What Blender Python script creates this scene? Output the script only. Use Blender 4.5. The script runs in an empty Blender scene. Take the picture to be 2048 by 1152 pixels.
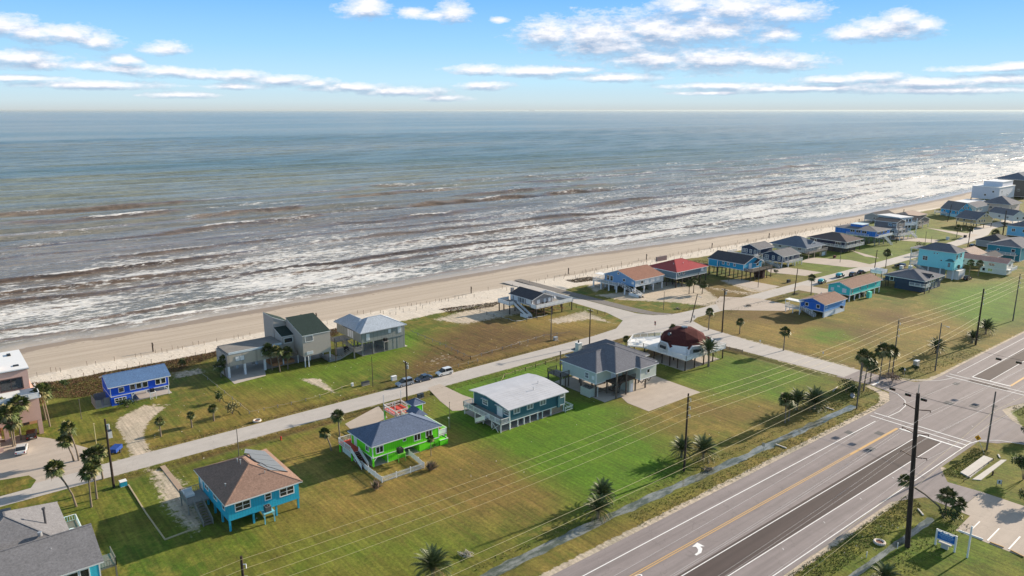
import bpy, math, random
import numpy as np
from mathutils import Vector, Matrix
SC = bpy.context.scene
COL = SC.collection
rad = math.radians
# ------------------------------------------------------------------ camera
# world axes: +X along the beach road, +Y towards the sea, metres; the drone hangs 66 m above the origin
FPX, HORIZON, CAMH = 1500.0, 220.0, 66.0
HAZE = 2.6e-5
PITCH = math.atan((576 - HORIZON) / FPX)
cP, sP = math.cos(PITCH), math.sin(PITCH)
AZ = rad(50.885)
FWD = (math.cos(AZ), math.sin(AZ)); RGT = (math.sin(AZ), -math.cos(AZ))
cd = bpy.data.cameras.new("camera"); cam = bpy.data.objects.new("camera", cd); COL.objects.link(cam)
cam.location = (0, 0, CAMH)
cam.rotation_euler = (math.pi / 2 - PITCH, 0, AZ - math.pi / 2)
cd.sensor_width = 36.0; cd.lens = FPX / 2048 * 36.0; cd.clip_start = 0.5; cd.clip_end = 90000
SC.camera = cam

def at(px, py, z=0.0):
    """ground position (height z) of a survey sight line of the 2048x1152 photograph"""
    u, v = px - 1024, 576 - py
    f = FPX * cP + v * sP; d = v * cP - FPX * sP
    t = (z - CAMH) / d
    return ((u * RGT[0] + f * FWD[0]) * t, (u * RGT[1] + f * FWD[1]) * t)
def AT(l, z=0.0): return [at(a, b, z) for a, b in l]

# ------------------------------------------------------------------ light
SUN_EL, SUN_AZ = rad(18.5), rad(-5.5)           # azimuth counted from +X
W = bpy.data.worlds.new("World"); SC.world = W; W.use_nodes = True
nt = W.node_tree; nt.nodes.clear()
def N(t, **k):
    n = nt.nodes.new(t)
    for a, b in k.items(): setattr(n, a, b)
    return n
out = N('ShaderNodeOutputWorld'); bg = N('ShaderNodeBackground'); nt.links.new(bg.outputs[0], out.inputs[0])
sky = N('ShaderNodeTexSky', sky_type='NISHITA'); sky.sun_disc = False
sky.sun_elevation = SUN_EL; sky.sun_rotation = math.pi / 2 - SUN_AZ
sky.air_density = 1.0; sky.dust_density = 0.4; sky.ozone_density = 2.5; sky.altitude = 60
bg.inputs['Strength'].default_value = 0.135

def math_(op, a, b=None, c=None, clamp=False, tree=None):
    t = tree or nt
    n = t.nodes.new('ShaderNodeMath'); n.operation = op; n.use_clamp = clamp
    for i, v in enumerate((a, b, c)):
        if v is None: continue
        if isinstance(v, (int, float)): n.inputs[i].default_value = v
        else: t.links.new(v, n.inputs[i])
    return n.outputs[0]
# cumulus banks low over the sea: ellipses in azimuth / elevation, broken up by noise
CLOUDS = [(10,50,50,17),(62,66,50,13),(130,68,70,15),(190,84,42,11),(40,118,75,15),(85,130,40,8),(330,98,42,10),(250,121,34,9),
 (170,131,45,6),(250,137,70,7),(335,144,80,8),(410,152,60,6),(475,151,55,8),(560,161,80,8),(625,166,45,6),(700,175,75,7),
 (800,183,85,7),(890,197,50,5),(40,156,75,5),(190,170,120,7),(360,190,60,5),(480,173,60,5),
 (730,18,48,14),(742,5,30,8),(825,25,28,8),(908,25,34,15),(865,31,30,6),(1000,40,16,5),
 (1105,68,62,23),(1200,72,130,30),(1320,64,130,29),(1425,58,95,20),(1550,68,38,13),(1215,95,110,14),(1310,118,95,16),(1430,120,120,20),(1550,124,90,14),
 (1370,10,60,15),(1470,16,95,22),(1570,26,75,15),(1720,66,68,13),(1780,56,80,18),(1800,38,34,14),(1845,52,32,11),
 (960,140,62,8),(1075,143,90,9),(1150,140,45,5),(1235,155,82,7),(970,172,52,7),
 (1660,160,60,7),(1730,155,70,7),(1830,166,140,9),(2000,160,90,9),(1600,177,210,6),(1440,172,100,5),(1880,180,160,6),(1980,137,90,5),(2060,130,60,6),(1430,186,80,3)]
g = bpy.data.node_groups.new('cloud_banks', 'ShaderNodeTree')
g.interface.new_socket('dir', in_out='INPUT', socket_type='NodeSocketVector')
g.interface.new_socket('density', in_out='OUTPUT', socket_type='NodeSocketFloat')
gi = g.nodes.new('NodeGroupInput'); go = g.nodes.new('NodeGroupOutput')
acc = None
for (px, py, hw, hh) in CLOUDS:
    u, v = px - 1024, 576 - py
    d = Vector((u * RGT[0] + (FPX * cP + v * sP) * FWD[0], u * RGT[1] + (FPX * cP + v * sP) * FWD[1], v * cP - FPX * sP))
    a0 = math.atan2(d.y, d.x); e0 = math.atan2(d.z, math.hypot(d.x, d.y))
    dist = d.length
    s1 = g.nodes.new('ShaderNodeVectorMath'); s1.operation = 'SUBTRACT'; g.links.new(gi.outputs[0], s1.inputs[0]); s1.inputs[1].default_value = (a0, e0, 0)
    s2 = g.nodes.new('ShaderNodeVectorMath'); s2.operation = 'MULTIPLY'; g.links.new(s1.outputs[0], s2.inputs[0]); s2.inputs[1].default_value = (dist / (hw * 1.3), dist / (hh * 1.55), 0)
    s3 = g.nodes.new('ShaderNodeVectorMath'); s3.operation = 'LENGTH'; g.links.new(s2.outputs[0], s3.inputs[0])
    m = math_('SUBTRACT', 1.0, s3.outputs['Value'], tree=g)
    acc = m if acc is None else math_('SMOOTH_MAX', acc, m, 0.25, tree=g)
g.links.new(acc, go.inputs[0])
tc = N('ShaderNodeTexCoord'); sx = N('ShaderNodeSeparateXYZ'); nt.links.new(tc.outputs['Generated'], sx.inputs[0])
az = math_('ARCTAN2', sx.outputs[1], sx.outputs[0]); el = math_('ARCSINE', sx.outputs[2])
cb = N('ShaderNodeCombineXYZ'); nt.links.new(az, cb.inputs[0]); nt.links.new(el, cb.inputs[1])
def noise_(vec, scale, sc3, detail=6, rough=.6, tree=None):
    t = tree or nt
    mp = t.nodes.new('ShaderNodeMapping'); mp.inputs['Scale'].default_value = sc3; t.links.new(vec, mp.inputs[0])
    n = t.nodes.new('ShaderNodeTexNoise'); n.inputs['Scale'].default_value = scale; n.inputs['Detail'].default_value = detail; n.inputs['Roughness'].default_value = rough
    t.links.new(mp.outputs[0], n.inputs['Vector'])
    return n.outputs[0]
nzf = noise_(cb.outputs[0], 125, (1, 2.2, 1), 7, .7)
nz = math_('ADD', math_('MULTIPLY', noise_(cb.outputs[0], 36, (1, 2.6, 1), 8, .62), .62), math_('MULTIPLY', nzf, .38))
def field(vec, nzs):
    n = N('ShaderNodeGroup'); n.node_tree = g; nt.links.new(vec, n.inputs[0])
    return math_('ADD', n.outputs[0], math_('MULTIPLY', math_('SUBTRACT', nzs, 0.47), 2.3))
def shifted(dy):
    v = N('ShaderNodeVectorMath', operation='ADD'); nt.links.new(cb.outputs[0], v.inputs[0]); o2 = N('ShaderNodeCombineXYZ'); nt.links.new(math_('MULTIPLY_ADD', el, .12, .002), o2.inputs[1]); nt.links.new(o2.outputs[0], v.inputs[1]); return v.outputs[0]
f0 = field(cb.outputs[0], nz)
up = shifted(0.0065); nz2 = noise_(up, 36, (1, 2.6, 1), 5, .55); f1 = field(up, nz2)
def ramp(v, stops, tree=None, interp='LINEAR'):
    t = tree or nt
    r = t.nodes.new('ShaderNodeValToRGB'); r.color_ramp.interpolation = interp; e = r.color_ramp.elements
    while len(e) < len(stops): e.new(0.5)
    for i, (p, c) in enumerate(stops):
        e[i].position = p; e[i].color = (*c, 1) if len(c) == 3 else c
    t.links.new(v, r.inputs[0]); return r.outputs[0]
def mixc(fac, a, b, tree=None, mode='MIX'):
    t = tree or nt
    m = t.nodes.new('ShaderNodeMix'); m.data_type = 'RGBA'; m.blend_type = mode
    for s, v in ((m.inputs[0], fac), (m.inputs[6], a), (m.inputs[7], b)):
        if isinstance(v, (int, float)): s.default_value = v
        elif isinstance(v, tuple): s.default_value = (*v, 1)
        else: t.links.new(v, s)
    return m.outputs[2]
mask = ramp(f0, [(-0.02, (0, 0, 0)), (0.25, (.38, .38, .38)), (0.8, (1, 1, 1))])
lit = ramp(math_('SUBTRACT', f0, math_('MULTIPLY', f1, 1.0)), [(0.0, (0, 0, 0)), (0.45, (1, 1, 1))])
lit = math_('MULTIPLY_ADD', math_('SUBTRACT', f0, f1), 1.05, 0.40, clamp=True)
ccol = mixc(lit, (1.5, 1.9, 2.6), (4.1, 4.0, 4.1))
# clear low sky: saturated blue aloft, pale over the sea
eln = math_('DIVIDE', el, rad(10.0), clamp=True)
tint = ramp(eln, [(0.0, (2.3, 2.53, 2.58)), (0.06, (2.39, 2.94, 3.17)), (0.2, (2.12, 3.17, 3.82)), (0.45, (1.43, 2.71, 3.91)), (0.75, (0.87, 2.12, 3.86)), (1.0, (0.55, 1.66, 3.68))])
low = ramp(math_('DIVIDE', el, rad(30.0), clamp=True), [(0.3, (1, 1, 1)), (1.0, (0, 0, 0))])
base = mixc(low, mixc(1.0, sky.outputs[0], (1.32, 1.0, .70), mode='MULTIPLY'), tint)
hz = ramp(eln, [(0.0, (0, 0, 0)), (0.10, (1, 1, 1))])
mk = math_('MULTIPLY', mask, math_('MULTIPLY_ADD', hz, 0.8, 0.1))
nt.links.new(mixc(mk, base, ccol), bg.inputs['Color'])

sd = bpy.data.lights.new("sun", 'SUN'); sun = bpy.data.objects.new("sun", sd); COL.objects.link(sun)
sd.energy = 5.0; sd.angle = rad(0.6); sd.color = (1.0, 0.86, 0.68)
sv = Vector((math.cos(SUN_EL) * math.cos(SUN_AZ), math.cos(SUN_EL) * math.sin(SUN_AZ), math.sin(SUN_EL)))
sun.rotation_euler = sv.to_track_quat('Z', 'Y').to_euler(); sun.location = (0, 0, 200)
SC.view_settings.view_transform = 'Standard'; SC.view_settings.look = 'None'
SC.view_settings.exposure = 0.97; SC.view_settings.gamma = 1.0
SC.render.engine = 'CYCLES'
SC.cycles.max_bounces = 6; SC.cycles.diffuse_bounces = 3; SC.cycles.glossy_bounces = 3

# ------------------------------------------------------------------ materials
MATS = {}
def srgb(r, g, b):
    f = lambda c: (c / 255 / 12.92) if c / 255 <= .04045 else ((c / 255 + .055) / 1.055) ** 2.4
    return (f(r), f(g), f(b))
def new_mat(name):
    m = bpy.data.materials.new(name); m.use_nodes = True
    return m, m.node_tree, m.node_tree.nodes['Principled BSDF']
def mat(name, col, rough=.75, var=.12, scale=1.5, metal=0.0, spec=.35, siding=None, pitch=.25, speck=0.0, streak=None, trans=0):
    """plain weathered surface: colour with cloudy + fine variation, optional board grooves as bump"""
    if name in MATS: return MATS[name]
    m, t, b = new_mat(name)
    tcn = t.nodes.new('ShaderNodeTexCoord')
    n1 = noise_(tcn.outputs['Object'], scale, streak or (1, 1, 1), 5, .65, t)
    v = math_('MULTIPLY_ADD', math_('SUBTRACT', n1, .5, tree=t), var * 3, 1.0, tree=t)
    if speck:
        n2 = noise_(tcn.outputs['Object'], 3.2, (1, 1, 1.6), 3, .8, t)
        v = math_('MULTIPLY', v, math_('MULTIPLY_ADD', math_('SUBTRACT', n2, .5, tree=t), speck * 4, 1.0, tree=t), tree=t)
    if siding:
        s = t.nodes.new('ShaderNodeSeparateXYZ'); t.links.new(tcn.outputs['Object'], s.inputs[0])
        co = s.outputs[2] if siding == 'h' else math_('ADD', s.outputs[0], s.outputs[1], tree=t)
        fr = math_('FRACT', math_('DIVIDE', co, pitch, tree=t), tree=t)
        gr = math_('LESS_THAN', fr, .16, tree=t)
        v = math_('MULTIPLY', v, math_('SUBTRACT', 1.0, math_('MULTIPLY', gr, .22, tree=t), tree=t), tree=t)
        bp = t.nodes.new('ShaderNodeBump'); bp.inputs['Strength'].default_value = .5; bp.inputs['Distance'].default_value = .03
        t.links.new(math_('SUBTRACT', 1.0, gr, tree=t), bp.inputs['Height']); t.links.new(bp.outputs[0], b.inputs['Normal'])
    mx = t.nodes.new('ShaderNodeVectorMath'); mx.operation = 'SCALE'; mx.inputs[0].default_value = col[:3]
    t.links.new(v, mx.inputs['Scale']); t.links.new(mx.outputs[0], b.inputs['Base Color'])
    b.inputs['Roughness'].default_value = rough; b.inputs['Metallic'].default_value = metal
    b.inputs['Specular IOR Level'].default_value = spec
    MATS[name] = m; return m
def paint(r, g_, b_, name=None, **k): return mat(name or 'paint_%d_%d_%d' % (r, g_, b_), srgb(r, g_, b_), **k)
def shingle(r, g_, b_): return mat('shingle_%d_%d_%d' % (r, g_, b_), srgb(r, g_, b_), rough=.95, var=.14, scale=.5, speck=.34, spec=.12)
def board(r, g_, b_, d='v', pitch=.4): return mat('siding_%s_%d_%d_%d' % (d, r, g_, b_), srgb(r, g_, b_), rough=.6, var=.06, scale=.7, siding=d, pitch=pitch)
WHITE = mat('white_paint', (.72, .73, .74), rough=.5, var=.05)
TRIM = mat('white_trim', (.78, .78, .77), rough=.5, var=.03)
WOOD = mat('weathered_wood', (.19, .16, .13), rough=.9, var=.2, scale=3)
DWOOD = mat('dark_treated_wood', (.055, .04, .032), rough=.9, var=.2, scale=3)
GWOOD = mat('grey_deck_wood', (.26, .25, .24), rough=.9, var=.15, scale=3)
POLEM = mat('creosote_pole', (.038, .026, .02), rough=.9, var=.25, scale=2, streak=(3, 3, .4))
GPOLE = mat('grey_pole', (.11, .10, .09), rough=.85, var=.2, scale=2, streak=(3, 3, .4))
CONC = mat('concrete', (.42, .38, .34), rough=.9, var=.14, scale=.5, speck=.03)
CONC2 = mat('pale_concrete', (.55, .52, .48), rough=.9, var=.12, scale=.6, speck=.03)
DCONC = mat('stained_concrete', (.20, .19, .18), rough=.9, var=.22, scale=.5)
METAL = mat('galvanised_metal', (.5, .51, .52), rough=.4, var=.08, metal=.6)
BLACK = mat('black_plastic', (.015, .015, .017), rough=.5, var=.1)
RUBBER = mat('rubber', (.02, .02, .02), rough=.85)
GLASS = mat('dark_glass', (.018, .024, .03), rough=.08, var=.3, scale=.8, spec=.8)
BLIND = mat('glass_with_blinds', (.20, .21, .22), rough=.2, var=.25, scale=1.2, spec=.6)
REDDECK = mat('red_deck_stain', srgb(190, 70, 58), rough=.8, var=.15)
WIRE = mat('aluminium_wire', (.55, .48, .28), rough=.5, metal=.2)
DWIRE = mat('dark_cable', (.05, .05, .05), rough=.7)

# ------------------------------------------------------------------ mesh helpers
class MB:
    def __init__(s): s.v = []; s.f = []; s.m = []; s.cur = 0
    def add(s, vs, fs):
        o = len(s.v); s.v += [tuple(p) for p in vs]; s.f += [tuple(i + o for i in f) for f in fs]; s.m += [s.cur] * len(fs); return s
    def box(s, x0, x1, y0, y1, z0, z1):
        if x0 > x1: x0, x1 = x1, x0
        if y0 > y1: y0, y1 = y1, y0
        if z0 > z1: z0, z1 = z1, z0
        return s.add([(x0,y0,z0),(x1,y0,z0),(x1,y1,z0),(x0,y1,z0),(x0,y0,z1),(x1,y0,z1),(x1,y1,z1),(x0,y1,z1)],
                     [(3,2,1,0),(4,5,6,7),(0,1,5,4),(1,2,6,5),(2,3,7,6),(3,0,4,7)])
    def bar(s, p, q, w, h=None):
        """rectangular bar from p to q, w wide (horizontal), h deep"""
        p, q = Vector(p), Vector(q); h = h or w; d = (q - p)
        if d.length < 1e-6: return s
        d.normalize(); up = Vector((0, 0, 1)) if abs(d.z) < .95 else Vector((1, 0, 0))
        a = d.cross(up).normalized() * w / 2; b = a.cross(d).normalized() * h / 2
        vs = [p-a-b, p+a-b, p+a+b, p-a+b, q-a-b, q+a-b, q+a+b, q-a+b]
        return s.add(vs, [(0,1,2,3),(7,6,5,4),(0,4,5,1),(1,5,6,2),(2,6,7,3),(3,7,4,0)])
    def tube(s, pts, r, n=8, cap=True):
        pts = [Vector(p) for p in pts]; rs = r if isinstance(r, (list, tuple)) else [r] * len(pts)
        o = len(s.v); vs = []
        for i, p in enumerate(pts):
            d = (pts[min(i + 1, len(pts) - 1)] - pts[max(i - 1, 0)]).normalized()
            up = Vector((0, 0, 1)) if abs(d.z) < .9 else Vector((1, 0, 0))
            a = d.cross(up).normalized(); b = d.cross(a).normalized()
            for k in range(n):
                t = 2 * math.pi * k / n; vs.append(p + (a * math.cos(t) + b * math.sin(t)) * rs[i])
        fs = [(i*n+k, i*n+(k+1) % n, (i+1)*n+(k+1) % n, (i+1)*n+k) for i in range(len(pts)-1) for k in range(n)]
        if cap: fs += [tuple(range(n)), tuple((len(pts)-1)*n + k for k in reversed(range(n)))]
        return s.add(vs, fs)
    def prism(s, poly, z0, z1):
        n = len(poly)
        return s.add([(x, y, z0) for x, y in poly] + [(x, y, z1) for x, y in poly],
                     [tuple(reversed(range(n))), tuple(range(n, 2*n))] + [(k, (k+1) % n, n+(k+1) % n, n+k) for k in range(n)])
    def build(s, name, mats, parent=None, loc=None, smooth=False):
        me = bpy.data.meshes.new(name); me.from_pydata(s.v, [], s.f)
        ms = mats if isinstance(mats, (list, tuple)) else [mats]
        for m in ms: me.materials.append(m)
        if len(ms) > 1: me.polygons.foreach_set('material_index', s.m)
        if smooth: me.polygons.foreach_set('use_smooth', [True] * len(me.polygons))
        me.update()
        o = bpy.data.objects.new(name, me); COL.objects.link(o)
        if parent: o.parent = parent
        if loc: o.location = loc
        return o
def tag(o, label=None, cat=None, group=None, kind=None):
    if label: o['label'] = label
    if cat: o['category'] = cat
    if group: o['group'] = group
    if kind: o['kind'] = kind
    return o
def thing(name, label, cat, loc=(0, 0, 0), rz=0, group=None):
    o = bpy.data.objects.new(name, None); COL.objects.link(o); o.empty_display_size = .5
    o.location = loc if len(loc) == 3 else (*loc, 0); o.rotation_euler = (0, 0, rz)
    return tag(o, label, cat, group)
def kids(o): return [c for c in bpy.data.objects if c.parent == o]
CH = {}
def copy_thing(o, loc, rz=0, label=None, scale=1.0, group=None):
    """copy of a thing with its parts and their sub-parts"""
    if o.name not in CH: CH[o.name] = [(c, kids(c)) for c in kids(o)]
    r = o.copy(); COL.objects.link(r); r.location = loc if len(loc) == 3 else (*loc, 0); r.rotation_euler = (0, 0, rz)
    r.scale = (scale,) * 3 if isinstance(scale, (int, float)) else scale
    if label: r['label'] = label
    if group: r['group'] = group
    for c, gs in CH[o.name]:
        k = c.copy(); COL.objects.link(k); k.parent = r
        for d in gs:
            e = d.copy(); COL.objects.link(e); e.parent = k
    return r

# ------------------------------------------------------------------ numpy noise
def vnoise(x, y, seed=0):
    rs = np.random.RandomState(seed); T = rs.rand(256, 256)
    xi = np.floor(x).astype(int); yi = np.floor(y).astype(int); fx = x - xi; fy = y - yi
    fx = fx*fx*(3-2*fx); fy = fy*fy*(3-2*fy)
    g4 = lambda a, b: T[a & 255, b & 255]
    return (g4(xi, yi)*(1-fx)+g4(xi+1, yi)*fx)*(1-fy) + (g4(xi, yi+1)*(1-fx)+g4(xi+1, yi+1)*fx)*fy
def fbm(x, y, seed=0, o=4):
    r = 0; a = .5; t = 0
    for i in range(o):
        r = r + a*vnoise(x*2**i, y*2**i, seed+i); t += a; a *= .5
    return r/t
def poly_mask(X, Y, poly, feather):
    """1 inside, 0 outside, soft over +-feather metres"""
    px = [p[0] for p in poly]; py = [p[1] for p in poly]
    res = np.zeros(X.shape); F = feather + 1
    sel = (X > min(px)-F) & (X < max(px)+F) & (Y > min(py)-F) & (Y < max(py)+F)
    x = X[sel]; y = Y[sel]
    if x.size == 0: return res
    ins = np.zeros(x.shape, bool); d2 = np.full(x.shape, 1e9); n = len(poly)
    for i in range(n):
        x1, y1 = poly[i]; x2, y2 = poly[(i+1) % n]
        c = ((y1 > y) != (y2 > y)); ins ^= c & (x < (x2-x1)*(y-y1)/((y2-y1) if y2 != y1 else 1e-9)+x1)
        dx, dy = x2-x1, y2-y1; L = dx*dx+dy*dy+1e-9
        t = np.clip(((x-x1)*dx+(y-y1)*dy)/L, 0, 1)
        d2 = np.minimum(d2, (x-x1-t*dx)**2+(y-y1-t*dy)**2)
    d = np.sqrt(d2)*np.where(ins, 1, -1)
    res[sel] = np.clip(.5+d/(2*feather), 0, 1); return res
def inpoly(x, y, poly):
    c = False; n = len(poly)
    for i in range(n):
        x1, y1 = poly[i]; x2, y2 = poly[(i+1) % n]
        if ((y1 > y) != (y2 > y)) and x < (x2-x1)*(y-y1)/(y2-y1)+x1: c = not c
    return c
def grid_mesh(name, xs, ys, zf, attrs, mats, cut=None):
    X, Y = np.meshgrid(xs, ys); Z = zf(X, Y); nx, ny = len(xs), len(ys)
    co = np.stack([X.ravel(), Y.ravel(), Z.ravel()], 1).astype(np.float32)
    i = np.arange(nx*ny).reshape(ny, nx)
    q = np.stack([i[:-1, :-1], i[:-1, 1:], i[1:, 1:], i[1:, :-1]], -1).reshape(-1, 4)
    me = bpy.data.meshes.new(name); me.vertices.add(len(co)); me.vertices.foreach_set('co', co.ravel())
    me.loops.add(q.size); me.loops.foreach_set('vertex_index', q.ravel().astype(np.int32))
    me.polygons.add(len(q)); me.polygons.foreach_set('loop_start', (np.arange(len(q))*4).astype(np.int32))
    me.polygons.foreach_set('loop_total', np.full(len(q), 4, np.int32)); me.polygons.foreach_set('use_smooth', np.ones(len(q), bool))
    me.update(calc_edges=True)
    for an, fn in attrs.items():
        c = fn(X, Y, Z); rgba = np.ones((nx*ny, 4), np.float32)
        for k in range(3): rgba[:, k] = c[k].ravel()
        a = me.color_attributes.new(an, 'FLOAT_COLOR', 'POINT'); a.data.foreach_set('color', rgba.ravel())
    for m in mats: me.materials.append(m)
    o = bpy.data.objects.new(name, me); COL.objects.link(o); return o

# ------------------------------------------------------------------ terrain
SHX = [-400, 15, 22, 33, 36, 40, 46, 54, 63, 73, 89, 120, 186, 237, 300, 369, 474, 600, 724, 1500, 6000]
SHY = [247, 247, 249.5, 250, 249.5, 248, 248, 247.5, 248, 249.5, 249.5, 249, 249.5, 251, 246, 240, 236, 240, 249, 262, 300]
SEA = -0.8
shore = lambda x: np.interp(x, SHX, SHY)
def ditch_c(x): return np.interp(x, [-200, 40, 60, 80, 100, 120, 140, 163, 171], [77.6, 77.6, 77.4, 77.6, 77.2, 76.4, 76.1, 75.7, 75.6])
def ground_z(X, Y):
    s = shore(X); d = Y - (s - 46)
    t = np.clip(d/46, 0, 1)
    z = SEA*t*t*(3-2*t)
    z = np.where(Y > s, SEA - (Y-s)*0.06, z)
    dune = np.exp(-((Y-(203+2*np.sin(X*.05)))/4.5)**2)*(.35+.5*fbm(X*.08, Y*.15, 5))*((X < 175) | (X > 190))
    z = z + dune*.6
    und = (fbm(X*.25, Y*.3, 11)-.5)*.16*np.clip((Y-204)/8, 0, 1)*np.clip((s-22-Y)/10, 0, 1)
    z = z + und
    for yc, xa, xb in ((143.0, 24, 170), (153.8, 30, 150)): z = z - .28*np.clip(1-np.abs(Y-yc)/1.3, 0, 1)*np.clip((X-xa)/3, 0, 1)*np.clip((xb-X)/3, 0, 1)
    z = z - .25*np.clip(1-np.abs(X-175.2)/1.2, 0, 1)*np.clip((Y-90)/3, 0, 1)*np.clip((128-Y)/3, 0, 1)
    dd = np.abs(Y-ditch_c(X)); m = np.clip(1-(dd-0.1+1.2*(fbm(X*.35, Y*.35, 77)-.5))/1.25, 0, 1)*np.clip((165-X)/2, 0, 1)
    z = z - .55*m*m*(3-2*m)
    dd = np.abs(Y-43.6+(X-110)*.02); m2 = np.clip(1-(dd-.0+.7*(fbm(X*.4, Y*.4, 78)-.5))/.95, 0, 1)*np.clip((126.5-X)/1.5, 0, 1)
    z = z - .4*m2*m2*(3-2*m2)
    return np.maximum(z, -12)
def zg(x, y): return float(ground_z(np.array([x], float), np.array([y], float))[0])

def rect_(x0, x1, y0, y1): return [(x0, y0), (x1, y0), (x1, y1), (x0, y1)]
# vegetation / soil zones, outlined on the ground
ZONES = {
 'lush': [([(886,770),(1090,714),(1120,735),(1110,790),(1260,815),(1240,850),(1330,880),(1365,935),(1370,960),(1180,1040),(1130,985),(1040,930),(930,865),(880,850),(880,800)],6,1.0),
          ([(1450,708),(1560,730),(1640,750),(1660,765),(1540,790),(1440,800),(1330,760),(1400,735)],6,.72),
          ([(1480,745),(1560,770),(1590,800),(1540,800),(1490,770)],5,.95),
          ([(1400,700),(1450,716),(1400,735),(1330,740),(1310,720)],4,.7),
          ([(2048,560),(2048,640),(1960,660),(1860,600),(1900,575)],7,.95),([(1620,655),(1680,660),(1710,680),(1660,690),(1600,675)],4,.75),
          ([(560,740),(700,700),(840,660),(860,700),(700,760),(640,790),(470,775),(430,760)],8,.68),
          ([(700,690),(840,655),(850,690),(740,725)],4,.8),
          ([(0,690),(280,800),(230,850),(150,870),(90,860)],10,.35),([(320,930),(200,1000),(300,1150),(500,1152),(640,1080),(560,1060)],10,.45),
          ([(1700,1100),(1850,1020),(2048,1090),(2048,1152),(1640,1152)],5,.5),([(2000,820),(2048,815),(2048,880),(2010,870)],3,.5),
          ([(1890,930),(2048,900),(2048,1010),(1950,985)],4,.35),([(560,1080),(840,1030),(1000,1090),(880,1152),(560,1152)],9,.55),
          ([(1630,560),(1500,490),(1850,430),(1920,480),(1700,560)],9,.5),([(100,1030),(210,980),(340,1100),(210,1130)],5,.3),
          ([(955,770),(990,755),(1070,735),(1105,745),(1100,715),(960,755),(900,775)],3,.4)],
 'dry': [([(560,1050),(700,960),(900,850),(1010,900),(1130,985),(1150,1010),(1000,1040),(760,1100),(640,1060)],7,.75),
         ([(560,880),(700,840),(720,850),(600,950),(540,930)],6,.7),([(380,800),(640,760),(620,870),(300,905)],8,.4),
         ([(820,690),(1000,620),(1180,640),(1240,650),(1120,700),(860,750),(800,730)],6,.8),
         ([(1390,640),(1540,590),(1640,650),(1760,690),(1700,730),(1560,700),(1440,670)],7,.8),
         ([(1250,815),(1370,770),(1660,800),(1600,840),(1420,870),(1330,880)],7,.5),
         ([(1680,600),(1830,620),(2048,660),(2048,700),(1880,760),(1700,730)],9,.6),
         ([(1440,560),(1560,555),(1540,600),(1420,610),(1330,580)],5,.75),([(330,830),(470,775),(620,800),(480,860),(330,885)],6,.45),
         ([(1000,720),(1110,715),(1120,735),(1000,760)],3,.3),([(980,1152),(1240,1010),(1500,870),(1700,800),(1750,830),(1500,965),(1250,1090),(1100,1152)],2,.45)],
 'brown': [([(840,690),(980,630),(1060,660),(1160,660),(1200,665),(1060,700),(900,745),(780,770),(800,730)],5,.85),
           ([(1410,600),(1500,575),(1560,610),(1640,640),(1600,650),(1440,640)],5,.6),([(1720,620),(1800,620),(1860,650),(1760,645)],4,.7),
           ([(1640,640),(1780,660),(1740,690),(1640,665)],4,.5),([(860,770),(1060,712),(1220,672),(1240,680),(1080,722),(880,780)],1.5,1.0),
           ([(1300,640),(1450,690),(1700,760),(1690,770),(1440,700)],1.5,.6),([(1320,820),(1420,800),(1640,850),(1600,865)],4,.35),
           ([(1330,588),(1440,560),(1530,590),(1440,620)],5,.55),([(1690,745),(1770,740),(1780,760),(1700,765)],2,.7),
           ([(1020,900),(1060,925),(1110,985),(960,1010),(860,990)],8,.35),([(300,905),(560,845),(660,815),(680,822),(500,870),(300,925)],1.6,.6)],
 'bare': [([(240,835),(290,810),(330,815),(300,840),(285,870),(300,900),(330,915),(270,925),(250,880),(232,850)],1.2,1.0),
          ([(596,757),(640,757),(680,790),(650,780)],1.0,.8),([(290,935),(330,935),(370,960),(420,1040),(380,1075),(320,1010)],2.2,.72),
          ([(1190,590),(1330,575),(1440,598),(1430,615),(1350,605),(1240,600)],2.5,.9),([(1290,560),(1400,570),(1440,600),(1380,606),(1300,590)],2.5,.95),
          ([(1090,640),(1170,620),(1240,650),(1180,640),(1110,650)],2,.65),([(860,640),(1000,600),(1060,625),(930,650)],2.5,.7),
          ([(1000,690),(1060,700),(1080,690),(1040,670)],3,.35),([(830,720),(900,700),(930,720),(850,740)],4,.4),([(340,745),(400,735),(420,745),(345,760)],1.5,.6),
          ([(1400,570),(1560,590),(1540,600),(1420,580)],2.5,.5),([(1170,570),(1230,545),(1260,560),(1190,585)],2,.8),
          ([(1430,560),(1560,575),(1580,590),(1500,585)],2,.6),([(300,805),(350,808),(330,815),(300,812)],1,.5),
          ([(2000,980),(2048,1000),(2048,1010)],2,.3)],
}
ZW = {k: [(AT(p), f, s) for p, f, s in v] for k, v in ZONES.items()}
def zone(k, X, Y):
    r = np.zeros(X.shape)
    for p, f, s in ZW[k]: r = np.maximum(r, poly_mask(X, Y, p, f)*s)
    return r
W_ROAD = [('brown', rect_(22, 172, 142.0, 144.4), 1.0, .8), ('brown', rect_(30, 172, 152.8, 154.6), 1.0, .45), ('brown', [(174.3, 90), (176.6, 90), (176.0, 128), (173.5, 132)], .9, .8), ('brown', [(188.2, 88), (189.8, 88), (190, 138), (188.6, 138)], .9, .6), ('lush', [(22, 139), (170, 139), (170, 141.5), (22, 141.5)], 1.2, .35),
 ('brown', rect_(196, 330, 141.6, 144.2), 1.2, .6), ('brown', rect_(205, 330, 152.8, 155), 1.2, .5), ('bare', rect_(187.3, 188.3, 88, 140), .6, .75), ('bare', rect_(22, 170, 144.5, 145.4), .5, .62), ('bare', rect_(22, 175, 151.7, 152.5), .5, .6), ('bare', rect_(177.0, 178.6, 88, 128), .6, .5)]
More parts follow.
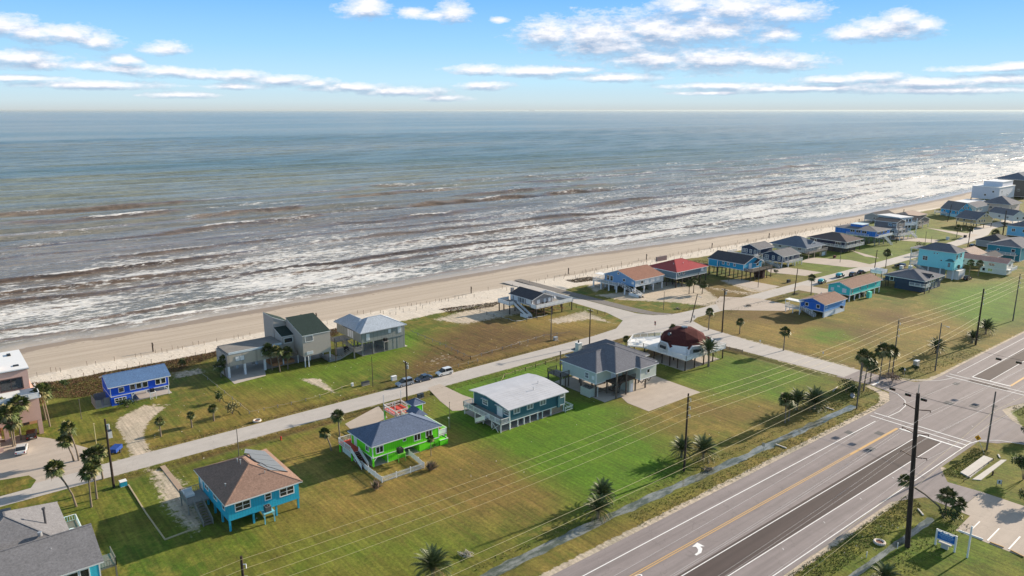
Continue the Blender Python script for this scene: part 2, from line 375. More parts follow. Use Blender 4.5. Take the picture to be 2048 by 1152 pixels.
W_ROAD += [('bare', rect_(-60, 160, 71.0, 72.5), .6, .95), ('bare', rect_(-60, 146, 49.1, 50.6), .6, .95), ('bare', [(158, 71), (171, 71.2), (176.5, 74), (178.4, 80), (176.8, 80), (174.5, 75.5), (169, 72.8), (158, 72.4)], .6, .95),
 ('bare', [(187, 80), (189.5, 75.5), (194, 72.8), (200, 72.4), (400, 72.2), (400, 71), (194, 71), (187, 76)], .6, .85),  ('bare', [(175, 44), (181, 48), (187, 51.5), (200, 49.2), (200, 50.5), (186, 53.6), (180, 50), (174, 44)], .7, .8)]
W_ROAD += [('brown', AT([(0,770),(72,765),(140,762),(200,748),(350,720),(435,702),(470,690),(440,712),(350,745),(310,742),(200,790),(150,795),(0,800)]), 1.5, .95), ('brown', AT([(618,668),(680,655),(675,672),(615,690)]), 1.5, .9)]
for k_, p_, f_, s_ in W_ROAD: ZW[k_].append((p_, f_, s_))
def attrA(X, Y, Z): return zone('lush', X, Y), zone('dry', X, Y), zone('brown', X, Y)
BEACH0 = lambda X: np.interp(X, [-400, 18, 30, 62, 76, 95, 120, 150, 170, 178, 190, 215, 240, 262, 311, 384, 486, 574, 900, 6000],
                                [209, 209, 207.5, 207.5, 205, 203, 201, 201, 200, 200, 200, 199, 207, 210, 206, 206, 215, 216, 225, 260])
def attrB(X, Y, Z):
    s = shore(X)
    beach = np.clip(.5+(Y-BEACH0(X)+2.4*(fbm(X*.15, Y*.15, 3)-.5))/3.0, 0, 1)
    wet = np.clip((Y-(s-9)+5*(fbm(X*.06, Y*.2, 7)-.5))/6, 0, 1)
    brush = np.clip(1-np.abs(Y-(BEACH0(X)-5.0))/6.0, 0, 1)*((X < 72) | ((X > 190) & (Y > 200)))
    return np.maximum(zone('bare', X, Y), beach*0), beach*.6+.4*beach*np.clip((Y-216)/6, 0, 1), wet*.5+brush*0
def attrC(X, Y, Z):
    s = shore(X)
    wet = np.clip((Y-(s-7)+6*(fbm(X*.07, Y*.1, 7)-.5))/4, 0, 1)
    packed = np.clip((Y-(216.5+6*(fbm(X*.06, Y*.08, 9)-.5)))/5.0, 0, 1)
    verge = np.clip(1-np.abs(Y-77)/4.5, 0, 1)
    return wet, packed, verge
gm, t, b = new_mat('ground_cover')
def attr(t, n):
    a = t.nodes.new('ShaderNodeAttribute'); a.attribute_name = n
    s = t.nodes.new('ShaderNodeSeparateColor'); t.links.new(a.outputs['Color'], s.inputs[0]); return s.outputs
A, B_, C_ = attr(t, 'zoneA'), attr(t, 'zoneB'), attr(t, 'zoneC')
tcn = t.nodes.new('ShaderNodeTexCoord'); P = tcn.outputs['Object']
nL = noise_(P, .035, (1, 1, 1), 4, .6, t); nM = noise_(P, .22, (1, 1, 1), 6, .65, t); nF = noise_(P, 1.7, (1, 1, 1), 6, .75, t); nS = noise_(P, .5, (2.2, .16, 1), 5, .6, t)
nB = noise_(P, .9, (1, 1, 1), 7, .75, t)
mm = lambda o, a, b2=None, c=None, cl=False: math_(o, a, b2, c, cl, t)
def thr(a, k=1.6, off=0.0, n=None, w=.9):
    """ragged version of a soft mask"""
    return mm('MULTIPLY_ADD', mm('ADD', mm('SUBTRACT', a, .5), mm('MULTIPLY', mm('SUBTRACT', n or nM, .5), w)), k, .5+off, True)
GREEN, OLIVE, STRAW, BROWN, LUSH = (.060, .105, .010), (.155, .138, .022), (.275, .178, .050), (.088, .046, .022), (.088, .165, .012)
nMid = noise_(P, .09, (1, 1, 1), 7, .7, t)
c = mixc(mm('MULTIPLY_ADD', mm('SUBTRACT', mm('ADD', mm('MULTIPLY', nL, .5), mm('MULTIPLY', nMid, .5)), .5), 6.0, .5, True), GREEN, OLIVE, t)
c = mixc(mm('MULTIPLY_ADD', mm('SUBTRACT', nM, .50), 4.5, .12, True), c, STRAW, t)
c = mixc(mm('MULTIPLY', mm('ADD', A[1], mm('MULTIPLY', mm('SUBTRACT', nM, .5), A[1])), mm('MULTIPLY_ADD', nS, 1.3, .2), None, True), c, STRAW, t)
c = mixc(mm('MULTIPLY', A[2], mm('MULTIPLY_ADD', mm('SUBTRACT', nM, .5), 2.0, .85), None, True), c, BROWN, t)
c = mixc(thr(A[0], 1.25, .02, None, 1.5), c, mixc(nM, (.046, .140, .006), (.125, .205, .012), t), t)
c = mixc(mm('MULTIPLY', mm('MULTIPLY_ADD', mm('SUBTRACT', nS, .5), 4.5, .15, True), mm('SUBTRACT', .55, mm('MULTIPLY', A[0], .4))), c, mixc(.5, c, (.22, .14, .05), t), t)
c = mixc(mm('MULTIPLY', C_[2], .5), c, mixc(nM, (.05, .10, .012), (.17, .13, .03), t), t)
soil = mixc(nF, (.60, .53, .44), (.36, .28, .20), t)
bare = thr(B_[0], 5.0, 0.0, nB, 1.5)
c = mixc(bare, c, soil, t)
dsand = mixc(mm('MULTIPLY_ADD', mm('SUBTRACT', nB, .5), 2.4, .4, True), (.66, .60, .525), (.53, .46, .375), t)
psand = mixc(mm('MULTIPLY_ADD', mm('SUBTRACT', noise_(P, .14, (.08, 2.2, 1), 6, .65, t), .5), 3.0, .5, True), (.40, .335, .27), (.49, .42, .345), t)
wsand = (.29, .225, .165)
sand = mixc(thr(C_[1], 5, 0, nM, .5), dsand, psand, t)
trk = mm('MULTIPLY', mm('MULTIPLY_ADD', mm('SUBTRACT', noise_(P, 1.1, (.012, 1, 1), 2, .5, t), .56), 9.0, 0.0, True), C_[1])
sand = mixc(mm('MULTIPLY', trk, .45), sand, (.27, .215, .165), t)
sand = mixc(thr(C_[0], 6, 0, nM, .6), sand, wsand, t)
wrk = mm('SUBTRACT', 1.0, mm('MULTIPLY', mm('ABSOLUTE', mm('SUBTRACT', mm('ADD', C_[0], mm('MULTIPLY', mm('SUBTRACT', nM, .5), .5)), .22)), 7.0), None, True)
wrk = mm('MULTIPLY', wrk, mm('MULTIPLY_ADD', mm('SUBTRACT', nB, .52), 8.0, 0.0, True), None, True)
sand = mixc(wrk, sand, (.10, .07, .05), t)
litter = mm('GREATER_THAN', noise_(P, 1.1, (1, 1, 1), 3, .8, t), .70)
sand = mixc(mm('MULTIPLY', litter, mm('MULTIPLY', mm('SUBTRACT', 1.0, C_[1]), .75)), sand, (.20, .15, .10), t)
c = mixc(thr(B_[1], 6, .6, nB, .8), c, sand, t)
c = mixc(mm('MULTIPLY', mm('MULTIPLY_ADD', mm('SUBTRACT', nMid, .5), 5.0, .25, True), mm('SUBTRACT', .6, B_[1])), c, mixc(1.0, c, (.55, .62, .6), t, 'MULTIPLY'), t)
fine0 = mm('MULTIPLY_ADD', mm('SUBTRACT', noise_(P, .75, (2.4, .10, 1), 4, .55, t), .5), mm('SUBTRACT', 1.3, mm('MULTIPLY', B_[1], 1.3)), 1.0)
fine = mm('MULTIPLY_ADD', mm('SUBTRACT', nF, .5), mm('SUBTRACT', 2.1, mm('MULTIPLY', B_[1], 1.8)), 1.0)
sc_ = t.nodes.new('ShaderNodeVectorMath'); sc_.operation = 'SCALE'; t.links.new(c, sc_.inputs[0]); t.links.new(mm('MULTIPLY', fine, fine0), sc_.inputs['Scale'])
t.links.new(sc_.outputs[0], b.inputs['Base Color'])
t.links.new(mm('MULTIPLY_ADD', thr(C_[0], 6, 0, nM, .6), -.45, .95), b.inputs['Roughness']); b.inputs['Specular IOR Level'].default_value = .2
bp = t.nodes.new('ShaderNodeBump'); bp.inputs['Distance'].default_value = .12; bp.inputs['Strength'].default_value = .55; t.links.new(nF, bp.inputs['Height']); t.links.new(bp.outputs[0], b.inputs['Normal'])
def spaced(*segs):
    r = []
    for a0, a1, n in segs: r += list(np.linspace(a0, a1, n, endpoint=False))
    return np.array(r+[segs[-1][1]])
gx = spaced((-1500, -60, 8), (-60, 0, 20), (0, 250, 360), (250, 420, 110), (420, 900, 120), (900, 6000, 40))
gy = spaced((-1500, 10, 10), (10, 30, 10), (30, 95, 150), (95, 260, 230), (260, 300, 10))
ground = grid_mesh('ground', gx, gy, ground_z, {'zoneA': attrA, 'zoneB': attrB, 'zoneC': attrC}, [gm])
tag(ground, kind='structure')

# ------------------------------------------------------------------ sea
CREST = [(13, .22), (27, .35), (44, .5), (62, .4), (84, .65), (108, .55), (136, .75), (168, .6), (203, .6), (245, .6), (292, .5), (345, .4)]
def crest_fields(X, Y):
    d = Y-shore(X)*.25-248*.75
    wob = 9*(fbm(X*.011, Y*.004, 21)-.5)+5*(fbm(X*.04, Y*.02, 22)-.5)
    z = np.zeros(X.shape); face = np.zeros(X.shape); foam = np.zeros(X.shape)
    for i, (c0, a) in enumerate(CREST):
        e = d+wob*(1+c0/90)+4*np.sin(X*.012+i*1.7)-c0-(X*.0)
        amp = np.clip(2.2*fbm(X*.010+i*9.1, Y*0+i*3.3, 40+i, 3)-.42, 0, 1.2)
        w = 1.6+c0*.012
        prof = np.where(e > 0, np.exp(-(e/(w*2.6))**2), np.exp(-(e/w)**2))
        z += a*2.2*amp*prof
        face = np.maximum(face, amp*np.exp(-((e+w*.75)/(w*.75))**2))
        brk = np.clip(2.6*fbm(X*.03+i*5.7, Y*0+i*1.3, 60+i, 3)-1.15+.5*(c0 < 60), 0, 1)
        foam = np.maximum(foam, brk*amp*np.exp(-((e-.3)/(w*.55))**2)*1.35)
        tail = np.where(e < 0, np.exp(-(-e/9.0)), np.exp(-(e/7.0)))*np.clip(3.2*fbm(X*.018+i*4.4, Y*.03, 80+i, 3)-1.35-(c0 > 120)*.22, 0, 1)
        foam = np.maximum(foam, tail*.62)
    return d, z, foam, face
def sea_z(X, Y):
    d, z, f, fc = crest_fields(X, Y)
    dd = Y-shore(X)
    off = np.clip((dd-70)/160, 0, 1)*np.clip((2600-dd)/1200, 0, 1)
    ph = (Y+.055*X+10*fbm(X*.006, Y*.006, 31))
    sw = (np.sin(ph*2*math.pi/27)*.75+np.sin(ph*2*math.pi/15.7+1)*.3)*(.15+1.7*fbm(X*.02, Y*.03, 33))
    rip = (fbm(X*.45, Y*.8, 35, 3)-.5)*.22*np.clip(dd/30, 0, 1)
    return SEA+np.clip(dd/12, 0, 1)*(z*.9+off*sw+rip)+.0
def sea_attr(X, Y, Z):
    d, z, f, fc = crest_fields(X, Y); dd = Y-shore(X)
    base = np.interp(dd, [-5, 6, 10, 16, 40, 75, 110, 170, 260], [0, .03, .26, .66, .62, .50, .32, .12, 0.0])
    far = np.clip((X-260)/500, 0, 1)
    base = base+far*np.interp(dd, [0, 12, 60, 160, 260, 400], [0, .3, .45, .40, .20, 0])
    patch = fbm(X*.028, Y*.075, 51, 3)
    dens = np.clip(base+(patch-.5)*1.15*np.clip(dd/14, 0, 1)*(base > .01), 0, 1)
    dens = np.clip(np.maximum(dens*.95-.5*fc, f), 0, 1)
    brown = np.interp(dd, [0, 60, 150, 260, 420, 700], [.5, .75, .8, .5, .12, 0])*np.clip(1.25-X/900, .25, 1)
    off = np.clip((dd-70)/160, 0, 1); ph = (Y+.055*X+10*fbm(X*.006, Y*.006, 31)); brown = brown+fc*1.0  # silt tone plus painted darkness of the wave faces
    film = np.clip(1-dd/14, 0, 1)
    return dens, brown, film
wm, t, b = new_mat('sea_water')
S_ = attr(t, 'surf'); geo = t.nodes.new('ShaderNodeNewGeometry'); P = geo.outputs['Position']
mm = lambda o, a, b2=None, c=None, cl=False: math_(o, a, b2, c, cl, t)
sp = t.nodes.new('ShaderNodeSeparateXYZ'); t.links.new(P, sp.inputs[0])
n1 = noise_(P, .26, (.6, 1.3, 1), 9, .72, t); n2 = noise_(P, .016, (.25, 1, 1), 5, .6, t); n3 = noise_(P, .0022, (.25, 1, 1), 3, .5, t)
net = noise_(P, .42, (.6, 1.3, 1), 7, .78, t)
deep = mixc(mm('MULTIPLY_ADD', mm('SUBTRACT', n3, .5), 6.0, .5, True), (.095, .148, .128), (.200, .222, .175), t)
silt = mixc(mm('MULTIPLY_ADD', mm('SUBTRACT', n2, .5), 3.0, .5, True), (.165, .118, .082), (.265, .208, .155), t)
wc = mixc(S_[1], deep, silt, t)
wc = mixc(mm('SUBTRACT', S_[1], .85, None, True), wc, (.085, .056, .038), t)  # wave faces painted darker, where the steep water reflects less sky
tex = mm('MULTIPLY_ADD', mm('SUBTRACT', mm('ADD', mm('MULTIPLY', noise_(P, .22, (.35, 1.5, 1), 7, .75, t), .6), mm('MULTIPLY', noise_(P, .05, (.22, 1.6, 1), 5, .7, t), .4)), .5), 3.2, 1.0)
ts = t.nodes.new('ShaderNodeVectorMath'); ts.operation = 'SCALE'; t.links.new(wc, ts.inputs[0]); t.links.new(tex, ts.inputs['Scale']); wc = ts.outputs[0]
wc = mixc(S_[2], wc, (.42, .37, .32), t)
fo = mm('MULTIPLY_ADD', mm('ADD', mm('SUBTRACT', S_[0], .5), mm('ADD', mm('MULTIPLY', mm('SUBTRACT', n1, .5), 2.2), mm('MULTIPLY', mm('SUBTRACT', net, .5), 3.4))), 2.6, .20, True)
fo = mm('MULTIPLY', fo, mm('MULTIPLY', S_[0], 4.0, None, True), None, True)
t.links.new(mixc(fo, wc, (.70, .69, .67), t), b.inputs['Base Color'])
t.links.new(mm('MULTIPLY_ADD', fo, .5, .22), b.inputs['Roughness']); b.inputs['IOR'].default_value = 1.33
t.links.new(mm('MULTIPLY_ADD', fo, -.35, .50), b.inputs['Specular IOR Level'])
r1 = noise_(P, .55, (.5, 1.3, 1), 6, .7, t); r2 = noise_(P, .06, (.3, 1.2, 1), 5, .65, t)
hgt_ = mm('ADD', mm('MULTIPLY', r1, .5), mm('MULTIPLY', r2, 2.4))
bp = t.nodes.new('ShaderNodeBump'); bp.inputs['Strength'].default_value = .8; bp.inputs['Distance'].default_value = 1.8
t.links.new(mm('MULTIPLY', mm('SUBTRACT', 1.0, mm('MULTIPLY', S_[2], .95)), hgt_), bp.inputs['Height']); t.links.new(bp.outputs[0], b.inputs['Normal'])
sx_ = spaced((-3000, -100, 12), (-100, 0, 40), (0, 330, 360), (330, 900, 330), (900, 2500, 140), (2500, 60000, 30))
sy_ = spaced((234, 460, 300), (460, 900, 190), (900, 2000, 130), (2000, 8000, 40), (8000, 70000, 20))
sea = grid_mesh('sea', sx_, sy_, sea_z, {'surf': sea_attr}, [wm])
tag(sea, kind='structure')

# ------------------------------------------------------------------ roads
def sheet(name, polys, m, z=.02, kind='structure'):
    mb = MB()
    from mathutils.geometry import tessellate_polygon
    for pi, p in enumerate(polys):
        zp = z+.003*(pi % 5)
        tri = tessellate_polygon([[Vector((x, y, 0)) for x, y in p]])
        fs = []
        for f in tri:
            a, b2, c2 = [Vector((*p[i], 0)) for i in f]
            fs.append(tuple(f) if (b2-a).cross(c2-a).z > 0 else (f[0], f[2], f[1]))
        mb.add([(x, y, zp) for x, y in p], fs)
    o = mb.build(name, m)
    if kind: tag(o, kind=kind)
    return o
def rect(x0, x1, y0, y1): return [(x0, y0), (x1, y0), (x1, y1), (x0, y1)]
def arc(cx, cy, r, a0, a1, n=10): return [(cx+r*math.cos(rad(a0+(a1-a0)*i/n)), cy+r*math.sin(rad(a0+(a1-a0)*i/n))) for i in range(n+1)]
def asphalt(name, col, wear, crack=.5):
    m, t, b = new_mat(name)
    tcn = t.nodes.new('ShaderNodeTexCoord'); P = tcn.outputs['Object']
    n = noise_(P, .8, (.04, 1, 1), 4, .6, t); n2 = noise_(P, .35, (1, 1, 1), 5, .7, t); n3 = noise_(P, 6, (1, 1, 1), 3, .7, t)
    v = math_('MULTIPLY_ADD', math_('SUBTRACT', n, .5, tree=t), wear, 1.0, tree=t)
    v = math_('MULTIPLY', v, math_('MULTIPLY_ADD', math_('SUBTRACT', n2, .5, tree=t), .35, 1.0, tree=t), tree=t)
    v = math_('MULTIPLY', v, math_('MULTIPLY_ADD', math_('SUBTRACT', n3, .5, tree=t), .3, 1.0, tree=t), tree=t)
    vo = t.nodes.new('ShaderNodeTexVoronoi'); vo.feature = 'DISTANCE_TO_EDGE'; vo.inputs['Scale'].default_value = .11
    wv = t.nodes.new('ShaderNodeVectorMath'); wv.operation = 'ADD'; t.links.new(P, wv.inputs[0])
    nn = t.nodes.new('ShaderNodeTexNoise'); nn.inputs['Scale'].default_value = .4; nn.inputs['Detail'].default_value = 4; t.links.new(P, nn.inputs['Vector'])
    sc = t.nodes.new('ShaderNodeVectorMath'); sc.operation = 'SCALE'; sc.inputs['Scale'].default_value = 5; t.links.new(nn.outputs['Color'], sc.inputs[0]); t.links.new(sc.outputs[0], wv.inputs[1])
    t.links.new(wv.outputs[0], vo.inputs['Vector'])
    ck = math_('MULTIPLY', math_('LESS_THAN', vo.outputs['Distance'], .006, tree=t), crack, tree=t)
    v = math_('MULTIPLY', v, math_('SUBTRACT', 1.0, ck, tree=t), tree=t)
    mx = t.nodes.new('ShaderNodeVectorMath'); mx.operation = 'SCALE'; mx.inputs[0].default_value = col; t.links.new(v, mx.inputs['Scale'])
    t.links.new(mx.outputs[0], b.inputs['Base Color']); b.inputs['Roughness'].default_value = .88; b.inputs['Specular IOR Level'].default_value = .3
    return m
HWY = asphalt('highway_asphalt', (.238, .208, .208), .85, .14)
DARK = asphalt('fresh_dark_asphalt', (.078, .060, .058), .9, .0)
LANE = asphalt('pale_street_asphalt', (.43, .40, .375), .22, .14)
DRIVE = asphalt('driveway_concrete', (.42, .36, .31), .3, .10)
SHOULDER = mat('gravel_shoulder', (.42, .38, .32), rough=.95, var=.35, scale=1.2, speck=.2)
LINEW = mat('white_road_paint', (.80, .80, .80), rough=.6, var=.12, scale=2)
LINEY = mat('yellow_road_paint', (.58, .36, .14), rough=.6, var=.12, scale=2)
# highway with the flared junctions
hw = [(-80, 50)] + [(143, 50), (163.5, 50)] + arc(163.5, 41, 6.5, 70, 10, 5) + [(172, 20), (172.5, -40), (183.5, -40), (184, 20)] + [(176, 43), (181, 49.5), (186, 53.2), (190, 52.8), (200, 50), (3000, 50), (3000, 71.6), (212, 71.6), (200, 71.4)] \
     + [(194, 71.5), (189.5, 73.5), (187.2, 78), (187.2, 88)] + [(177.8, 88), (178.8, 80), (177.4, 74.5), (172, 71.8), (163, 71.2), (-80, 71.6)]
sheet('highway_road', [hw], HWY, .020)

dk = [[(-80, 56.15), (157.2, 54.75), (157.2, 58.8), (143, 59.7), (-80, 59.85)], [(204.9, 62.2), (900, 62.2), (900, 65.8), (204.9, 65.8)], [(200.4, 57), (202.1, 57), (202.1, 65.6), (200.4, 65.6)]]
sheet('highway_dark_lane', dk, DARK, .034)
sheet('road_patches', [rect(146.5, 148.3, 67.9, 69.6), rect(151, 152.8, 63.9, 65.4), rect(142, 144, 61.5, 62.8), rect(180, 182.2, 61.6, 63.4), rect(182.6, 184.8, 57.2, 58.9), rect(186.2, 188, 54.6, 55.6), rect(195, 197, 66, 67.2)],
      mat('asphalt_patch', (.10, .10, .105), rough=.9, var=.3), .034)
# local streets
nj = [(189.5, 145.2)] + [(188.4, 140), (187, 120), (187.2, 86.5), (177.8, 86.5), (177.5, 112), (176.5, 132), (174, 141), (168, 145.2)]
st = [(-150, 145.5), (20, 145.2), (168, 145.2)] + [(174, 141), (176.5, 132), (178.9, 86.5), (187.2, 86.5), (187.3, 120), (188.6, 137), (191.5, 143.3), (196, 145.2), (330, 145.0), (420, 146.2), (455, 149.5), (480, 156), (700, 158), (700, 165), (480, 165), (450, 158), (420, 153), (330, 151.6), (205, 151.8), (195, 152.5), (187, 156), (184.5, 161), (183.6, 200), (183.5, 226), (178.5, 226), (178.6, 200), (177.5, 168), (174.5, 158), (166, 153), (155, 151.9), (-150, 151.6)]
sheet('street_road', [st], LANE, .025)
sheet('gravel_ramp_edge', [[(184.6, 226), (184.0, 200), (184.8, 165), (186.5, 157.5), (190, 154), (194, 152.6), (190.5, 158), (189.2, 168), (188.6, 200), (188.2, 226)]], mat('dark_gravel', (.17, .155, .145), rough=.95, var=.35, scale=1.2, speck=.2), .030)
sheet('parking_lot', [[(-20, 151.2), (20.5, 151.2), (22.5, 154), (22.8, 159), (20.5, 164), (16.4, 171.8), (12, 177.4), (-20, 176)]], DRIVE, .026)
isl = [(4, 149.4), (10.4, 149.6), (11.6, 152.4), (10.8, 155.4), (4, 157.2), (-6, 158), (-6, 149.6)]
sheet('parking_island', [isl], gm, .045)
dv = [AT([(700,832),(757,812),(760,835),(735,855),(715,850),(705,842)]), AT([(869,779),(900,771),(925,790),(950,800),(930,817),(900,820),(880,802)]),
      rect(90.2, 107.9, 115.3, 128.4)]
sheet('driveway_paths', [AT([(690,848),(757,812),(775,835),(735,855),(700,858)]), AT([(855,776),(880,768),(925,790),(955,800),(945,820),(905,822),(880,802)]),
      [(126, 115), (123.4, 109.4), (123.4, 103), (142.1, 103), (142.4, 117.2), (134, 119)],
      AT([(1440,561),(1480,558),(1560,573),(1522,582)]), AT([(1575,535),(1645,545),(1610,552),(1540,545),(1530,538)]), AT([(1620,515),(1700,520),(1760,533),(1700,535),(1600,524)]),
      AT([(1440,593),(1520,597),(1600,615),(1570,622),(1440,620),(1430,604)]), AT([(1580,577),(1605,570),(1680,582),(1650,590)]), AT([(1700,500),(1745,512),(1760,517),(1730,513)]),
      AT([(1765,470),(1880,480),(1870,486),(1760,478)]), AT([(1850,455),(1900,462),(1960,470),(1940,475)])], DRIVE, .028)
sheet('house_slabs', [rect(119.6, 136, 113, 130.5), rect(90.8, 109, 115.2, 129), rect(61.9, 78, 118, 126.6), rect(151, 166.5, 115, 131.5), rect(30.3, 43.5, 182.6, 190.4), rect(92.2, 106.6, 178.6, 188),
      [(57.4, 184.6), (57.2, 179.2), (65.5, 180.1), (67, 184.7), (84, 184.7), (84, 196), (57.4, 196)]], CONC, .030)
sheet('driveway_apron', [[(125, 50.1), (131.4, 47.0), (131.2, 41.5), (141.2, 41.5), (140.4, 46.8), (145.5, 50.1)]], HWY, .017)
sheet('driveway_slab', [[(131.0, 41.46), (130.8, 39.5), (124.1, 39.2), (124, 20), (142, 20), (141.2, 41.46)]], DRIVE, .016)
# markings
MK = []
def line(x0, y0, x1, y1, w):
    d = Vector((x1-x0, y1-y0)); n = Vector((-d.y, d.x)).normalized()*w/2
    MK.append([(x0-n.x, y0-n.y), (x1-n.x, y1-n.y), (x1+n.x, y1+n.y), (x0+n.x, y0+n.y)])
def pathl(pts, w):
    for a, b2 in zip(pts, pts[1:]): line(*a, *b2, w)
line(-80, 68.6, 157.5, 68.2, .18); line(-80, 59.98, 157.2, 58.95, .16); line(-80, 56.0, 157.2, 54.6, .16); line(-80, 51.3, 161, 50.75, .16)
line(157.6, 63.1, 157.6, 50.8, .5); line(159.8, 70.4, 159.8, 50.7, .3); line(162.0, 70.6, 162.0, 50.7, .3)
line(204.4, 66.1, 204.4, 57.4, .5); line(200.1, 70.6, 200.1, 50, .3); line(202.3, 70.6, 202.3, 50, .3)
line(204.4, 66.0, 900, 66.0, .16); line(204.4, 62.1, 900, 62.1, .16); line(204.4, 69.6, 900, 69.8, .12)
pathl([(162, 67.6), (167, 67.4), (171.5, 68), (174.8, 69.6), (177.6, 72.5), (179.2, 76.5)], .16)
pathl([(189.0, 80.2), (189.4, 76.5), (191.8, 72.6), (195, 70.2), (199.6, 68.8)], .14)
pathl([(161, 50.75), (164.5, 50.0), (167.5, 47.5), (170, 42), (171.5, 20)], .16)
for k in range(-6, 22): line(k*12.2, 53.6+.0, k*12.2+.25, 54.0, .1)
line(178.8, 79.2, 182.6, 79.2, .5)
for q in MK: pass
arrow = [(88.9, 63.3), (87.3, 63.05), (87.75, 62.65), (87.4, 62.0), (86.75, 61.6), (85.9, 61.5), (85.9, 61.15), (87.1, 61.15), (88.1, 61.7), (88.35, 62.3), (88.9, 61.9)]
arrow2 = [(x-0.0, y) for x, y in [(80.2, 55.3), (78.8, 54.9), (79.3, 54.5), (78.9, 53.9), (78.2, 53.5), (77.2, 53.4), (77.2, 53.0), (78.5, 53.0), (79.4, 53.6), (79.8, 54.2), (80.3, 53.8)]]
sheet('road_marking_white', MK+[arrow, arrow2], LINEW, .044)
MK = []
line(-80, 64.75, 137.4, 63.75, .17); line(-80, 64.35, 137.4, 63.38, .17); line(137.4, 63.55, 157.4, 63.45, .55); line(204.6, 57.5, 214, 57.5, .5); line(214, 57.7, 900, 57.7, .17); line(214, 57.3, 900, 57.3, .17)
sheet('road_marking_yellow', MK, LINEY, .044)
# ONLY, painted across the turn lane
cu = bpy.data.curves.new('only', 'FONT'); cu.body = 'ONLY'; cu.size = 1.0; cu.align_x = 'CENTER'
to = bpy.data.objects.new('only_tmp', cu); COL.objects.link(to); bpy.context.view_layer.update()
dg = bpy.context.evaluated_depsgraph_get(); me = bpy.data.meshes.new_from_object(to.evaluated_get(dg)); bpy.data.objects.remove(to)
oo = bpy.data.objects.new('road_marking_word', me); COL.objects.link(oo); me.materials.append(LINEW)
oo.location = (73.6, 62.1, .046); oo.rotation_euler = (0, 0, -math.pi/2); oo.scale = (1.15, 3.2, 1); tag(oo, kind='structure')
# ditch water
dwm, t, b = new_mat('ditch_water'); b.inputs['Base Color'].default_value = (.20, .205, .19, 1); b.inputs['Roughness'].default_value = .05; b.inputs['Specular IOR Level'].default_value = .9; b.inputs['IOR'].default_value = 1.33
tq = t.nodes.new('ShaderNodeTexCoord'); t.links.new(mixc(math_('MULTIPLY_ADD', math_('SUBTRACT', noise_(tq.outputs['Object'], .45, (.5, 1.4, 1), 6, .7, t), .5, tree=t), 6.0, .45, clamp=True, tree=t), (.07, .085, .06), (.23, .24, .225), t), b.inputs['Base Color'])
bn = t.nodes.new('ShaderNodeBump'); bn.inputs['Strength'].default_value = .12; bn.inputs['Distance'].default_value = .03
tcn = t.nodes.new('ShaderNodeTexCoord'); t.links.new(noise_(tcn.outputs['Object'], 3, (1, 1, 1), 3, .6, t), bn.inputs['Height']); t.links.new(bn.outputs[0], b.inputs['Normal'])
xs = list(range(10, 166, 3))
sheet('ditch_water', [[(x, float(ditch_c(x))-2.2) for x in xs]+[(x, float(ditch_c(x))+2.2) for x in reversed(xs)]], dwm, -.18)
sheet('small_ditch_water', [[(80, 43.0), (126, 42.1), (126, 44.3), (80, 45.4)]], dwm, -.2)

# ================================================================== builders
ZV = {'B':(340,860,5.12),'C':(640,760,4.8),'D':(900,720,7.2),'E':(1080,640,5.12),'G':(200,700,5.12),'J':(420,600,4.876),'K':(960,500,5.12),'L':(1180,520,7.838),'N':(1400,450,7.838),'A':(1560,540,9.29),'Q':(1640,400,9.29),'Y':(1828,440,9.29),'AC':(1740,520,9.29),'V':(1848,350,10.24),'Z0':(0,920,4.965),'R1':(0,700,5.12),'S5':(1660,920,4.965),'T':(1700,760,5.236),'S2':(1500,680,5.12),'X':(960,860,3.793),'W':(1848,640,7.2),'U':(1848,780,6.4),'BL':(0,560,4),'P1':(600,500,3.388),'P2':(1080,540,3.388),'H':(1400,600,5.389)}
def pz(k, x, y, z=0.0):
    a = ZV[k]; return at(a[0]+x/a[2], a[1]+y/a[2], z)
S, Wf, E_, N_ = 'S', 'W', 'E', 'N'
def fbox(mb, face, pos, u0, u1, z0, z1, out, inn=0.0):
    """box lying on a wall plane: face S/N (plane y=pos) or W/E (plane x=pos); out = how far it stands proud"""
    if face == 'S': mb.box(u0, u1, pos-out, pos+inn, z0, z1)
    elif face == 'N': mb.box(u0, u1, pos-inn, pos+out, z0, z1)
    elif face == 'W': mb.box(pos-out, pos+inn, u0, u1, z0, z1)
    else: mb.box(pos-inn, pos+out, u0, u1, z0, z1)
def walls(root, x0, x1, y0, y1, z0, z1, m, trim=TRIM, band=True, name='wall', label=None):
    mb = MB(); mb.box(x0, x1, y0, y1, z0, z1)
    if trim:
        mb.cur = 1; t = .13
        for (x, y) in ((x0, y0), (x1, y0), (x0, y1), (x1, y1)):
            mb.box(x-.025 if x == x0 else x-t, x+t if x == x0 else x+.025, y-.025 if y == y0 else y-t, y+t if y == y0 else y+.025, z0+.001, z1-.001)
        if band:
            mb.box(x0-.02, x1+.02, y0-.02, y0+.1, z0-.14, z0+.04); mb.box(x0-.02, x0+.1, y0+.1, y1+.02, z0-.14, z0+.04)
    o = mb.build(name, [m, trim or m], root)
    if label: o['label'] = label
    return o
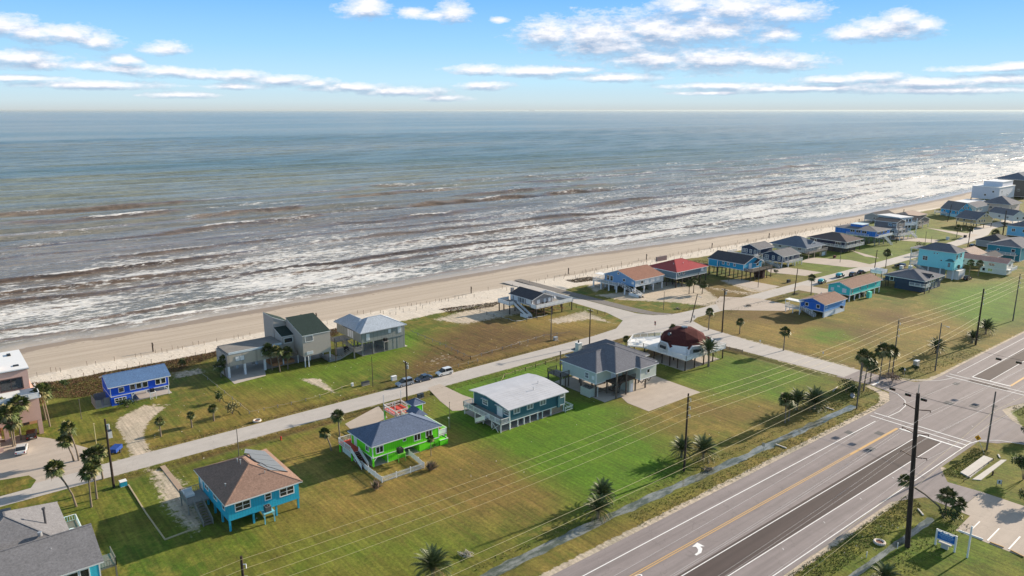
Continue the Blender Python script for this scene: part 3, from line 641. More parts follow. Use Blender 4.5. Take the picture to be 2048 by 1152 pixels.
def hip(root, x0, x1, y0, y1, z, rise, m, over=.45, fascia=TRIM, th=.2, name='roof', dz=0):
    x0 -= over; x1 += over; y0 -= over; y1 += over
    lx, ly = x1-x0, y1-y0; h = min(lx, ly)/2; mb = MB()
    if lx >= ly: r = [(x0+h, (y0+y1)/2, z+rise), (x1-h, (y0+y1)/2, z+rise)]
    else: r = [((x0+x1)/2, y0+h, z+rise), ((x0+x1)/2, y1-h, z+rise)]
    vs = [(x0, y0, z), (x1, y0, z), (x1, y1, z), (x0, y1, z)]+r
    if lx >= ly: fs = [(0, 1, 5, 4), (1, 2, 5), (2, 3, 4, 5), (3, 0, 4)]
    else: fs = [(0, 1, 4), (1, 2, 5, 4), (2, 3, 5), (3, 0, 4, 5)]
    mb.add(vs, fs); mb.cur = 1
    mb.add([(x, y, z) for x, y, _ in vs[:4]]+[(x, y, z-th) for x, y, _ in vs[:4]], [(7, 6, 5, 4), (0, 4, 5, 1), (1, 5, 6, 2), (2, 6, 7, 3), (3, 7, 4, 0)])
    # ridge and hip caps
    mb.cur = 0
    for a, b in ((0, 4), (1, 5 if lx >= ly else 4), (2, 5), (3, 4 if lx >= ly else 5)): mb.bar(vs[a], vs[b], .22, .07)
    if abs(lx-ly) > .3: mb.bar(r[0], r[1], .28, .09)
    return mb.build(name, [m, fascia], root)
def gable(root, x0, x1, y0, y1, z, rise, axis, m, wm=None, over=.45, oend=.35, fascia=TRIM, th=.2, name='roof', rp=.5):
    """ridge along axis; rp = ridge position across (0..1)"""
    mb = MB()
    if axis == 'x': e0, e1, s0, s1 = x0-oend, x1+oend, y0, y1
    else: e0, e1, s0, s1 = y0-oend, y1+oend, x0, x1
    mid = s0+(s1-s0)*rp; k0 = rise/(mid-s0); k1 = rise/(s1-mid)
    prof = [(s0-over, z-over*k0), (mid, z+rise), (s1+over, z-over*k1)]
    def P_(e, s, zz): return (e, s, zz) if axis == 'x' else (s, e, zz)
    top = [P_(e, s, zz) for e in (e0, e1) for s, zz in prof]; bot = [P_(e, s, zz-th) for e in (e0, e1) for s, zz in prof]
    fl = axis != 'x'
    F = lambda f: tuple(reversed(f)) if fl else f
    mb.add(top, [F((0, 3, 4, 1)), F((1, 4, 5, 2))]); mb.cur = 1
    mb.add(top+bot, [F((6, 7, 10, 9)), F((7, 8, 11, 10)), F((0, 1, 7, 6)), F((1, 2, 8, 7)), F((3, 9, 10, 4)), F((4, 10, 11, 5)), F((0, 6, 9, 3)), F((2, 5, 11, 8))])
    mb.cur = 0; mb.bar(P_(e0, mid, z+rise), P_(e1, mid, z+rise), .3, .08)
    r = mb.build(name, [m, fascia], root)
    if wm:
        g2 = MB(); a0, a1 = (x0, x1) if axis == 'x' else (y0, y1)
        t3 = [(s0, z-.02), (mid, z+rise-.12), (s1, z-.02)]
        vs = [P_(a, s, zz) for a in (a0, a1) for s, zz in t3]
        g2.add(vs, [F((0, 2, 1)), F((3, 4, 5)), F((0, 1, 4, 3)), F((1, 2, 5, 4)), F((0, 3, 5, 2))]); g2.build('gable_wall', wm, root)
    return r
def flatroof(root, x0, x1, y0, y1, z, m, th=.3, over=.3, fascia=TRIM, name='roof'):
    mb = MB(); mb.box(x0-over, x1+over, y0-over, y1+over, z, z+th-.02); mb.cur = 1; mb.box(x0-over+.15, x1+over-.15, y0-over+.15, y1+over-.15, z+th-.02, z+th+.01)
    return mb.build(name, [fascia, m], root)
def window(root, face, pos, u, z, w, h, cols=1, rows=1, frame=TRIM, glass=GLASS, fw=.14, name='window'):
    mb = MB(); u0, u1, z0, z1 = u-w/2, u+w/2, z, z+h
    fbox(mb, face, pos, u0-fw, u0, z0-fw, z1+fw, .06); fbox(mb, face, pos, u1, u1+fw, z0-fw, z1+fw, .06)
    fbox(mb, face, pos, u0, u1, z1, z1+fw, .06); fbox(mb, face, pos, u0, u1, z0-fw, z0, .075)
    for i in range(1, cols): c = u0+w*i/cols; fbox(mb, face, pos, c-.06, c+.06, z0, z1, .055)
    for i in range(1, rows): c = z0+h*i/rows; fbox(mb, face, pos, u0, u1, c-.04, c+.04, .045)
    f = mb.build(name, frame, root)
    g2 = MB(); fbox(g2, face, pos, u0, u1, z0, z1, .03); g2.build('pane', glass, f); return f
def door(root, face, pos, u, z, w=.95, h=2.05, m=None, name='door'):
    mb = MB(); fbox(mb, face, pos, u-w/2-.1, u-w/2, z, z+h+.1, .06); fbox(mb, face, pos, u+w/2, u+w/2+.1, z, z+h+.1, .06); fbox(mb, face, pos, u-w/2, u+w/2, z+h, z+h+.1, .06)
    mb.cur = 1; fbox(mb, face, pos, u-w/2, u+w/2, z, z+h, .03)
    d = mb.build(name, [TRIM, m or WHITE], root)
    k = MB(); fbox(k, face, pos, u+w/2-.16, u+w/2-.08, z+.95, z+1.05, .1); k.build('handle', METAL, d); return d
def shutter(root, face, pos, u, z, w, h, m=WHITE):
    """storm panel screwed over an opening"""
    mb = MB(); fbox(mb, face, pos, u-w/2, u+w/2, z, z+h, .06)
    n = int(w/.3)
    for i in range(n): fbox(mb, face, pos, u-w/2+(i+.3)*w/n, u-w/2+(i+.6)*w/n, z+.05, z+h-.05, .085)
    return mb.build('storm_shutter', m, root)
def posts(root, pts, z1, w, m, z0=-.1, rnd=False, name='post'):
    for p in pts:
        zz = p[2] if len(p) > 2 else z1
        mb = MB()
        if rnd: mb.tube([(p[0], p[1], z0), (p[0], p[1], zz)], w/2, 10)
        else: mb.box(p[0]-w/2, p[0]+w/2, p[1]-w/2, p[1]+w/2, z0, zz)
        mb.build(name, m, root)
def grid(x0, x1, y0, y1, nx, ny):
    return [(x0+(x1-x0)*i/max(nx-1, 1), y0+(y1-y0)*j/max(ny-1, 1)) for i in range(nx) for j in range(ny)]
def edgegrid(x0, x1, y0, y1, nx, ny): return grid(x0, x1, y0, y1, nx, ny)
def deck(root, x0, x1, y0, y1, z, m=GWOOD, th=.28, edge=None, name='deck'):
    mb = MB()
    mb.box(x0, x1, y0, y1, z-.06, z)
    mb.cur = 1
    mb.box(x0, x1, y0, y0+.06, z-th, z-.061); mb.box(x0, x1, y1-.06, y1, z-th, z-.061); mb.box(x0, x0+.06, y0+.061, y1-.061, z-th, z-.061); mb.box(x1-.06, x1, y0+.061, y1-.061, z-th, z-.061)
    n = max(int((x1-x0)/1.2), 1)
    for i in range(1, n): x = x0+(x1-x0)*i/n; mb.box(x-.04, x+.04, y0+.061, y1-.061, z-th+.04, z-.062)
    return mb.build(name, [m, edge or m], root)
def rail(root, pts, z, m=TRIM, h=1.0, style='bal', step=.32, name='railing', rails=3):
    mb = MB()
    for a, b in zip(pts, pts[1:]):
        za = a[2] if len(a) > 2 else z; zb = b[2] if len(b) > 2 else z
        A_ = Vector((a[0], a[1], za)); B2 = Vector((b[0], b[1], zb)); L = (B2-A_).length; up = Vector((0, 0, 1))
        mb.bar(A_+up*h, B2+up*h, .12, .07); 
        n = max(int(L/1.9), 1)
        for i in range(n+1): p = A_.lerp(B2, i/n); mb.bar(p-up*.15, p+up*(h+.06), .10)
        if style == 'bal':
            mb.bar(A_+up*.12, B2+up*.12, .05, .07)
            n = max(int(L/step), 1)
            for i in range(n): p = A_.lerp(B2, (i+.5)/n); mb.bar(p+up*.1, p+up*h, .07)
        elif style == 'board':
            for k in range(rails): q = h*(k+.5)/rails; mb.bar(A_+up*q, B2+up*q, .04, .16)
        elif style == 'solid':
            mb.bar(A_+up*(h*.5), B2+up*(h*.5), .05, h*.92)
    return mb.build(name, m, root)
def stairs(root, top, bot, w, m=GWOOD, mr=TRIM, railh=.95, n=None, solid=False, style='bal'):
    T_, B2 = Vector(top), Vector(bot); d = (B2-T_); hd = Vector((d.x, d.y, 0)).normalized(); sd2 = Vector((-hd.y, hd.x, 0))*w/2
    n = n or max(int(abs(d.z)/.2), 3); mb = MB()
    for s in (-1, 1): mb.bar(T_+sd2*s+Vector((0, 0, -.16)), B2+sd2*s+Vector((0, 0, -.05)), .07, .3)
    for i in range(n):
        p = T_.lerp(B2, (i+.5)/n); run = Vector((d.x, d.y, 0)).length/n
        a = p-hd*run*.55; b2 = p+hd*run*.5; mb.bar(a, b2, w-.08, .05)
    st_ = mb.build('stairs', m, root)
    if mr:
        for s in (-1, 1):
            r = MB(); a, b2 = T_+sd2*s, B2+sd2*s; up = Vector((0, 0, 1)); L = (b2-a).length
            r.bar(a+up*railh, b2+up*railh, .09, .07)
            for i in range(4): p = a.lerp(b2, i/3); r.bar(p-up*.1, p+up*railh, .09)
            if style == 'bal':
                k = int(L/.32)
                for i in range(k): p = a.lerp(b2, (i+.5)/k); r.bar(p, p+up*railh, .045)
            elif style == 'solid': r.bar(a+up*railh*.5, b2+up*railh*.5, .05, railh*.8)
            r.build('handrail', mr, st_)
    return st_
def ac_unit(root, x, y, z, s=.85, h=.8, m=None):
    mb = MB(); mb.box(x-s/2, x+s/2, y-s/2, y+s/2, z, z+h)
    mb.cur = 1
    for k in range(7): q = z+.08+k*(h-.16)/7; mb.box(x-s/2-.012, x+s/2+.012, y-s/2-.012, y+s/2+.012, q, q+.03)
    mb.tube([(x, y, z+h), (x, y, z+h+.03)], s*.4, 14); mb.cur = 2; mb.tube([(x, y, z+h+.03), (x, y, z+h+.06)], s*.1, 8)
    a = mb.build('air_conditioner', [m or mat('ac_casing', (.16, .16, .16), rough=.5), BLACK, METAL], root); return a
def vent(root, x, y, z, h=.5, r=.09, m=None):
    mb = MB(); mb.tube([(x, y, z-.35), (x, y, z+h)], r, 8); mb.tube([(x, y, z+h), (x, y, z+h+.1)], r*1.7, 8); mb.build('vent_pipe', m or METAL, root)
def chimney(root, x0, x1, y0, y1, z0, z1, m, cap=BLACK):
    mb = MB(); mb.box(x0, x1, y0, y1, z0, z1); mb.cur = 1; mb.box(x0-.1, x1+.1, y0-.1, y1+.1, z1, z1+.12); mb.cur = 2
    cx, cy = (x0+x1)/2, (y0+y1)/2; mb.tube([(cx, cy, z1+.12), (cx, cy, z1+.7)], .2, 8); mb.build('chimney', [m, TRIM, cap], root)
def house(label, x, y, cat='house', name='stilt_house', group='beach houses raised on stilts'):
    return thing(name, label, cat, (x, y, 0), 0, group)

# ================================================================== houses
SH_GREY, SH_BLUE, SH_BROWN, SH_DARK, SH_SLATE, SH_TAN = shingle(114, 114, 118), shingle(94, 106, 128), shingle(136, 112, 100), shingle(74, 74, 80), shingle(98, 108, 122), shingle(168, 150, 140)
SH_NAVY = shingle(106, 108, 116)
TURQ = board(38, 165, 196, 'v', .45); TURQP = paint(40, 160, 190)
# --- turquoise house, brown hip roof (near left)
def h_turq():
    r = house('turquoise house with a brown hip roof patched by grey solar film, near left', 33.1, 112.6)
    L, D = 11.9, 14.9
    walls(r, 0, L, 0, D, 2.0, 5.0, TURQ, trim=None)
    mb = MB(); mb.box(-.03, .1, -.03, D+.03, 1.85, 2.05); mb.box(.1, L+.03, -.03, .1, 1.85, 2.05); mb.build('floor_beam', TURQP, r)
    hip(r, 0, L, 0, D, 5.05, 2.75, SH_BROWN, .55)
    window(r, S, 0, 2.4, 3.25, 2.3, 1.25, 2, 2); window(r, S, 0, 6.6, 3.5, .9, 1.0, 1, 2); window(r, S, 0, 9.8, 3.25, 2.3, 1.25, 2, 2)
    window(r, Wf, 0, 2.0, 3.2, .9, 1.2, 1, 2); window(r, Wf, 0, 6.1, 3.2, 1.6, 1.25, 2, 2); window(r, Wf, 0, 10.5, 3.2, 1.6, 1.25, 2, 2); door(r, Wf, 0, 13.2, 2.05)
    posts(r, grid(.2, L-.2, .2, D-.2, 4, 5), 2.0, .3, TURQP)
    # solar film panels on the east slope, with a ragged black edge
    mb = MB(); sl = 2.75/(L/2+.55)
    for k in range(4):
        y0 = 3.4+k*2.6
        q = [(L-.4+(-0)*0, y0), (L-.4, y0+2.5), (7.3+.25*k, y0+2.5), (8.4-.5*k if k < 3 else 7.0, y0)]
        mb.add([(a, b2, 5.05+(L+.55-a)*sl+.05) for a, b2 in q]+[(a, b2, 5.05+(L+.55-a)*sl+.1) for a, b2 in q], [(4, 5, 6, 7), (0, 4, 7, 3), (0, 1, 5, 4), (1, 2, 6, 5), (2, 3, 7, 6)])
    mb.cur = 1
    edge = [(11.5, 3.3), (10.2, 3.5), (9.4, 4.4), (8.5, 5.0), (8.2, 6.4), (7.4, 7.2), (7.1, 9), (6.7, 10.5)]
    for a, b2 in zip(edge, edge[1:]): mb.bar((a[0], a[1], 5.05+(L+.55-a[0])*sl+.1), (b2[0], b2[1], 5.05+(L+.55-b2[0])*sl+.1), .22, .05)
    mb.build('solar_panels', [mat('solar_film', (.16, .17, .18), rough=.35, var=.1), BLACK], r)
    vent(r, 5.0, 7.4, 7.3, .9); vent(r, 4.9, 8.6, 7.5, .4); vent(r, 1.3, 4.4, 5.9, .3); vent(r, 7.5, 3.2, 6.6, .3, .06)
    # stair and landing on the left side
    deck(r, -3.6, -.1, 9.4, 13.6, 2.0, GWOOD); rail(r, [(-3.6, 9.4), (-3.6, 13.6), (-.2, 13.6)], 2.0, GWOOD); posts(r, [(-3.5, 9.5), (-3.5, 13.5), (-1.9, 9.5), (-1.9, 13.5)], 1.9, .2, GWOOD)
    stairs(r, (-2.0, 9.4, 1.95), (-2.0, 4.2, .05), 1.5, WOOD, GWOOD)
    mb = MB(); mb.box(-3.4, -1.7, 11.6, 13.3, 2.05, 2.45); mb.box(-3.4, -3.25, 11.6, 13.3, 2.45, 3.0); mb.box(-3.2, -1.7, 13.15, 13.3, 2.45, 3.0); mb.build('bench', WHITE, r)
    # air conditioner on a stand
    mb = MB(); mb.box(5.2, 7.0, -1.5, -.1, 1.75, 1.9)
    for x in (5.3, 6.9): mb.box(x-.08, x+.08, -1.45, -1.29, 0, 1.75)
    for x in (5.3, 6.9): mb.bar((x, -1.3, .9), (x, -.1, 1.7), .08)
    mb.build('equipment_stand', mat('pale_turquoise_paint', srgb(120, 190, 205)), r); ac_unit(r, 6.1, -.75, 1.9, .95, .95)
    return r
h_turq()
# --- lime green house with tower and pool-side deck
LIME = board(104, 224, 30, 'v', .45); LIMEP = paint(104, 224, 30)
def h_green():
    r = house('lime green house with a blue shingled hip roof and white picket yard', 62.0, 118.0)
    L, D = 15.0, 8.6
    walls(r, 0, L, 0, D, 1.9, 4.3, LIME)
    hip(r, 0, L, 0, D, 4.42, 2.2, SH_BLUE, .5)
    mb = MB(); mb.box(3.2, 7.0, .05, D-.3, 0, 1.9); mb.cur = 1; mb.box(3.14, 3.25, -.02, .1, 0, 1.9); mb.build('lower_wall', [LIME, TRIM], r)
    mb = MB(); mb.box(10.4, 14.95, .06, 6.0, 0, 1.88); mb.build('store_room', LIME, r); mb = MB(); mb.box(15.1, 17.0, -.2, 1.6, 0, 1.1); mb.cur = 1; mb.box(15.05, 17.05, -.25, -.15, 1.1, 1.2); mb.box(16.95, 17.05, -.15, 1.6, 1.1, 1.2); mb.build('bin_screen', [LIME, TRIM], r)
    window(r, S, 0, 1.5, 2.6, 1.4, 1.2, 2); window(r, S, 0, 7.0, 3.4, .6, .45, 1, glass=BLACK, fw=.08); window(r, S, 0, 9.9, 2.75, 1.3, 1.2, 2); window(r, S, 0, 12.6, 2.75, 1.3, 1.2, 2)
    window(r, Wf, 0, 2.0, 2.7, 1.1, .9, 2); door(r, Wf, 0, 6.8, 1.95)
    posts(r, [(.15, .15), (.15, 4), (.15, 8.3), (8.8, D-.3), (14.8, .2), (14.8, 8.3), (8.8, 4)], 1.85, .3, LIMEP)
    mb = MB()
    for a, b2 in (((.2, .1, 1.0), (1.1, .1, 1.9)), ((.1, .2, 1.0), (.1, 1.1, 1.9))): mb.bar(a, b2, .12)
    mb.build('brace', TRIM, r)
    # walk-round deck
    deck(r, -2.0, -.06, 4.4, 10.2, 2.0, REDDECK, edge=TRIM); rail(r, [(-2.0, 5.0), (-2.0, 10.2), (14.8, 10.2)], 2.0, TRIM)
    deck(r, -.06, 15.0, D+.02, 10.2, 2.0, REDDECK, edge=TRIM)
    deck(r, 15.06, 17.4, .7, 12.4, 2.0, REDDECK, edge=TRIM); rail(r, [(15.1, .7), (17.4, .7), (17.4, 12.4)], 2.0, TRIM, style='solid')
    posts(r, [(17.2, .9), (17.2, 5.6), (17.2, 12.2), (-1.8, 5), (-1.8, 10), (6, 10)], 1.8, .28, LIMEP)
    stairs(r, (-1.4, 4.4, 1.95), (-1.4, .6, .05), 1.5, mat('dark_red_treads', (.09, .02, .02)), TRIM, style='solid')
    # raised sun deck and observation tower at the back
    deck(r, 12.4, 16.6, 12.6, 17.4, 3.0, REDDECK, edge=TRIM); rail(r, [(12.4, 12.6), (16.6, 12.6), (16.6, 17.4), (12.4, 17.4), (12.4, 12.6)], 3.0, TRIM, style='board', rails=2)
    posts(r, [(12.5, 12.7), (16.5, 12.7), (16.5, 17.3), (12.5, 17.3)], 2.8, .22, LIMEP); posts(r, [(12.4, 17.5), (16.7, 17.5), (12.3, 12.5)], 6.3, .12, TRIM, name='flag_post')
    stairs(r, (13.2, 12.6, 2.95), (13.2, 10.3, 2.05), 1.2, GWOOD, TRIM, n=4)
    mb = MB(); mb.box(14.6, 16.8, 8.75, 10.95, 2.0, 6.1); mb.cur = 1
    for x in (14.58, 16.69): mb.box(x, x+.14, 8.72, 8.85, 2.0, 6.1)
    mb.build('tower', [LIME, TRIM], r); hip(r, 14.6, 16.8, 8.75, 10.95, 6.1, .95, SH_BLUE, .45, name='tower_roof')
    mb = MB(); mb.add([(12.6, 5.4, 5.3), (16.0, 5.4, 4.6), (16.0, 8.7, 4.9), (12.6, 8.7, 5.2), (14.3, 6.0, 6.2), (14.3, 8.7, 6.2)], [(0, 1, 4), (1, 2, 5, 4), (3, 0, 4, 5), (2, 3, 5)]); mb.build('dormer_roof', SH_BLUE, r)
    # AC on a platform
    mb = MB(); mb.box(4.6, 6.4, -1.5, -.06, 1.55, 1.68)
    for x in (4.75, 6.25): mb.box(x-.06, x+.06, -1.45, -1.33, 0, 1.55)
    mb.build('equipment_stand', mat('lime_stand_paint', srgb(120, 190, 70)), r); ac_unit(r, 5.5, -.75, 1.68, 1.0, .95, mat('ac_dark', (.05, .05, .05)))
    return r
h_green()
def picket_fence(pts, h, label, group=None, m=TRIM, gap=.22, name='picket_fence', zoff=0):
    o = pts[0]; r = thing(name, label, 'fence', (o[0], o[1], 0), 0, group)
    for a, b2 in zip(pts, pts[1:]):
        A_ = Vector((a[0]-o[0], a[1]-o[1], 0)); B2 = Vector((b2[0]-o[0], b2[1]-o[1], 0)); L = (B2-A_).length; mb = MB(); up = Vector((0, 0, 1))
        for q in (.25, h-.2): mb.bar(A_+up*q, B2+up*q, .05, .1)
        n = int(L/gap)
        for i in range(n): p = A_.lerp(B2, (i+.5)/n); mb.bar(p+up*.06, p+up*h, gap*.62, .03)
        mb.build('fence_panel', m, r)
        n = max(int(L/2.4), 1)
        for i in range(n+(b2 == pts[-1])): p = A_.lerp(B2, i/n); q = MB(); q.bar(p, p+up*(h+.12), .14); q.build('fence_post', m, r)
    return r
picket_fence([(60.6, 127.6), (60.4, 119.4), (60.3, 111.6), (69.3, 111.6), (69.6, 114), (69.9, 118.0)], 1.15, 'white picket fence round the small yard of the lime green house')
# --- navy teal house with shallow white roof
TEAL = board(34, 78, 98, 'v', .5); TEALS = board(52, 102, 118, 'h', .22); TEALP = paint(34, 78, 98)
def h_white_roof():
    r = house('dark teal house under a broad white roof, between the green and sage houses', 93.0, 115.1)
    L, D = 15.9, 12.9
    walls(r, 0, L, 0, D, 1.85, 4.7, TEALS)
    mb = MB(); wr = mat('white_metal_roof', (.47, .48, .52), rough=.55, var=.16, scale=.35)
    prof = [(-.6, 4.75), (3.4, 5.35), (7.4, 5.7), (10.6, 5.55), (D+.6, 5.1)]
    x0, x1 = -.9, L+.6
    vs = [(x, y, z) for x in (x0, x1) for y, z in prof]+[(x, y, z-.18) for x in (x0, x1) for y, z in prof]; n = 5
    mb.add(vs, [(i, i+n, i+1+n, i+1) for i in range(4)]+[(i+10, i+11, i+16, i+15) for i in range(4)]+[(i, i+1, i+11, i+10) for i in range(4)]+[(i+5, i+15, i+16, i+6) for i in range(4)]+[(0, 10, 15, 5), (4, 9, 19, 14)])
    for k in range(8):
        y = .4+k*.8; z = np.interp(y, [p[0] for p in prof], [p[1] for p in prof]); mb.box(x0+.02, x1-.02, y, y+.06, z+.0, z+.035)
    mb.build('roof', wr, r)
    g2 = MB(); pr = [(0, 4.69)]+[(y, z-.19) for y, z in prof[1:4]]+[(D, 4.69)]
    for x, fl in ((0.0, 0), (L, 1)):
        f = [(x+(.012 if not fl else -.012), y, z) for y, z in pr]; g2.add(f, [tuple(range(5)) if fl else tuple(reversed(range(5)))])
    g2.build('gable_wall', TEALS, r)
    for u in (1.9, 5.6, 9.3): window(r, S, 0, u, 3.3, 1.5, .95, 2, glass=BLIND)
    window(r, S, 0, 14.9, 3.6, 1.2, .9, 1, glass=BLIND); mb = MB(); mb.box(13.4, 14.0, -.5, 0, 1.6, 4.2); mb.build('closet', TEALS, r)
    window(r, Wf, 0, 8.6, 3.0, 1.7, 1.1, 1, 2, glass=BLIND); window(r, Wf, 0, 1.1, 3.0, 1.6, 1.1, 1, 2, glass=BLIND); door(r, Wf, 0, 3.4, 1.95, 1.7, 2.1)
    mb = MB()
    for u in (8.6, 1.1): fbox(mb, Wf, 0, u-1.0, u+1.0, 4.2, 4.28, .5)
    fbox(mb, Wf, 0, 2.3, 4.6, 4.25, 4.35, .5); mb.build('awning', TRIM, r)
    deck(r, -2.6, -.02, -.2, D+.3, 1.95, GWOOD, edge=TRIM); rail(r, [(-.2, -.2), (-2.6, -.2), (-2.6, D+.3), (-.1, D+.3)], 1.95, TRIM)
    posts(r, [(-2.5, y) for y in (-.1, 3, 6, 9, 12.9)]+[(-.1, -.1)], 1.9, .16, TRIM); posts(r, grid(.2, L-.2, .2, D-.2, 5, 4), 1.8, .24, WHITE)
    posts(r, [(x, .15) for x in (2.3, 5.7, 9.3)], 1.8, .18, WHITE)
    stairs(r, (-3.1, 4.0, 1.9), (-3.1, 7.4, .05), 1.1, GWOOD, TRIM, style='solid')
    mb = MB(); 
    for (a, b2) in (((-2.9, .3, .1), (-2.9, 2.2, 1.6)), ((-2.9, 2.2, .1), (-2.9, .3, 1.6))): mb.bar(a, b2, .08)
    mb.build('brace', TRIM, r)
    mb = MB(); mb.box(9, L-.3, 5.5, 5.7, 0, 1.8); mb.box(L-3.5, L-.3, .6, .75, 0, 1.75); mb.build('lower_wall', mat('tan_panel', (.33, .25, .18)), r)
    rail(r, [(L-.4, -.6), (L+2.0, -.6), (L+2.0, 2.4)], .1, TRIM, 1.1, 'board', rails=2, name='gate_rail')
    vent(r, 9.8, 3.8, 5.7, .25, .07); vent(r, 13.1, 6.0, 5.8, .25, .07)
    # table and chairs on the deck
    mb = MB(); mb.box(-1.9, -.9, 10.3, 11.3, 2.65, 2.7); mb.tube([(-1.4, 10.8, 1.95), (-1.4, 10.8, 2.65)], .05, 6); mb.build('deck_table', BLACK, r)
    return r
h_white_roof()
# --- sage house with staggered hip roofs
SAGE = board(190, 198, 188, 'h', .2); SAGEP = paint(190, 198, 188)
def h_sage():
    r = house('sage grey house with a staggered slate blue hip roof beside a wide concrete parking slab', 120.1, 116.5)
    z0, z1 = 3.45, 6.35
    walls(r, 0, 9.0, 0, 11.5, z0, z1, SAGE, trim=None); walls(r, 7.4, 15.5, 2.5, 15.4, z0, z1, SAGE, trim=None, name='back_wing'); walls(r, 10.2, 15.9, -4.7, 3, z0, z1, SAGE, trim=None, name='front_wing')
    mb = MB()
    for x, y in ((-.03, -.03), (10.17, -4.73)): mb.box(x, x+.14, y, y+.14, z0, z1)
    mb.box(-.03, 9.02, -.03, .1, z0-.2, z0); mb.box(-.03, .1, .1, 11.5, z0-.2, z0); mb.box(10.17, 15.93, -4.73, -4.6, z0-.2, z0); mb.box(10.17, 10.3, -4.6, 0, z0-.2, z0); mb.build('floor_trim', TRIM, r)
    hip(r, 0, 16.0, 0, 11.3, 6.4, 2.6, SH_NAVY, .6); hip(r, 3.2, 16.9, -3.2, 13.2, 6.42, 3.4, SH_NAVY, .5); hip(r, 10.3, 15.9, -4.6, 6, 6.41, 1.35, SH_NAVY, .5); hip(r, 7.6, 19.0, 1.0, 15.5, 6.43, 3.0, SH_NAVY, .5)
    chimney(r, 6.9, 8.1, 13.1, 14.3, 5.5, 8.6, SAGE)
    window(r, Wf, 0, 3.0, 4.1, 1.1, 1.25, 1, 2, glass=BLIND); mb = MB(); fbox(mb, Wf, 0, .5, 1.3, 4.2, 5.1, .08); mb.build('meter_panel', TRIM, r)
    window(r, S, -4.7, 13, 4.6, .9, .9); window(r, S, 2.5, 8.9, 4.4, .8, 1.4); door(r, S, 0, 6.0, 3.6, 1.6, 2.1)
    DW = mat('brown_post', (.12, .10, .085), rough=.9)
    posts(r, [(3.2, -3.6, 6.2), (7.0, -3.2, 6.2), (10.6, -2.9, 6.2)]+[(14.0, -3.1, 3.3)], 6.2, .3, DW)
    posts(r, [(x, y) for x in (.2, 4, 8.6, 12.2, 15.3) for y in (.2, 5.2, 9.5, 13.6) if not (x < 6 and y > 13)], z0-.1, .28, DW)
    deck(r, 3.3, 10.2, -3.2, -.05, 3.55, DWOOD); rail(r, [(7.2, -3.2), (10.2, -3.2)], 3.55, DW)
    deck(r, -3.0, -.05, 9.0, 13.6, 3.3, GWOOD, edge=DW); rail(r, [(-.1, 9.0), (-3.0, 9.0), (-3.0, 13.6), (0, 13.6)], 3.3, DW); posts(r, [(-2.9, 9.1), (-2.9, 13.5), (-1.2, 9.1)], 3.2, .26, DW)
    deck(r, 4.0, 9.2, 13.9, 17.0, 3.3, GWOOD); posts(r, [(4.2, 16.8), (9, 16.8)], 6.3, .2, DW)
    stairs(r, (6.6, -2.0, 3.4), (3.9, -2.0, 1.5), 1.2, DWOOD, DW, style='none'); stairs(r, (3.9, -1.0, 1.5), (6.6, -.8, .05), 1.2, DWOOD, DW, style='none')
    mb = MB(); mb.box(8.6, 10.0, -2.8, 3.0, 0, 3.3); mb.cur = 1; mb.box(9.0, 9.9, -2.86, -2.8, .05, 2.1); mb.build('store_room', [SAGE, WHITE], r)
    mb = MB(); mb.box(-1.2, .8, .75, 3.9, .03, 2.0); mb.cur = 1; mb.box(-1.0, .6, .95, 3.7, 1.99, 2.02); mb.build('equipment_screen', [SAGE, DCONC], r); ac_unit(r, -.3, 1.8, 1.5, .9, .8); ac_unit(r, -.2, 3.0, 1.5, .9, .8)
    mb = MB(); mb.tube([(.15, -.1, 6.2), (.15, -.1, 3.3), (.5, -.2, 3.0), (.5, -.2, .1)], .07, 6); mb.tube([(-.1, 11.3, 6.2), (-.1, 11.3, 3.3), (-.5, 11, 2.9), (-.5, 11, .1), (-.9, 11, .05)], .07, 6); mb.build('downpipe', TRIM, r)
    mb = MB()
    for x in (11.0, 13.6): 
        for s in (-1, 1): mb.bar((x, -4.5, 2.3), (x+s*1.0, -4.5, 3.3), .14)
    mb.build('brace', DW, r)
    mb = MB(); mb.box(3.6, 4.8, -2.6, -1.6, .4, .5); mb.box(3.9, 4.5, 1, 4, .4, .5); mb.box(2, 3.6, 1.2, 1.6, .4, .5); mb.build('picnic_table', WOOD, r)
    return r
h_sage()
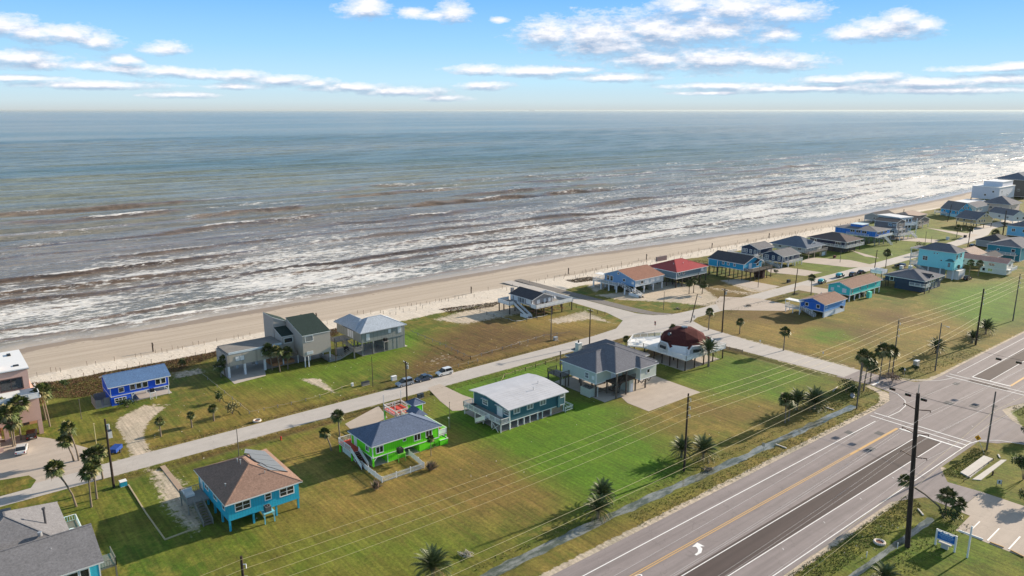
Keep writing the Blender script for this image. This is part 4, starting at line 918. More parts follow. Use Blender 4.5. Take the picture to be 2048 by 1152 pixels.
# --- geodesic dome house
MAROON = shingle(80, 40, 40)
def h_dome():
    cx, cy = 159.8, 122.3
    r = house('white geodesic dome house with a maroon shingled shell on a railed deck', cx, cy, name='dome_house')
    R = 7.0; zf = 3.1
    # faceted shell: dome rings of a 2-frequency geodesic, shingled above, white below
    rings = [(0, 5.7, 5, 0)]
    a = []
    def ring(n, rr, z, off): return [(rr*math.cos(2*math.pi*(k+off)/n), rr*math.sin(2*math.pi*(k+off)/n), z) for k in range(n)]
    top = [(0, 0, zf+5.6)]; r1 = ring(5, 3.3, zf+5.05, .1); r2 = ring(10, 5.6, zf+3.6, .2); r3 = ring(10, 6.5, zf+2.0, .2); r4 = ring(10, 6.6, zf, .2)
    vs = top+r1+r2; fs = []
    for k in range(5):
        a1, b1 = 1+k, 1+(k+1) % 5; c0 = 6+2*k; c1 = 6+(2*k+1) % 10; c2 = 6+(2*k+2) % 10
        fs += [(0, a1, b1), (a1, c0, c1), (a1, c1, b1), (b1, c1, c2)]
    vs += r3
    for k in range(10):
        a1, b1 = 6+k, 6+(k+1) % 10; c0, c1 = 16+k, 16+(k+1) % 10
        fs += [(a1, c0, c1), (a1, c1, b1)]
    mb = MB(); mb.add(vs, fs); mb.build('dome_shell', MAROON, r)
    mb = MB(); mb.add(r3+r4, [(k, k+10, (k+1) % 10+10, (k+1) % 10) for k in range(10)]); mb.build('wall', WHITE, r)
    # hooded dormers with windows
    for ang, w in ((-115, 2.0), (173, 2.0), (-43, 2.0)):
        t_ = rad(ang); ux = Vector((math.cos(t_), math.sin(t_), 0)); uy = Vector((-ux.y, ux.x, 0)); f = ux*7.6; bk = ux*4.2
        prof = [(-w, 0), (-w, 1.3), (-w*.6, 2.5), (w*.6, 2.5), (w, 1.3), (w, 0)]
        q = MB(); vs2 = [f+uy*s+Vector((0, 0, zf+z)) for s, z in prof]+[bk+uy*s*.9+Vector((0, 0, zf+z+(.25 if z else 0))) for s, z in prof]
        q.add(vs2, [(5, 4, 3, 2, 1, 0)][::-1]+[(i, i+6, i+7, i+1) for i in range(5)]); q.add([vs2[k] for k in (0, 1, 2, 3, 4, 5)], [(0, 1, 2, 3, 4, 5)])
        q.cur = 1
        ro = [f*.93+uy*s*1.04+Vector((0, 0, zf+z+.10)) for s, z in prof[1:5]]+[bk+uy*s+Vector((0, 0, zf+z+.45)) for s, z in prof[1:5]]
        q.add(ro, [(0, 1, 5, 4), (1, 2, 6, 5), (2, 3, 7, 6)]); q.add(ro, [(4, 5, 1, 0), (5, 6, 2, 1), (6, 7, 3, 2)])
        d = q.build('dormer', [WHITE, MAROON], r)
        g2 = MB(); c = f*1.006+Vector((0, 0, zf+1.2)); g2.bar(c-uy*w*.55, c+uy*w*.55, .06, .85); g2.build('window', GLASS, d)
    mb = MB(); q = Vector((-4.0, 2.6, zf+4.4)); q = Vector((-4.4, 1.2, zf+4.0)); sk = mat('grey_skylight', (.12, .14, .16), rough=.25); mb.tube([q, q+Vector((-.35, .1, .3))], .5, 12); mb.build('round_window', sk, r); mb = MB(); mb.tube([Vector((0, 0, zf+5.45)), Vector((0, 0, zf+5.75))], .9, 8); mb.build('skylight', sk, r)
    # deck
    dk_ = [(-8.6, -7.7), (8.4, -7.7), (8.6, 8.5), (1.5, 11.5), (-4.5, 14.2), (-11.0, 10.5), (-8.6, 6.8)]
    mb = MB(); mb.prism(dk_, zf-.3, zf-.02); mb.build('deck', WHITE, r); rail(r, dk_+[dk_[0]], zf, TRIM, 1.05)
    posts(r, [(-8.3, y) for y in (-7.3, -4.8, -2.2, .4, 3.2, 6.6)]+[(x, -7.3) for x in (-4.4, -.6, 3.4, 7.8)]+[(-10.5, 10.3), (-4.5, 13.6), (1.4, 11), (8.2, 8), (-4, 0), (-4, 4), (4, 0), (4, 4), (0, -3)], zf-.3, .36, DWOOD, rnd=True)
    mb = MB(); mb.box(-6.8, -5.0, 8.6, 10.2, zf+.7, zf+.76); mb.tube([(-5.9, 9.4, zf), (-5.9, 9.4, zf+.7)], .06, 6); mb.build('deck_table', WHITE, r)
    for x, y in ((-7.3, 9.0), (-4.5, 10.1), (-6.5, 11.0)):
        mb = MB(); mb.box(x-.3, x+.3, y-.3, y+.3, zf+.4, zf+.46); mb.box(x-.3, x+.3, y+.25, y+.3, zf+.46, zf+1.0)
        for s in (-.26, .26):
            for v in (-.26, .26): mb.box(x+s-.03, x+s+.03, y+v-.03, y+v+.03, zf, zf+.4)
        mb.build('deck_chair', WHITE, r)
    mb = MB(); mb.box(-7.6, -1.2, 5.6, 5.8, 0, zf-.3); mb.build('lower_wall', mat('tan_board', (.30, .2, .12)), r)
    return r
h_dome()
# --- royal blue cottage (left)
ROYAL = board(14, 88, 225, 'h', .2); ROYALP = paint(14, 88, 225)
def h_royal():
    r = house('royal blue house with a long slate gable roof above the sandy drive', 30.4, 182.5)
    L, D = 12.6, 8.4
    walls(r, 0, L, 0, D, 2.25, 4.75, ROYAL); gable(r, 0, L, 0, D, 4.8, 1.55, 'x', shingle(84, 112, 150), ROYAL, .5, .5)
    mb = MB(); mb.box(0.02, 4.2, .02, D-.02, 0, 2.1); mb.build('lower_wall', ROYAL, r)
    window(r, S, 0, 2.3, 3.0, .95, .95); window(r, S, 0, 4.7, 3.0, .95, 1.15); window(r, S, 0, 6.05, 3.0, .95, 1.15); window(r, S, 0, 7.4, 3.0, .95, 1.15); window(r, S, 0, 10.2, 3.0, .9, 1.15); window(r, S, 0, 11.4, 3.0, .9, 1.15)
    window(r, S, 0.02, 1.9, .7, 2.2, .9, 3, 2); posts(r, [(4.4, .1), (8.4, .1), (12.4, .1), (12.4, 4), (8.4, 4), (12.4, 8.2), (8.4, 8.2)], 2.15, .2, TRIM)
    mb = MB()
    for x in (4.4, 12.3): mb.bar((x, .05, 1.3), (x+(.8 if x < 5 else -.8), .05, 2.15), .14)
    mb.box(4.2, L, -.03, .12, 2.1, 2.26); mb.build('brace', TRIM, r)
    mb = MB(); mb.box(7.9, 9.3, -1.3, -.04, 1.55, 1.68)
    for x in (8.0, 9.2): mb.box(x-.07, x+.07, -1.25, -1.1, 0, 1.55)
    mb.box(8.4, 8.5, -1.25, -1.1, 0, 1.55); mb.build('equipment_stand', TRIM, r); ac_unit(r, 8.6, -.65, 1.68, .9, .7, BLACK)
    # fenced bins and outdoor shower beside the left end
    deck(r, -3.2, -.1, .4, 5.4, .25, CONC); 
    for (a, b2, c, d) in ((-3.2, -2.0, .4, .5), (-1.4, -.1, .9, 1.0), (-3.2, -3.1, .5, 5.2), (-2.6, -.1, 5.4, 5.5)):
        mb = MB(); mb.box(a, b2, c, d, .25, 2.0); mb.build('screen_panel', GWOOD, r)
    return r
h_royal()
# --- grey house with shed roofs
GST = board(176, 168, 156, 'v', 3.6); GREENSH = shingle(44, 58, 56)
def h_shed():
    r = house('taupe house with angular dark green shed roofs and a long flat wing', 57.6, 184.5)
    GS2 = paint(172, 164, 156, var=.08); z0 = 2.9
    walls(r, 0, 14.8, 0, 8.2, z0, 5.9, GST, trim=None, name='long_wing')
    mb = MB(); mb.box(.3, 14.6, .2, 8.0, 5.9, 6.4); mb.cur = 1; mb.box(.5, 14.4, .12, .3, 5.95, 6.45); mb.cur = 2; mb.box(-.03, 14.83, -.03, .12, 5.86, 5.98); mb.build('roof', [DCONC, mat('pale_roof_edge', (.55, .62, .66)), mat('grey_trim', (.2, .23, .25))], r)
    window(r, S, 0, 3.2, 4.0, 2.2, 1.15, 2, frame=mat('grey_frame', (.2, .25, .28)), glass=WHITE, fw=.08); window(r, S, 0, 9.8, 4.0, 2.2, 1.15, 2, frame=mat('grey_frame', (.2, .25, .28)), glass=WHITE, fw=.08)
    # tall blocks with mono-pitch roofs
    def mono(x0, x1, y0, y1, zlo, zhi, wm_, nm, low='S'):
        q = MB()
        if low == 'S': zz = {0: zlo, 1: zlo, 2: zhi, 3: zhi}
        elif low == 'E': zz = {0: zhi, 1: zlo, 2: zlo, 3: zhi}
        else: zz = {0: zlo, 1: zhi, 2: zhi, 3: zlo}
        b_ = [(x0, y0), (x1, y0), (x1, y1), (x0, y1)]
        q.add([(*p, z0) for p in b_]+[(*p, zz[i]) for i, p in enumerate(b_)], [(3, 2, 1, 0), (0, 1, 5, 4), (1, 2, 6, 5), (2, 3, 7, 6), (3, 0, 4, 7)]); q.build(nm, wm_, r)
        q = MB(); e = .12; cx, cy = (x0+x1)/2, (y0+y1)/2
        B4 = [(x+(e if x > cx else -e), y+(e if y > cy else -e)) for x, y in b_]
        q.add([(*p, zz[i]+.01) for i, p in enumerate(B4)]+[(*p, zz[i]+.16) for i, p in enumerate(B4)], [(3, 2, 1, 0), (4, 5, 6, 7)]); q.cur = 1
        q.add([(*p, zz[i]+.01) for i, p in enumerate(B4)]+[(*p, zz[i]+.16) for i, p in enumerate(B4)], [(0, 1, 5, 4), (1, 2, 6, 5), (2, 3, 7, 6), (3, 0, 4, 7)]); q.build('roof', [GREENSH, TRIM], r)
    mono(18.2, 26.0, -4.6, 5.6, 8.5, 11.3, GS2, 'tall_wall'); mono(14.9, 18.15, 1.0, 6.0, 7.6, 9.0, GS2, 'middle_wall'); mono(14.8, 19.5, 6.1, 13.0, 9.6, 11.9, GS2, 'rear_wall', 'E')
    mono(18.2, 25.2, 5.7, 12.0, 8.0, 9.6, GS2, 'rear_wall', 'N')
    window(r, S, -4.6, 20.0, 6.9, 2.0, 1.4, 1, glass=BLIND); window(r, S, 1.0, 16.6, 5.9, 2.2, 1.2, 1); shutter(r, S, -4.6, 20.0, 3.3, 1.8, .8)
    posts(r, [(0.2, -.0), (4.3, .1), (9.5, .1), (4.3, 6), (9.5, 6), (.2, 7.8), (13.6, 7.8)], z0, .5, WHITE); posts(r, [(18.6, -4.4), (19.4, -4.9), (25.7, -4.4), (18.5, 0), (22, 0), (25.7, 0), (18.5, 5), (25.7, 5), (14.9, 1.2)], z0, .25, WHITE)
    mb = MB(); mb.box(13, 18, -1.2, 1.0, 2.6, 2.85); mb.cur = 1; mb.box(12, 18, 1.2, 6, 0, .8); mb.build('entry_deck', [WOOD, mat('orange_cedar', (.5, .22, .09))], r); rail(r, [(13, -1.2), (18, -1.2)], 2.85, WOOD)
    mb = MB(); mb.box(2, 3, 5, 6, .5, 2.9); mb.box(8, 8.6, 5, 5.6, .5, 2.9); mb.build('hanging_duct', GS2, r)
    return r
h_shed()
# --- grey hip roof house
GREYW = board(142, 146, 142, 'v', 1.2)
def h_grey():
    r = house('grey house with a pale grey hip roof, white storm shutters and wooden stair', 92.0, 178.5)
    L, D = 13.7, 9.6; z0 = 3.7
    walls(r, 0, L, 0, D, z0, 6.6, GREYW, trim=None); PG = shingle(160, 170, 182)
    hip(r, 0, L, 0, D, 6.7, 2.6, PG, .5, fascia=mat('grey_fascia', (.4, .42, .44))); hip(r, 0, 6, 3, 15.2, 6.71, 2.3, PG, .5, fascia=mat('grey_fascia', (.4, .42, .44)), name='rear_roof'); walls(r, .1, 5.9, D, 15, z0, 6.6, GREYW, trim=None, name='rear_wing')
    for u, z, w, h in ((2.0, 4.2, 1.05, 1.9), (8.8, 5.1, .8, 1.1), (12.0, 4.6, 1.1, 1.9)): shutter(r, S, 0, u, z, w, h)
    for u in (5.2, 6.4, 7.6): shutter(r, Wf, 0, u, 4.0, .9, 2.2)
    mb = MB(); mb.box(8.2, L, .1, D-.2, 0, z0); mb.cur = 1
    for x in (9.9, 11.2): mb.box(x, x+.07, .07, .12, .1, 3.4)
    mb.build('lower_wall', [GREYW, mat('grey_trim', (.2, .23, .25))], r); mb = MB(); mb.box(8.15, 13.72, -.04, .08, z0-.12, z0+.05); mb.build('floor_band', mat('grey_trim', (.2, .23, .25)), r)
    posts(r, [(.2, .1), (3.6, .1), (7.0, .1), (.2, 4.8), (3.6, 4.8), (7, 4.8), (.2, 9.4), (3.6, 9.4), (7, 9.4), (-2.4, -.1, 2.0), (5.3, 4.8)], z0, .3, GWOOD)
    mb = MB(); mb.box(6.2, 7.8, -1.4, -.05, 3.1, 3.25); mb.build('equipment_stand', GWOOD, r); ac_unit(r, 7.0, -.7, 3.25, .85, .8, BLACK)
    deck(r, -5.0, -.1, 6.2, 10.5, z0, GWOOD); rail(r, [(-5, 10.5), (-5, 6.2), (-3.4, 6.2)], z0, GWOOD, style='board'); posts(r, [(-4.9, 6.3), (-4.9, 10.4), (-2.5, 6.3), (-2.5, 10.4)], z0-.1, .2, GWOOD)
    stairs(r, (-2.4, 6.3, z0), (-1.4, 2.4, 2.05), 1.2, GWOOD, GWOOD, style='board'); deck(r, -2.6, .2, -.4, 2.4, 2.0, GWOOD); rail(r, [(-2.6, 2.4), (-2.6, -.4), (.2, -.4)], 2.0, GWOOD, style='board')
    stairs(r, (-2.6, 1.0, 2.0), (-6.0, 1.6, .3), 1.2, GWOOD, GWOOD, style='board'); deck(r, -9.2, -6.0, 1.0, 7.0, .35, GWOOD); rail(r, [(-6.0, .9), (-9.2, 1.4), (-9.2, 7)], .3, GWOOD, .9, style='board')
    mb = MB(); mb.box(-5.4, -3.4, 4.0, 5.4, .3, 2.2); mb.cur = 1; mb.tube([(-3.2, 4.6, 1.4), (-1.6, 4.6, 1.4)], .9, 12); mb.build('water_tank', [GWOOD, BLACK], r)
    return r
h_grey()
# --- dark roofed house with wide deck
LG = board(150, 146, 146, 'v', .5); LGB = board(128, 142, 156, 'v', .5)
def h_deck():
    r = house('grey cottage with a charcoal roof on a broad white deck beside the beach ramp', 155.3, 180.4)
    L, D = 8.9, 11.4; z0 = 3.3
    walls(r, 0, L, 0, D, z0, 5.6, LG); gable(r, 0, L, 0, D, 5.7, 1.5, 'y', SH_DARK, LG, .5, .5)
    deck(r, -.6, 15.8, -2.6, -.03, z0, GWOOD, edge=TRIM); deck(r, L+.03, 15.8, -.02, D, z0, GWOOD, edge=TRIM); rail(r, [(-.6, 0), (-.6, -2.6), (15.8, -2.6), (15.8, D), (L+.2, D)], z0, TRIM, style='solid')
    deck(r, -4.6, -.03, 6.2, D+1, z0, GWOOD, edge=TRIM); rail(r, [(-3.2, 6.2), (-4.6, 6.2), (-4.6, D+1), (0, D+1)], z0, TRIM, style='solid')
    stairs(r, (-2.2, 6.2, z0), (-2.2, 2.6, 1.7), 1.7, DWOOD, WHITE, style='solid'); stairs(r, (-2.2, 2.4, 1.7), (-2.2, -1.4, .05), 1.7, DWOOD, WHITE, style='solid')
    mb = MB(); mb.box(-3.1, -1.3, -.8, 2.5, 0, 1.0); mb.build('stair_closet', WHITE, r)
    posts(r, [(x, y) for x in (-.4, 3.0, 6.6, 11.0, 15.5) for y in (-2.4, 3, 8.5)]+[(-4.4, 6.4), (-4.4, 12), (-2.4, 12)], z0-.25, .28, DWOOD)
    for u, w in ((2.6, 1.3), (5.4, .9), (7.4, 1.0)): shutter(r, S, 0, u, z0+.5, w, 1.35)
    for u, w in ((2.0, 2.4), (8.5, 2.0), (10.6, .8)): shutter(r, Wf, 0, u, z0+.4, w, 1.6)
    window(r, Wf, 0, 5.4, z0+.3, 2.6, 1.7, 2, glass=BLIND); mb = MB(); mb.box(.8, 1.7, 11.5, 12.4, z0, 7.3); mb.build('chimney', LG, r)
    mb = MB()
    for x in (1, 4, 8, 12): mb.box(x, x+.12, -2, 9, 1.1, 1.25)
    for y in (-1.8, 2.6, 7): mb.box(.9, 13, y, y+.12, .95, 1.09)
    mb.build('tie_beam', mat('orange_timber', (.42, .2, .1)), r)
    for (x, y) in ((3.6, -1.4), (5, -1.5), (12, 2)):
        mb = MB(); mb.box(x, x+.7, y, y+.7, z0+.35, z0+.45); mb.box(x, x+.7, y+.6, y+.7, z0+.45, z0+1.0); mb.build('deck_chair', WHITE if x > 6 else BLACK, r)
    return r
h_deck()
# --- light blue house on concrete columns
LBL = board(120, 160, 200, 'h', .25); LBS = board(178, 190, 198, 'h', .25)
def h_lblue():
    r = house('pale blue house with a brown gable roof on tall round white columns', 204.0, 179.3)
    L, D = 15.8, 15.5; z0 = 2.75
    mb = MB(); mb.box(0, L, 0, D, z0, 5.35); mb.build('wall', LBL, r); mb = MB(); mb.box(.0, L, -.03, -.002, z0, 5.35); mb.build('front_cladding', LBS, r)
    gable(r, 0, L, 0, D, 5.4, 2.4, 'x', shingle(140, 104, 90), LBL, .4, .4, rp=.55)
    window(r, S, -.03, 3.7, 3.6, 1.4, 1.0, 1); 
    for u, w in ((6.2, 2.1), (9.5, 2.0), (12.6, 1.8)): shutter(r, S, -.03, u, 3.5, w, 1.25)
    window(r, Wf, 0, 5.5, 4.0, 1.0, .9); window(r, Wf, 0, 11.8, 3.2, 1.2, 1.7); window(r, Wf, 0, 13.6, 3.2, 1.2, 1.7); window(r, Wf, 0, 8.5, 6.2, .7, .6); shutter(r, Wf, 0, 1.2, 3.6, 1.1, 1.0)
    deck(r, -3.4, -.03, 6.0, 18.5, z0, GWOOD, edge=TRIM); deck(r, 0, L, D+.03, 18.5, z0, GWOOD, edge=TRIM); rail(r, [(-2.4, 6.0), (-3.4, 6.0), (-3.4, 18.5), (L, 18.5)], z0, TRIM); 
    posts(r, [(-3.1, y) for y in (6.3, 10.2, 14.2, 18.2)]+[(-3.1, 2.2)]+grid(.3, L-.3, .3, D-.3, 4, 4)+[(1, 18), (6, 18), (11, 18)], z0-.2, .42, WHITE)
    stairs(r, (-1.6, 6.0, z0), (-1.6, .2, 1.1), 1.5, DWOOD, TRIM); stairs(r, (-1.6, -.8, 1.6), (-1.6, -5.2, .05), 1.5, DWOOD, TRIM); mb = MB(); mb.box(-2.5, -.7, -4.0, .8, 0, 1.0); mb.build('stair_closet', WHITE, r)
    mb = MB(); mb.box(-3.0, 0, 14, 18, 5.3, 5.4); mb.build('porch_roof', TRIM, r)
    return r
h_lblue()
# --- red roofed house
def h_red():
    r = house('grey blue house with a red metal hip roof on dark timber stilts', 223.8, 176.3)
    L, D = 18.7, 14.2; z0 = 3.5; GB = board(104, 126, 138, 'h', .25); RED = mat('red_metal_roof', srgb(150, 34, 34), rough=.45, var=.10, scale=.8)
    walls(r, 0, L, 0, D, z0, 6.1, GB); hip(r, 0, L, 0, D, 6.2, 2.9, RED, .5)
    window(r, S, 0, 1.6, 4.9, .9, .9); window(r, S, 0, 4.3, 4.9, .9, .9); shutter(r, S, 0, 15.6, 4.6, 1.6, 1.3); window(r, Wf, 0, 10.5, 4.3, 1.0, 1.3); window(r, Wf, 0, 12.6, 4.3, 1.0, 1.3)
    posts(r, grid(.2, L-.2, .2, D-.2, 6, 4), z0, .3, DWOOD); deck(r, L+.05, L+5, 6, D, z0, DWOOD); posts(r, grid(L+1, L+4.8, 6.2, D-.2, 2, 2), z0-.2, .25, DWOOD)
    mb = MB(); mb.box(6, 12, D+.5, D+1.2, 7.2, 9.0); mb.build('roof_screen', mat('grey_screen', (.2, .17, .16)), r); vent(r, 4.2, 5.0, 7.9, .4); vent(r, 8.8, 4.0, 7.7, .4); vent(r, 13, 4.5, 7.8, .4)
    stairs(r, (12.5, -.1, 3.5), (8.0, -1.4, .1), 1.2, DWOOD, DWOOD, style='none')
    return r
h_red()
# --- cyan house with dark roof
def h_cyan():
    r = house('cyan house with a charcoal gable roof and brown wraparound deck on many thin stilts', 254.8, 167.9)
    L, D = 12.6, 16.5; z0 = 4.1; CY = board(20, 150, 190, 'h', .25)
    walls(r, 0, L, 0, D, z0, 6.7, CY); gable(r, 0, L, 0, D, 6.8, 2.3, 'y', SH_DARK, CY, .5, .6)
    walls(r, -1.6, -.03, 11.2, 15.6, z0, 6.5, CY, name='side_bay'); gable(r, 6.8, 11.8, -1.2, 4, 6.5, 1.1, 'y', SH_DARK, CY, .3, .3, name='porch_roof')
    for u in (4.2, 7.2, 9.6): window(r, Wf, 0, u, 5.2, .9, .9, glass=BLIND)
    door(r, S, 0, 4.5, z0+.1, 1.8, 2.1); window(r, S, 0, 9.5, z0+.8, 1.6, 1.2)
    deck(r, .5, 15, -3.6, -.03, z0-.2, DWOOD); rail(r, [(.5, 0), (.5, -3.6), (15, -3.6), (15, 2)], z0-.2, WOOD, 1.0, 'board'); deck(r, -4.2, -.1, 15.8, 20.5, z0, DWOOD)
    posts(r, grid(.3, 14.6, -3.2, D-.4, 6, 6), z0-.3, .24, DWOOD); posts(r, [(-1.4, 11.4), (-1.4, 15.4), (-4, 16), (-4, 20), (0, 20)], z0-.2, .24, DWOOD)
    mb = MB(); mb.box(9.5, 11.5, -2.5, 1, 0, 3.8); mb.build('stair_closet', mat('maroon_boards', (.06, .02, .025)), r)
    return r
h_cyan()
NAVY = board(30, 52, 84, 'h', .25)
def h_navy(label, x, y, L, D, z0, z1, rise, wins, swins, sh=SH_GREY, stair=None):
    r = house(label, x, y); walls(r, 0, L, 0, D, z0, z1, NAVY); gable(r, 0, L, 0, D, z1+.1, rise, 'x', sh, NAVY, .6, .4)
    for u, w in wins: window(r, Wf, 0, u, z0+.7, w, 1.5, 2 if w > 1.4 else 1, 2, glass=BLIND)
    for u, w in swins: window(r, S, 0, u, z0+.8, w, 1.3, 1, 2, glass=BLIND)
    posts(r, grid(.2, L-.2, .2, D-.2, 4, 3), z0-.1, .3, WHITE)
    return r
o1 = h_navy('navy house with a grey gable roof, nearer of the navy pair', 289.8, 172.2, 13.4, 9.6, 2.2, 4.8, 1.8, [(1.6, .9), (4.4, .9), (7.6, 1.7)], [(1.4, .8), (4.5, 1.0), (8, 1.0)])
deck(o1, 2.2, 13.4, -1.8, -.03, 2.1, GWOOD, edge=TRIM); rail(o1, [(2.2, 0), (2.2, -1.8), (13.4, -1.8), (13.4, 0)], 2.1, TRIM); posts(o1, [(2.4, -1.6), (7.5, -1.6), (13, -1.6)], 2.0, .3, WHITE)
o2 = h_navy('navy house set back toward the beach with a long white outside stair', 290.2, 184.6, 11.5, 8.4, 3.3, 6.3, 1.6, [(1.4, .9), (3.6, .9), (5.8, .9), (7.3, .8)], [(1.5, .9)])
deck(o2, -4.0, -.03, -.4, 13.0, 3.2, GWOOD, edge=TRIM); rail(o2, [(-.4, -.4), (-4.0, -.4), (-4.0, 13), (3, 13)], 3.2, TRIM); stairs(o2, (-2.2, -.4, 3.2), (-2.2, -12.8, .1), 1.7, GWOOD, TRIM); posts(o2, [(-3.8, 0), (-3.8, 6), (-3.8, 12), (-1.4, -4.5, 1.8)], 3.1, .25, WHITE)
def h_slate():
    r = house('white house with a broad slate blue hip roof and a dormer, behind the navy pair', 317.0, 177.2)
    L, D = 14.3, 17.0; z0 = 2.6
    walls(r, 0, L, 0, D, z0, 4.7, board(196, 196, 190, 'h', .25)); hip(r, 0, L, 0, D, 4.8, 3.6, SH_SLATE, 1.3); gable(r, 6, 10, 1.0, 6, 5.9, 1.3, 'y', SH_SLATE, WHITE, .3, .3, name='dormer_roof')
    for u in (3, 6, 9): window(r, S, 0, u, 3.3, 1.1, 1.0, 1, 2)
    for u in (3, 8, 13): window(r, Wf, 0, u, 3.3, 1.4, 1.0, 2)
    deck(r, -1.2, L+1.2, -2.4, -.03, z0, WOOD); rail(r, [(-1.2, -.2), (-1.2, -2.4), (L+1.2, -2.4), (L+1.2, 0)], z0, GWOOD, .95, 'board'); posts(r, grid(-.9, L, -2.2, D-.2, 4, 4), z0-.1, .25, mat('tan_post', (.45, .36, .26)))
    mb = MB(); mb.box(L-3, L+.8, -2.0, -1.8, 0, 1.8); mb.build('entry_screen', WHITE, r)
h_slate()
def h_navyhip():
    r = house('navy house with a dark brown hip roof and a white balcony rail all round', 342.4, 171.7)
    L, D = 14.4, 18.0; z0 = 2.9
    walls(r, 0, L, 0, D, z0, 5.4, board(24, 34, 66, 'h', .25)); hip(r, 0, L, 0, D, 5.5, 2.7, shingle(98, 88, 88), 1.2); deck(r, -1.5, L+1.2, -1.5, -.03, z0, GWOOD, edge=TRIM); deck(r, -1.5, -.03, 0, D, z0, GWOOD, edge=TRIM); rail(r, [(-1.5, D), (-1.5, -1.5), (L+1.2, -1.5), (L+1.2, 3)], z0, TRIM)
    for u in (2, 5, 8, 11.5): window(r, S, 0, u, 3.7, 1.6, 1.2, 2)
    window(r, Wf, 0, 3.5, 3.6, 2.6, 1.4, 3); window(r, Wf, 0, 15, 3.7, 1.0, 1.1); posts(r, grid(0, L, 0, D, 4, 4), z0-.1, .25, DWOOD)
    mb = MB(); mb.box(1, L-1, 1.5, D-2, 0, 2.8); mb.build('lower_wall', mat('dark_screen', (.05, .05, .055)), r)
h_navyhip()
def h_bright():
    r = house('bright blue house with a grey low roof and white trimmed balcony on tall stilts', 372.4, 171.7)
    L, D = 14.7, 21.2; z0 = 4.6; BB = board(24, 118, 205, 'v', 2.2)
    walls(r, 0, L, 0, D, z0, 7.3, BB); hip(r, 0, L, 0, D, 7.4, 1.3, SH_GREY, .7); mb = MB(); mb.box(3.5, 10, 9, 15, 7.4, 9.2); mb.build('roof_room', BB, r); flatroof(r, 3.5, 10, 9, 15, 9.2, mat('pale_blue_roof', (.45, .58, .65)), .2, .3)
    for u in (6, 9, 12): window(r, Wf, 0, u, z0+1.2, 2.2, 1.1, 2)
    for u in (2.5, 6, 10): window(r, S, 0, u, z0+1.2, 2.6, 1.1, 2)
    deck(r, -1.2, L, -1.4, -.03, z0, GWOOD, edge=TRIM); rail(r, [(-.1, -1.4), (L, -1.4)], z0, TRIM, style='solid'); deck(r, -1.4, -.03, 3, 14.5, z0, GWOOD, edge=TRIM); rail(r, [(-1.4, 3), (-1.4, 14.5)], z0, TRIM)
    posts(r, grid(.3, L-.3, .3, D-.3, 4, 5), z0-.1, .34, GWOOD); stairs(r, (6.0, -1.4, 4.5), (10.0, -3.6, .1), 1.2, WHITE, TRIM)
h_bright()
def h_modern():
    r = house('grey three storey house with a charcoal gable roof and pale stair tower behind it', 400.0, 173.3)
    GR = board(108, 104, 108, 'v', .6); walls(r, 0, 9.5, 1.0, 12.5, 5.6, 9.0, GR); gable(r, 0, 9.5, 1.0, 12.5, 9.1, 1.2, 'y', SH_DARK, GR, .4, .4); walls(r, 0, 11.5, 0, 12, 2.5, 5.3, paint(150, 150, 152), name='middle_wall')
    window(r, Wf, 0, 4.4, 6.9, 1.6, 1.2, 2); window(r, Wf, 0, 1.9, 7.1, 1.6, .7, 2); window(r, S, 1.0, 4.5, 6.6, 3.5, 1.5, 3)
    deck(r, -2.5, 13, -2.4, -.03, 2.6, GWOOD, edge=TRIM); rail(r, [(-2.5, 2), (-2.5, -2.4), (13, -2.4), (13, 2)], 2.6, TRIM); posts(r, grid(-2, 12.5, -2.1, 11.5, 4, 3), 2.4, .28, WHITE)
    for u in (2.5, 7): window(r, S, 0, u, 3.2, 2.6, 1.6, 2)
    window(r, Wf, 0, 3, 3.3, 2.0, 1.4, 2); window(r, Wf, 0, 7, 3.3, 2.0, 1.4, 2)
    stairs(r, (11, -2.4, 2.6), (14, -3.6, .1), 1.2, WHITE, TRIM)
    r2 = house('tall pale blue grey house with a flat white roof next to the charcoal gabled one', 411, 177.5, name='modern_house'); r2.rotation_euler = (0, 0, -.25)
    PB = board(150, 172, 190, 'h', .3); walls(r2, 0, 9, 0, 14, 2.6, 9.9, PB); flatroof(r2, 0, 9, 0, 14, 9.9, mat('white_flat_roof', (.6, .62, .66)), .35, .5); posts(r2, grid(.3, 8.7, .3, 13.7, 3, 3), 2.5, .3, WHITE)
    for z in (7.6, 4.2):
        for u in (2, 5, 7.4): window(r2, S, 0, u, z, 1.5, 1.5, 1)
        window(r2, Wf, 0, 9, z, 2.0, 1.4, 1)
    deck(r2, 0, 9.2, -3, -.03, 6.6, WHITE, edge=TRIM); rail(r2, [(0, -3), (9.2, -3), (9.2, 0)], 6.6, TRIM, style='solid'); posts(r2, [(.1, -2.9), (9.1, -2.9)], 9.8, .3, TRIM)
h_modern()
def simple(label, x, y, L, D, z0, z1, wm_, roof, rm, wins_s=(), wins_w=(), posts_m=WHITE, over=.5, name='stilt_house', axis='x', rise=2.0, trim=TRIM, np_=(3, 3), grp='beach houses raised on stilts', rz=0):
    r = house(label, x, y, name=name, group=grp); r.rotation_euler = (0, 0, rad(rz)); walls(r, 0, L, 0, D, z0, z1, wm_, trim=trim)
    if roof == 'hip': hip(r, 0, L, 0, D, z1+.1, rise, rm, over)
    elif roof == 'gable': gable(r, 0, L, 0, D, z1+.1, rise, axis, rm, wm_, over, .4)
    else: flatroof(r, 0, L, 0, D, z1, rm)
    for w in wins_s: window(r, S, 0, w[0], w[1], w[2], w[3], 2 if w[2] > 1.3 else 1)
    for w in wins_w: window(r, Wf, 0, w[0], w[1], w[2], w[3], 2 if w[2] > 1.3 else 1)
    if z0 > .5: posts(r, grid(.2, L-.2, .2, D-.2, *np_), z0-.05, .28, posts_m)
    return r
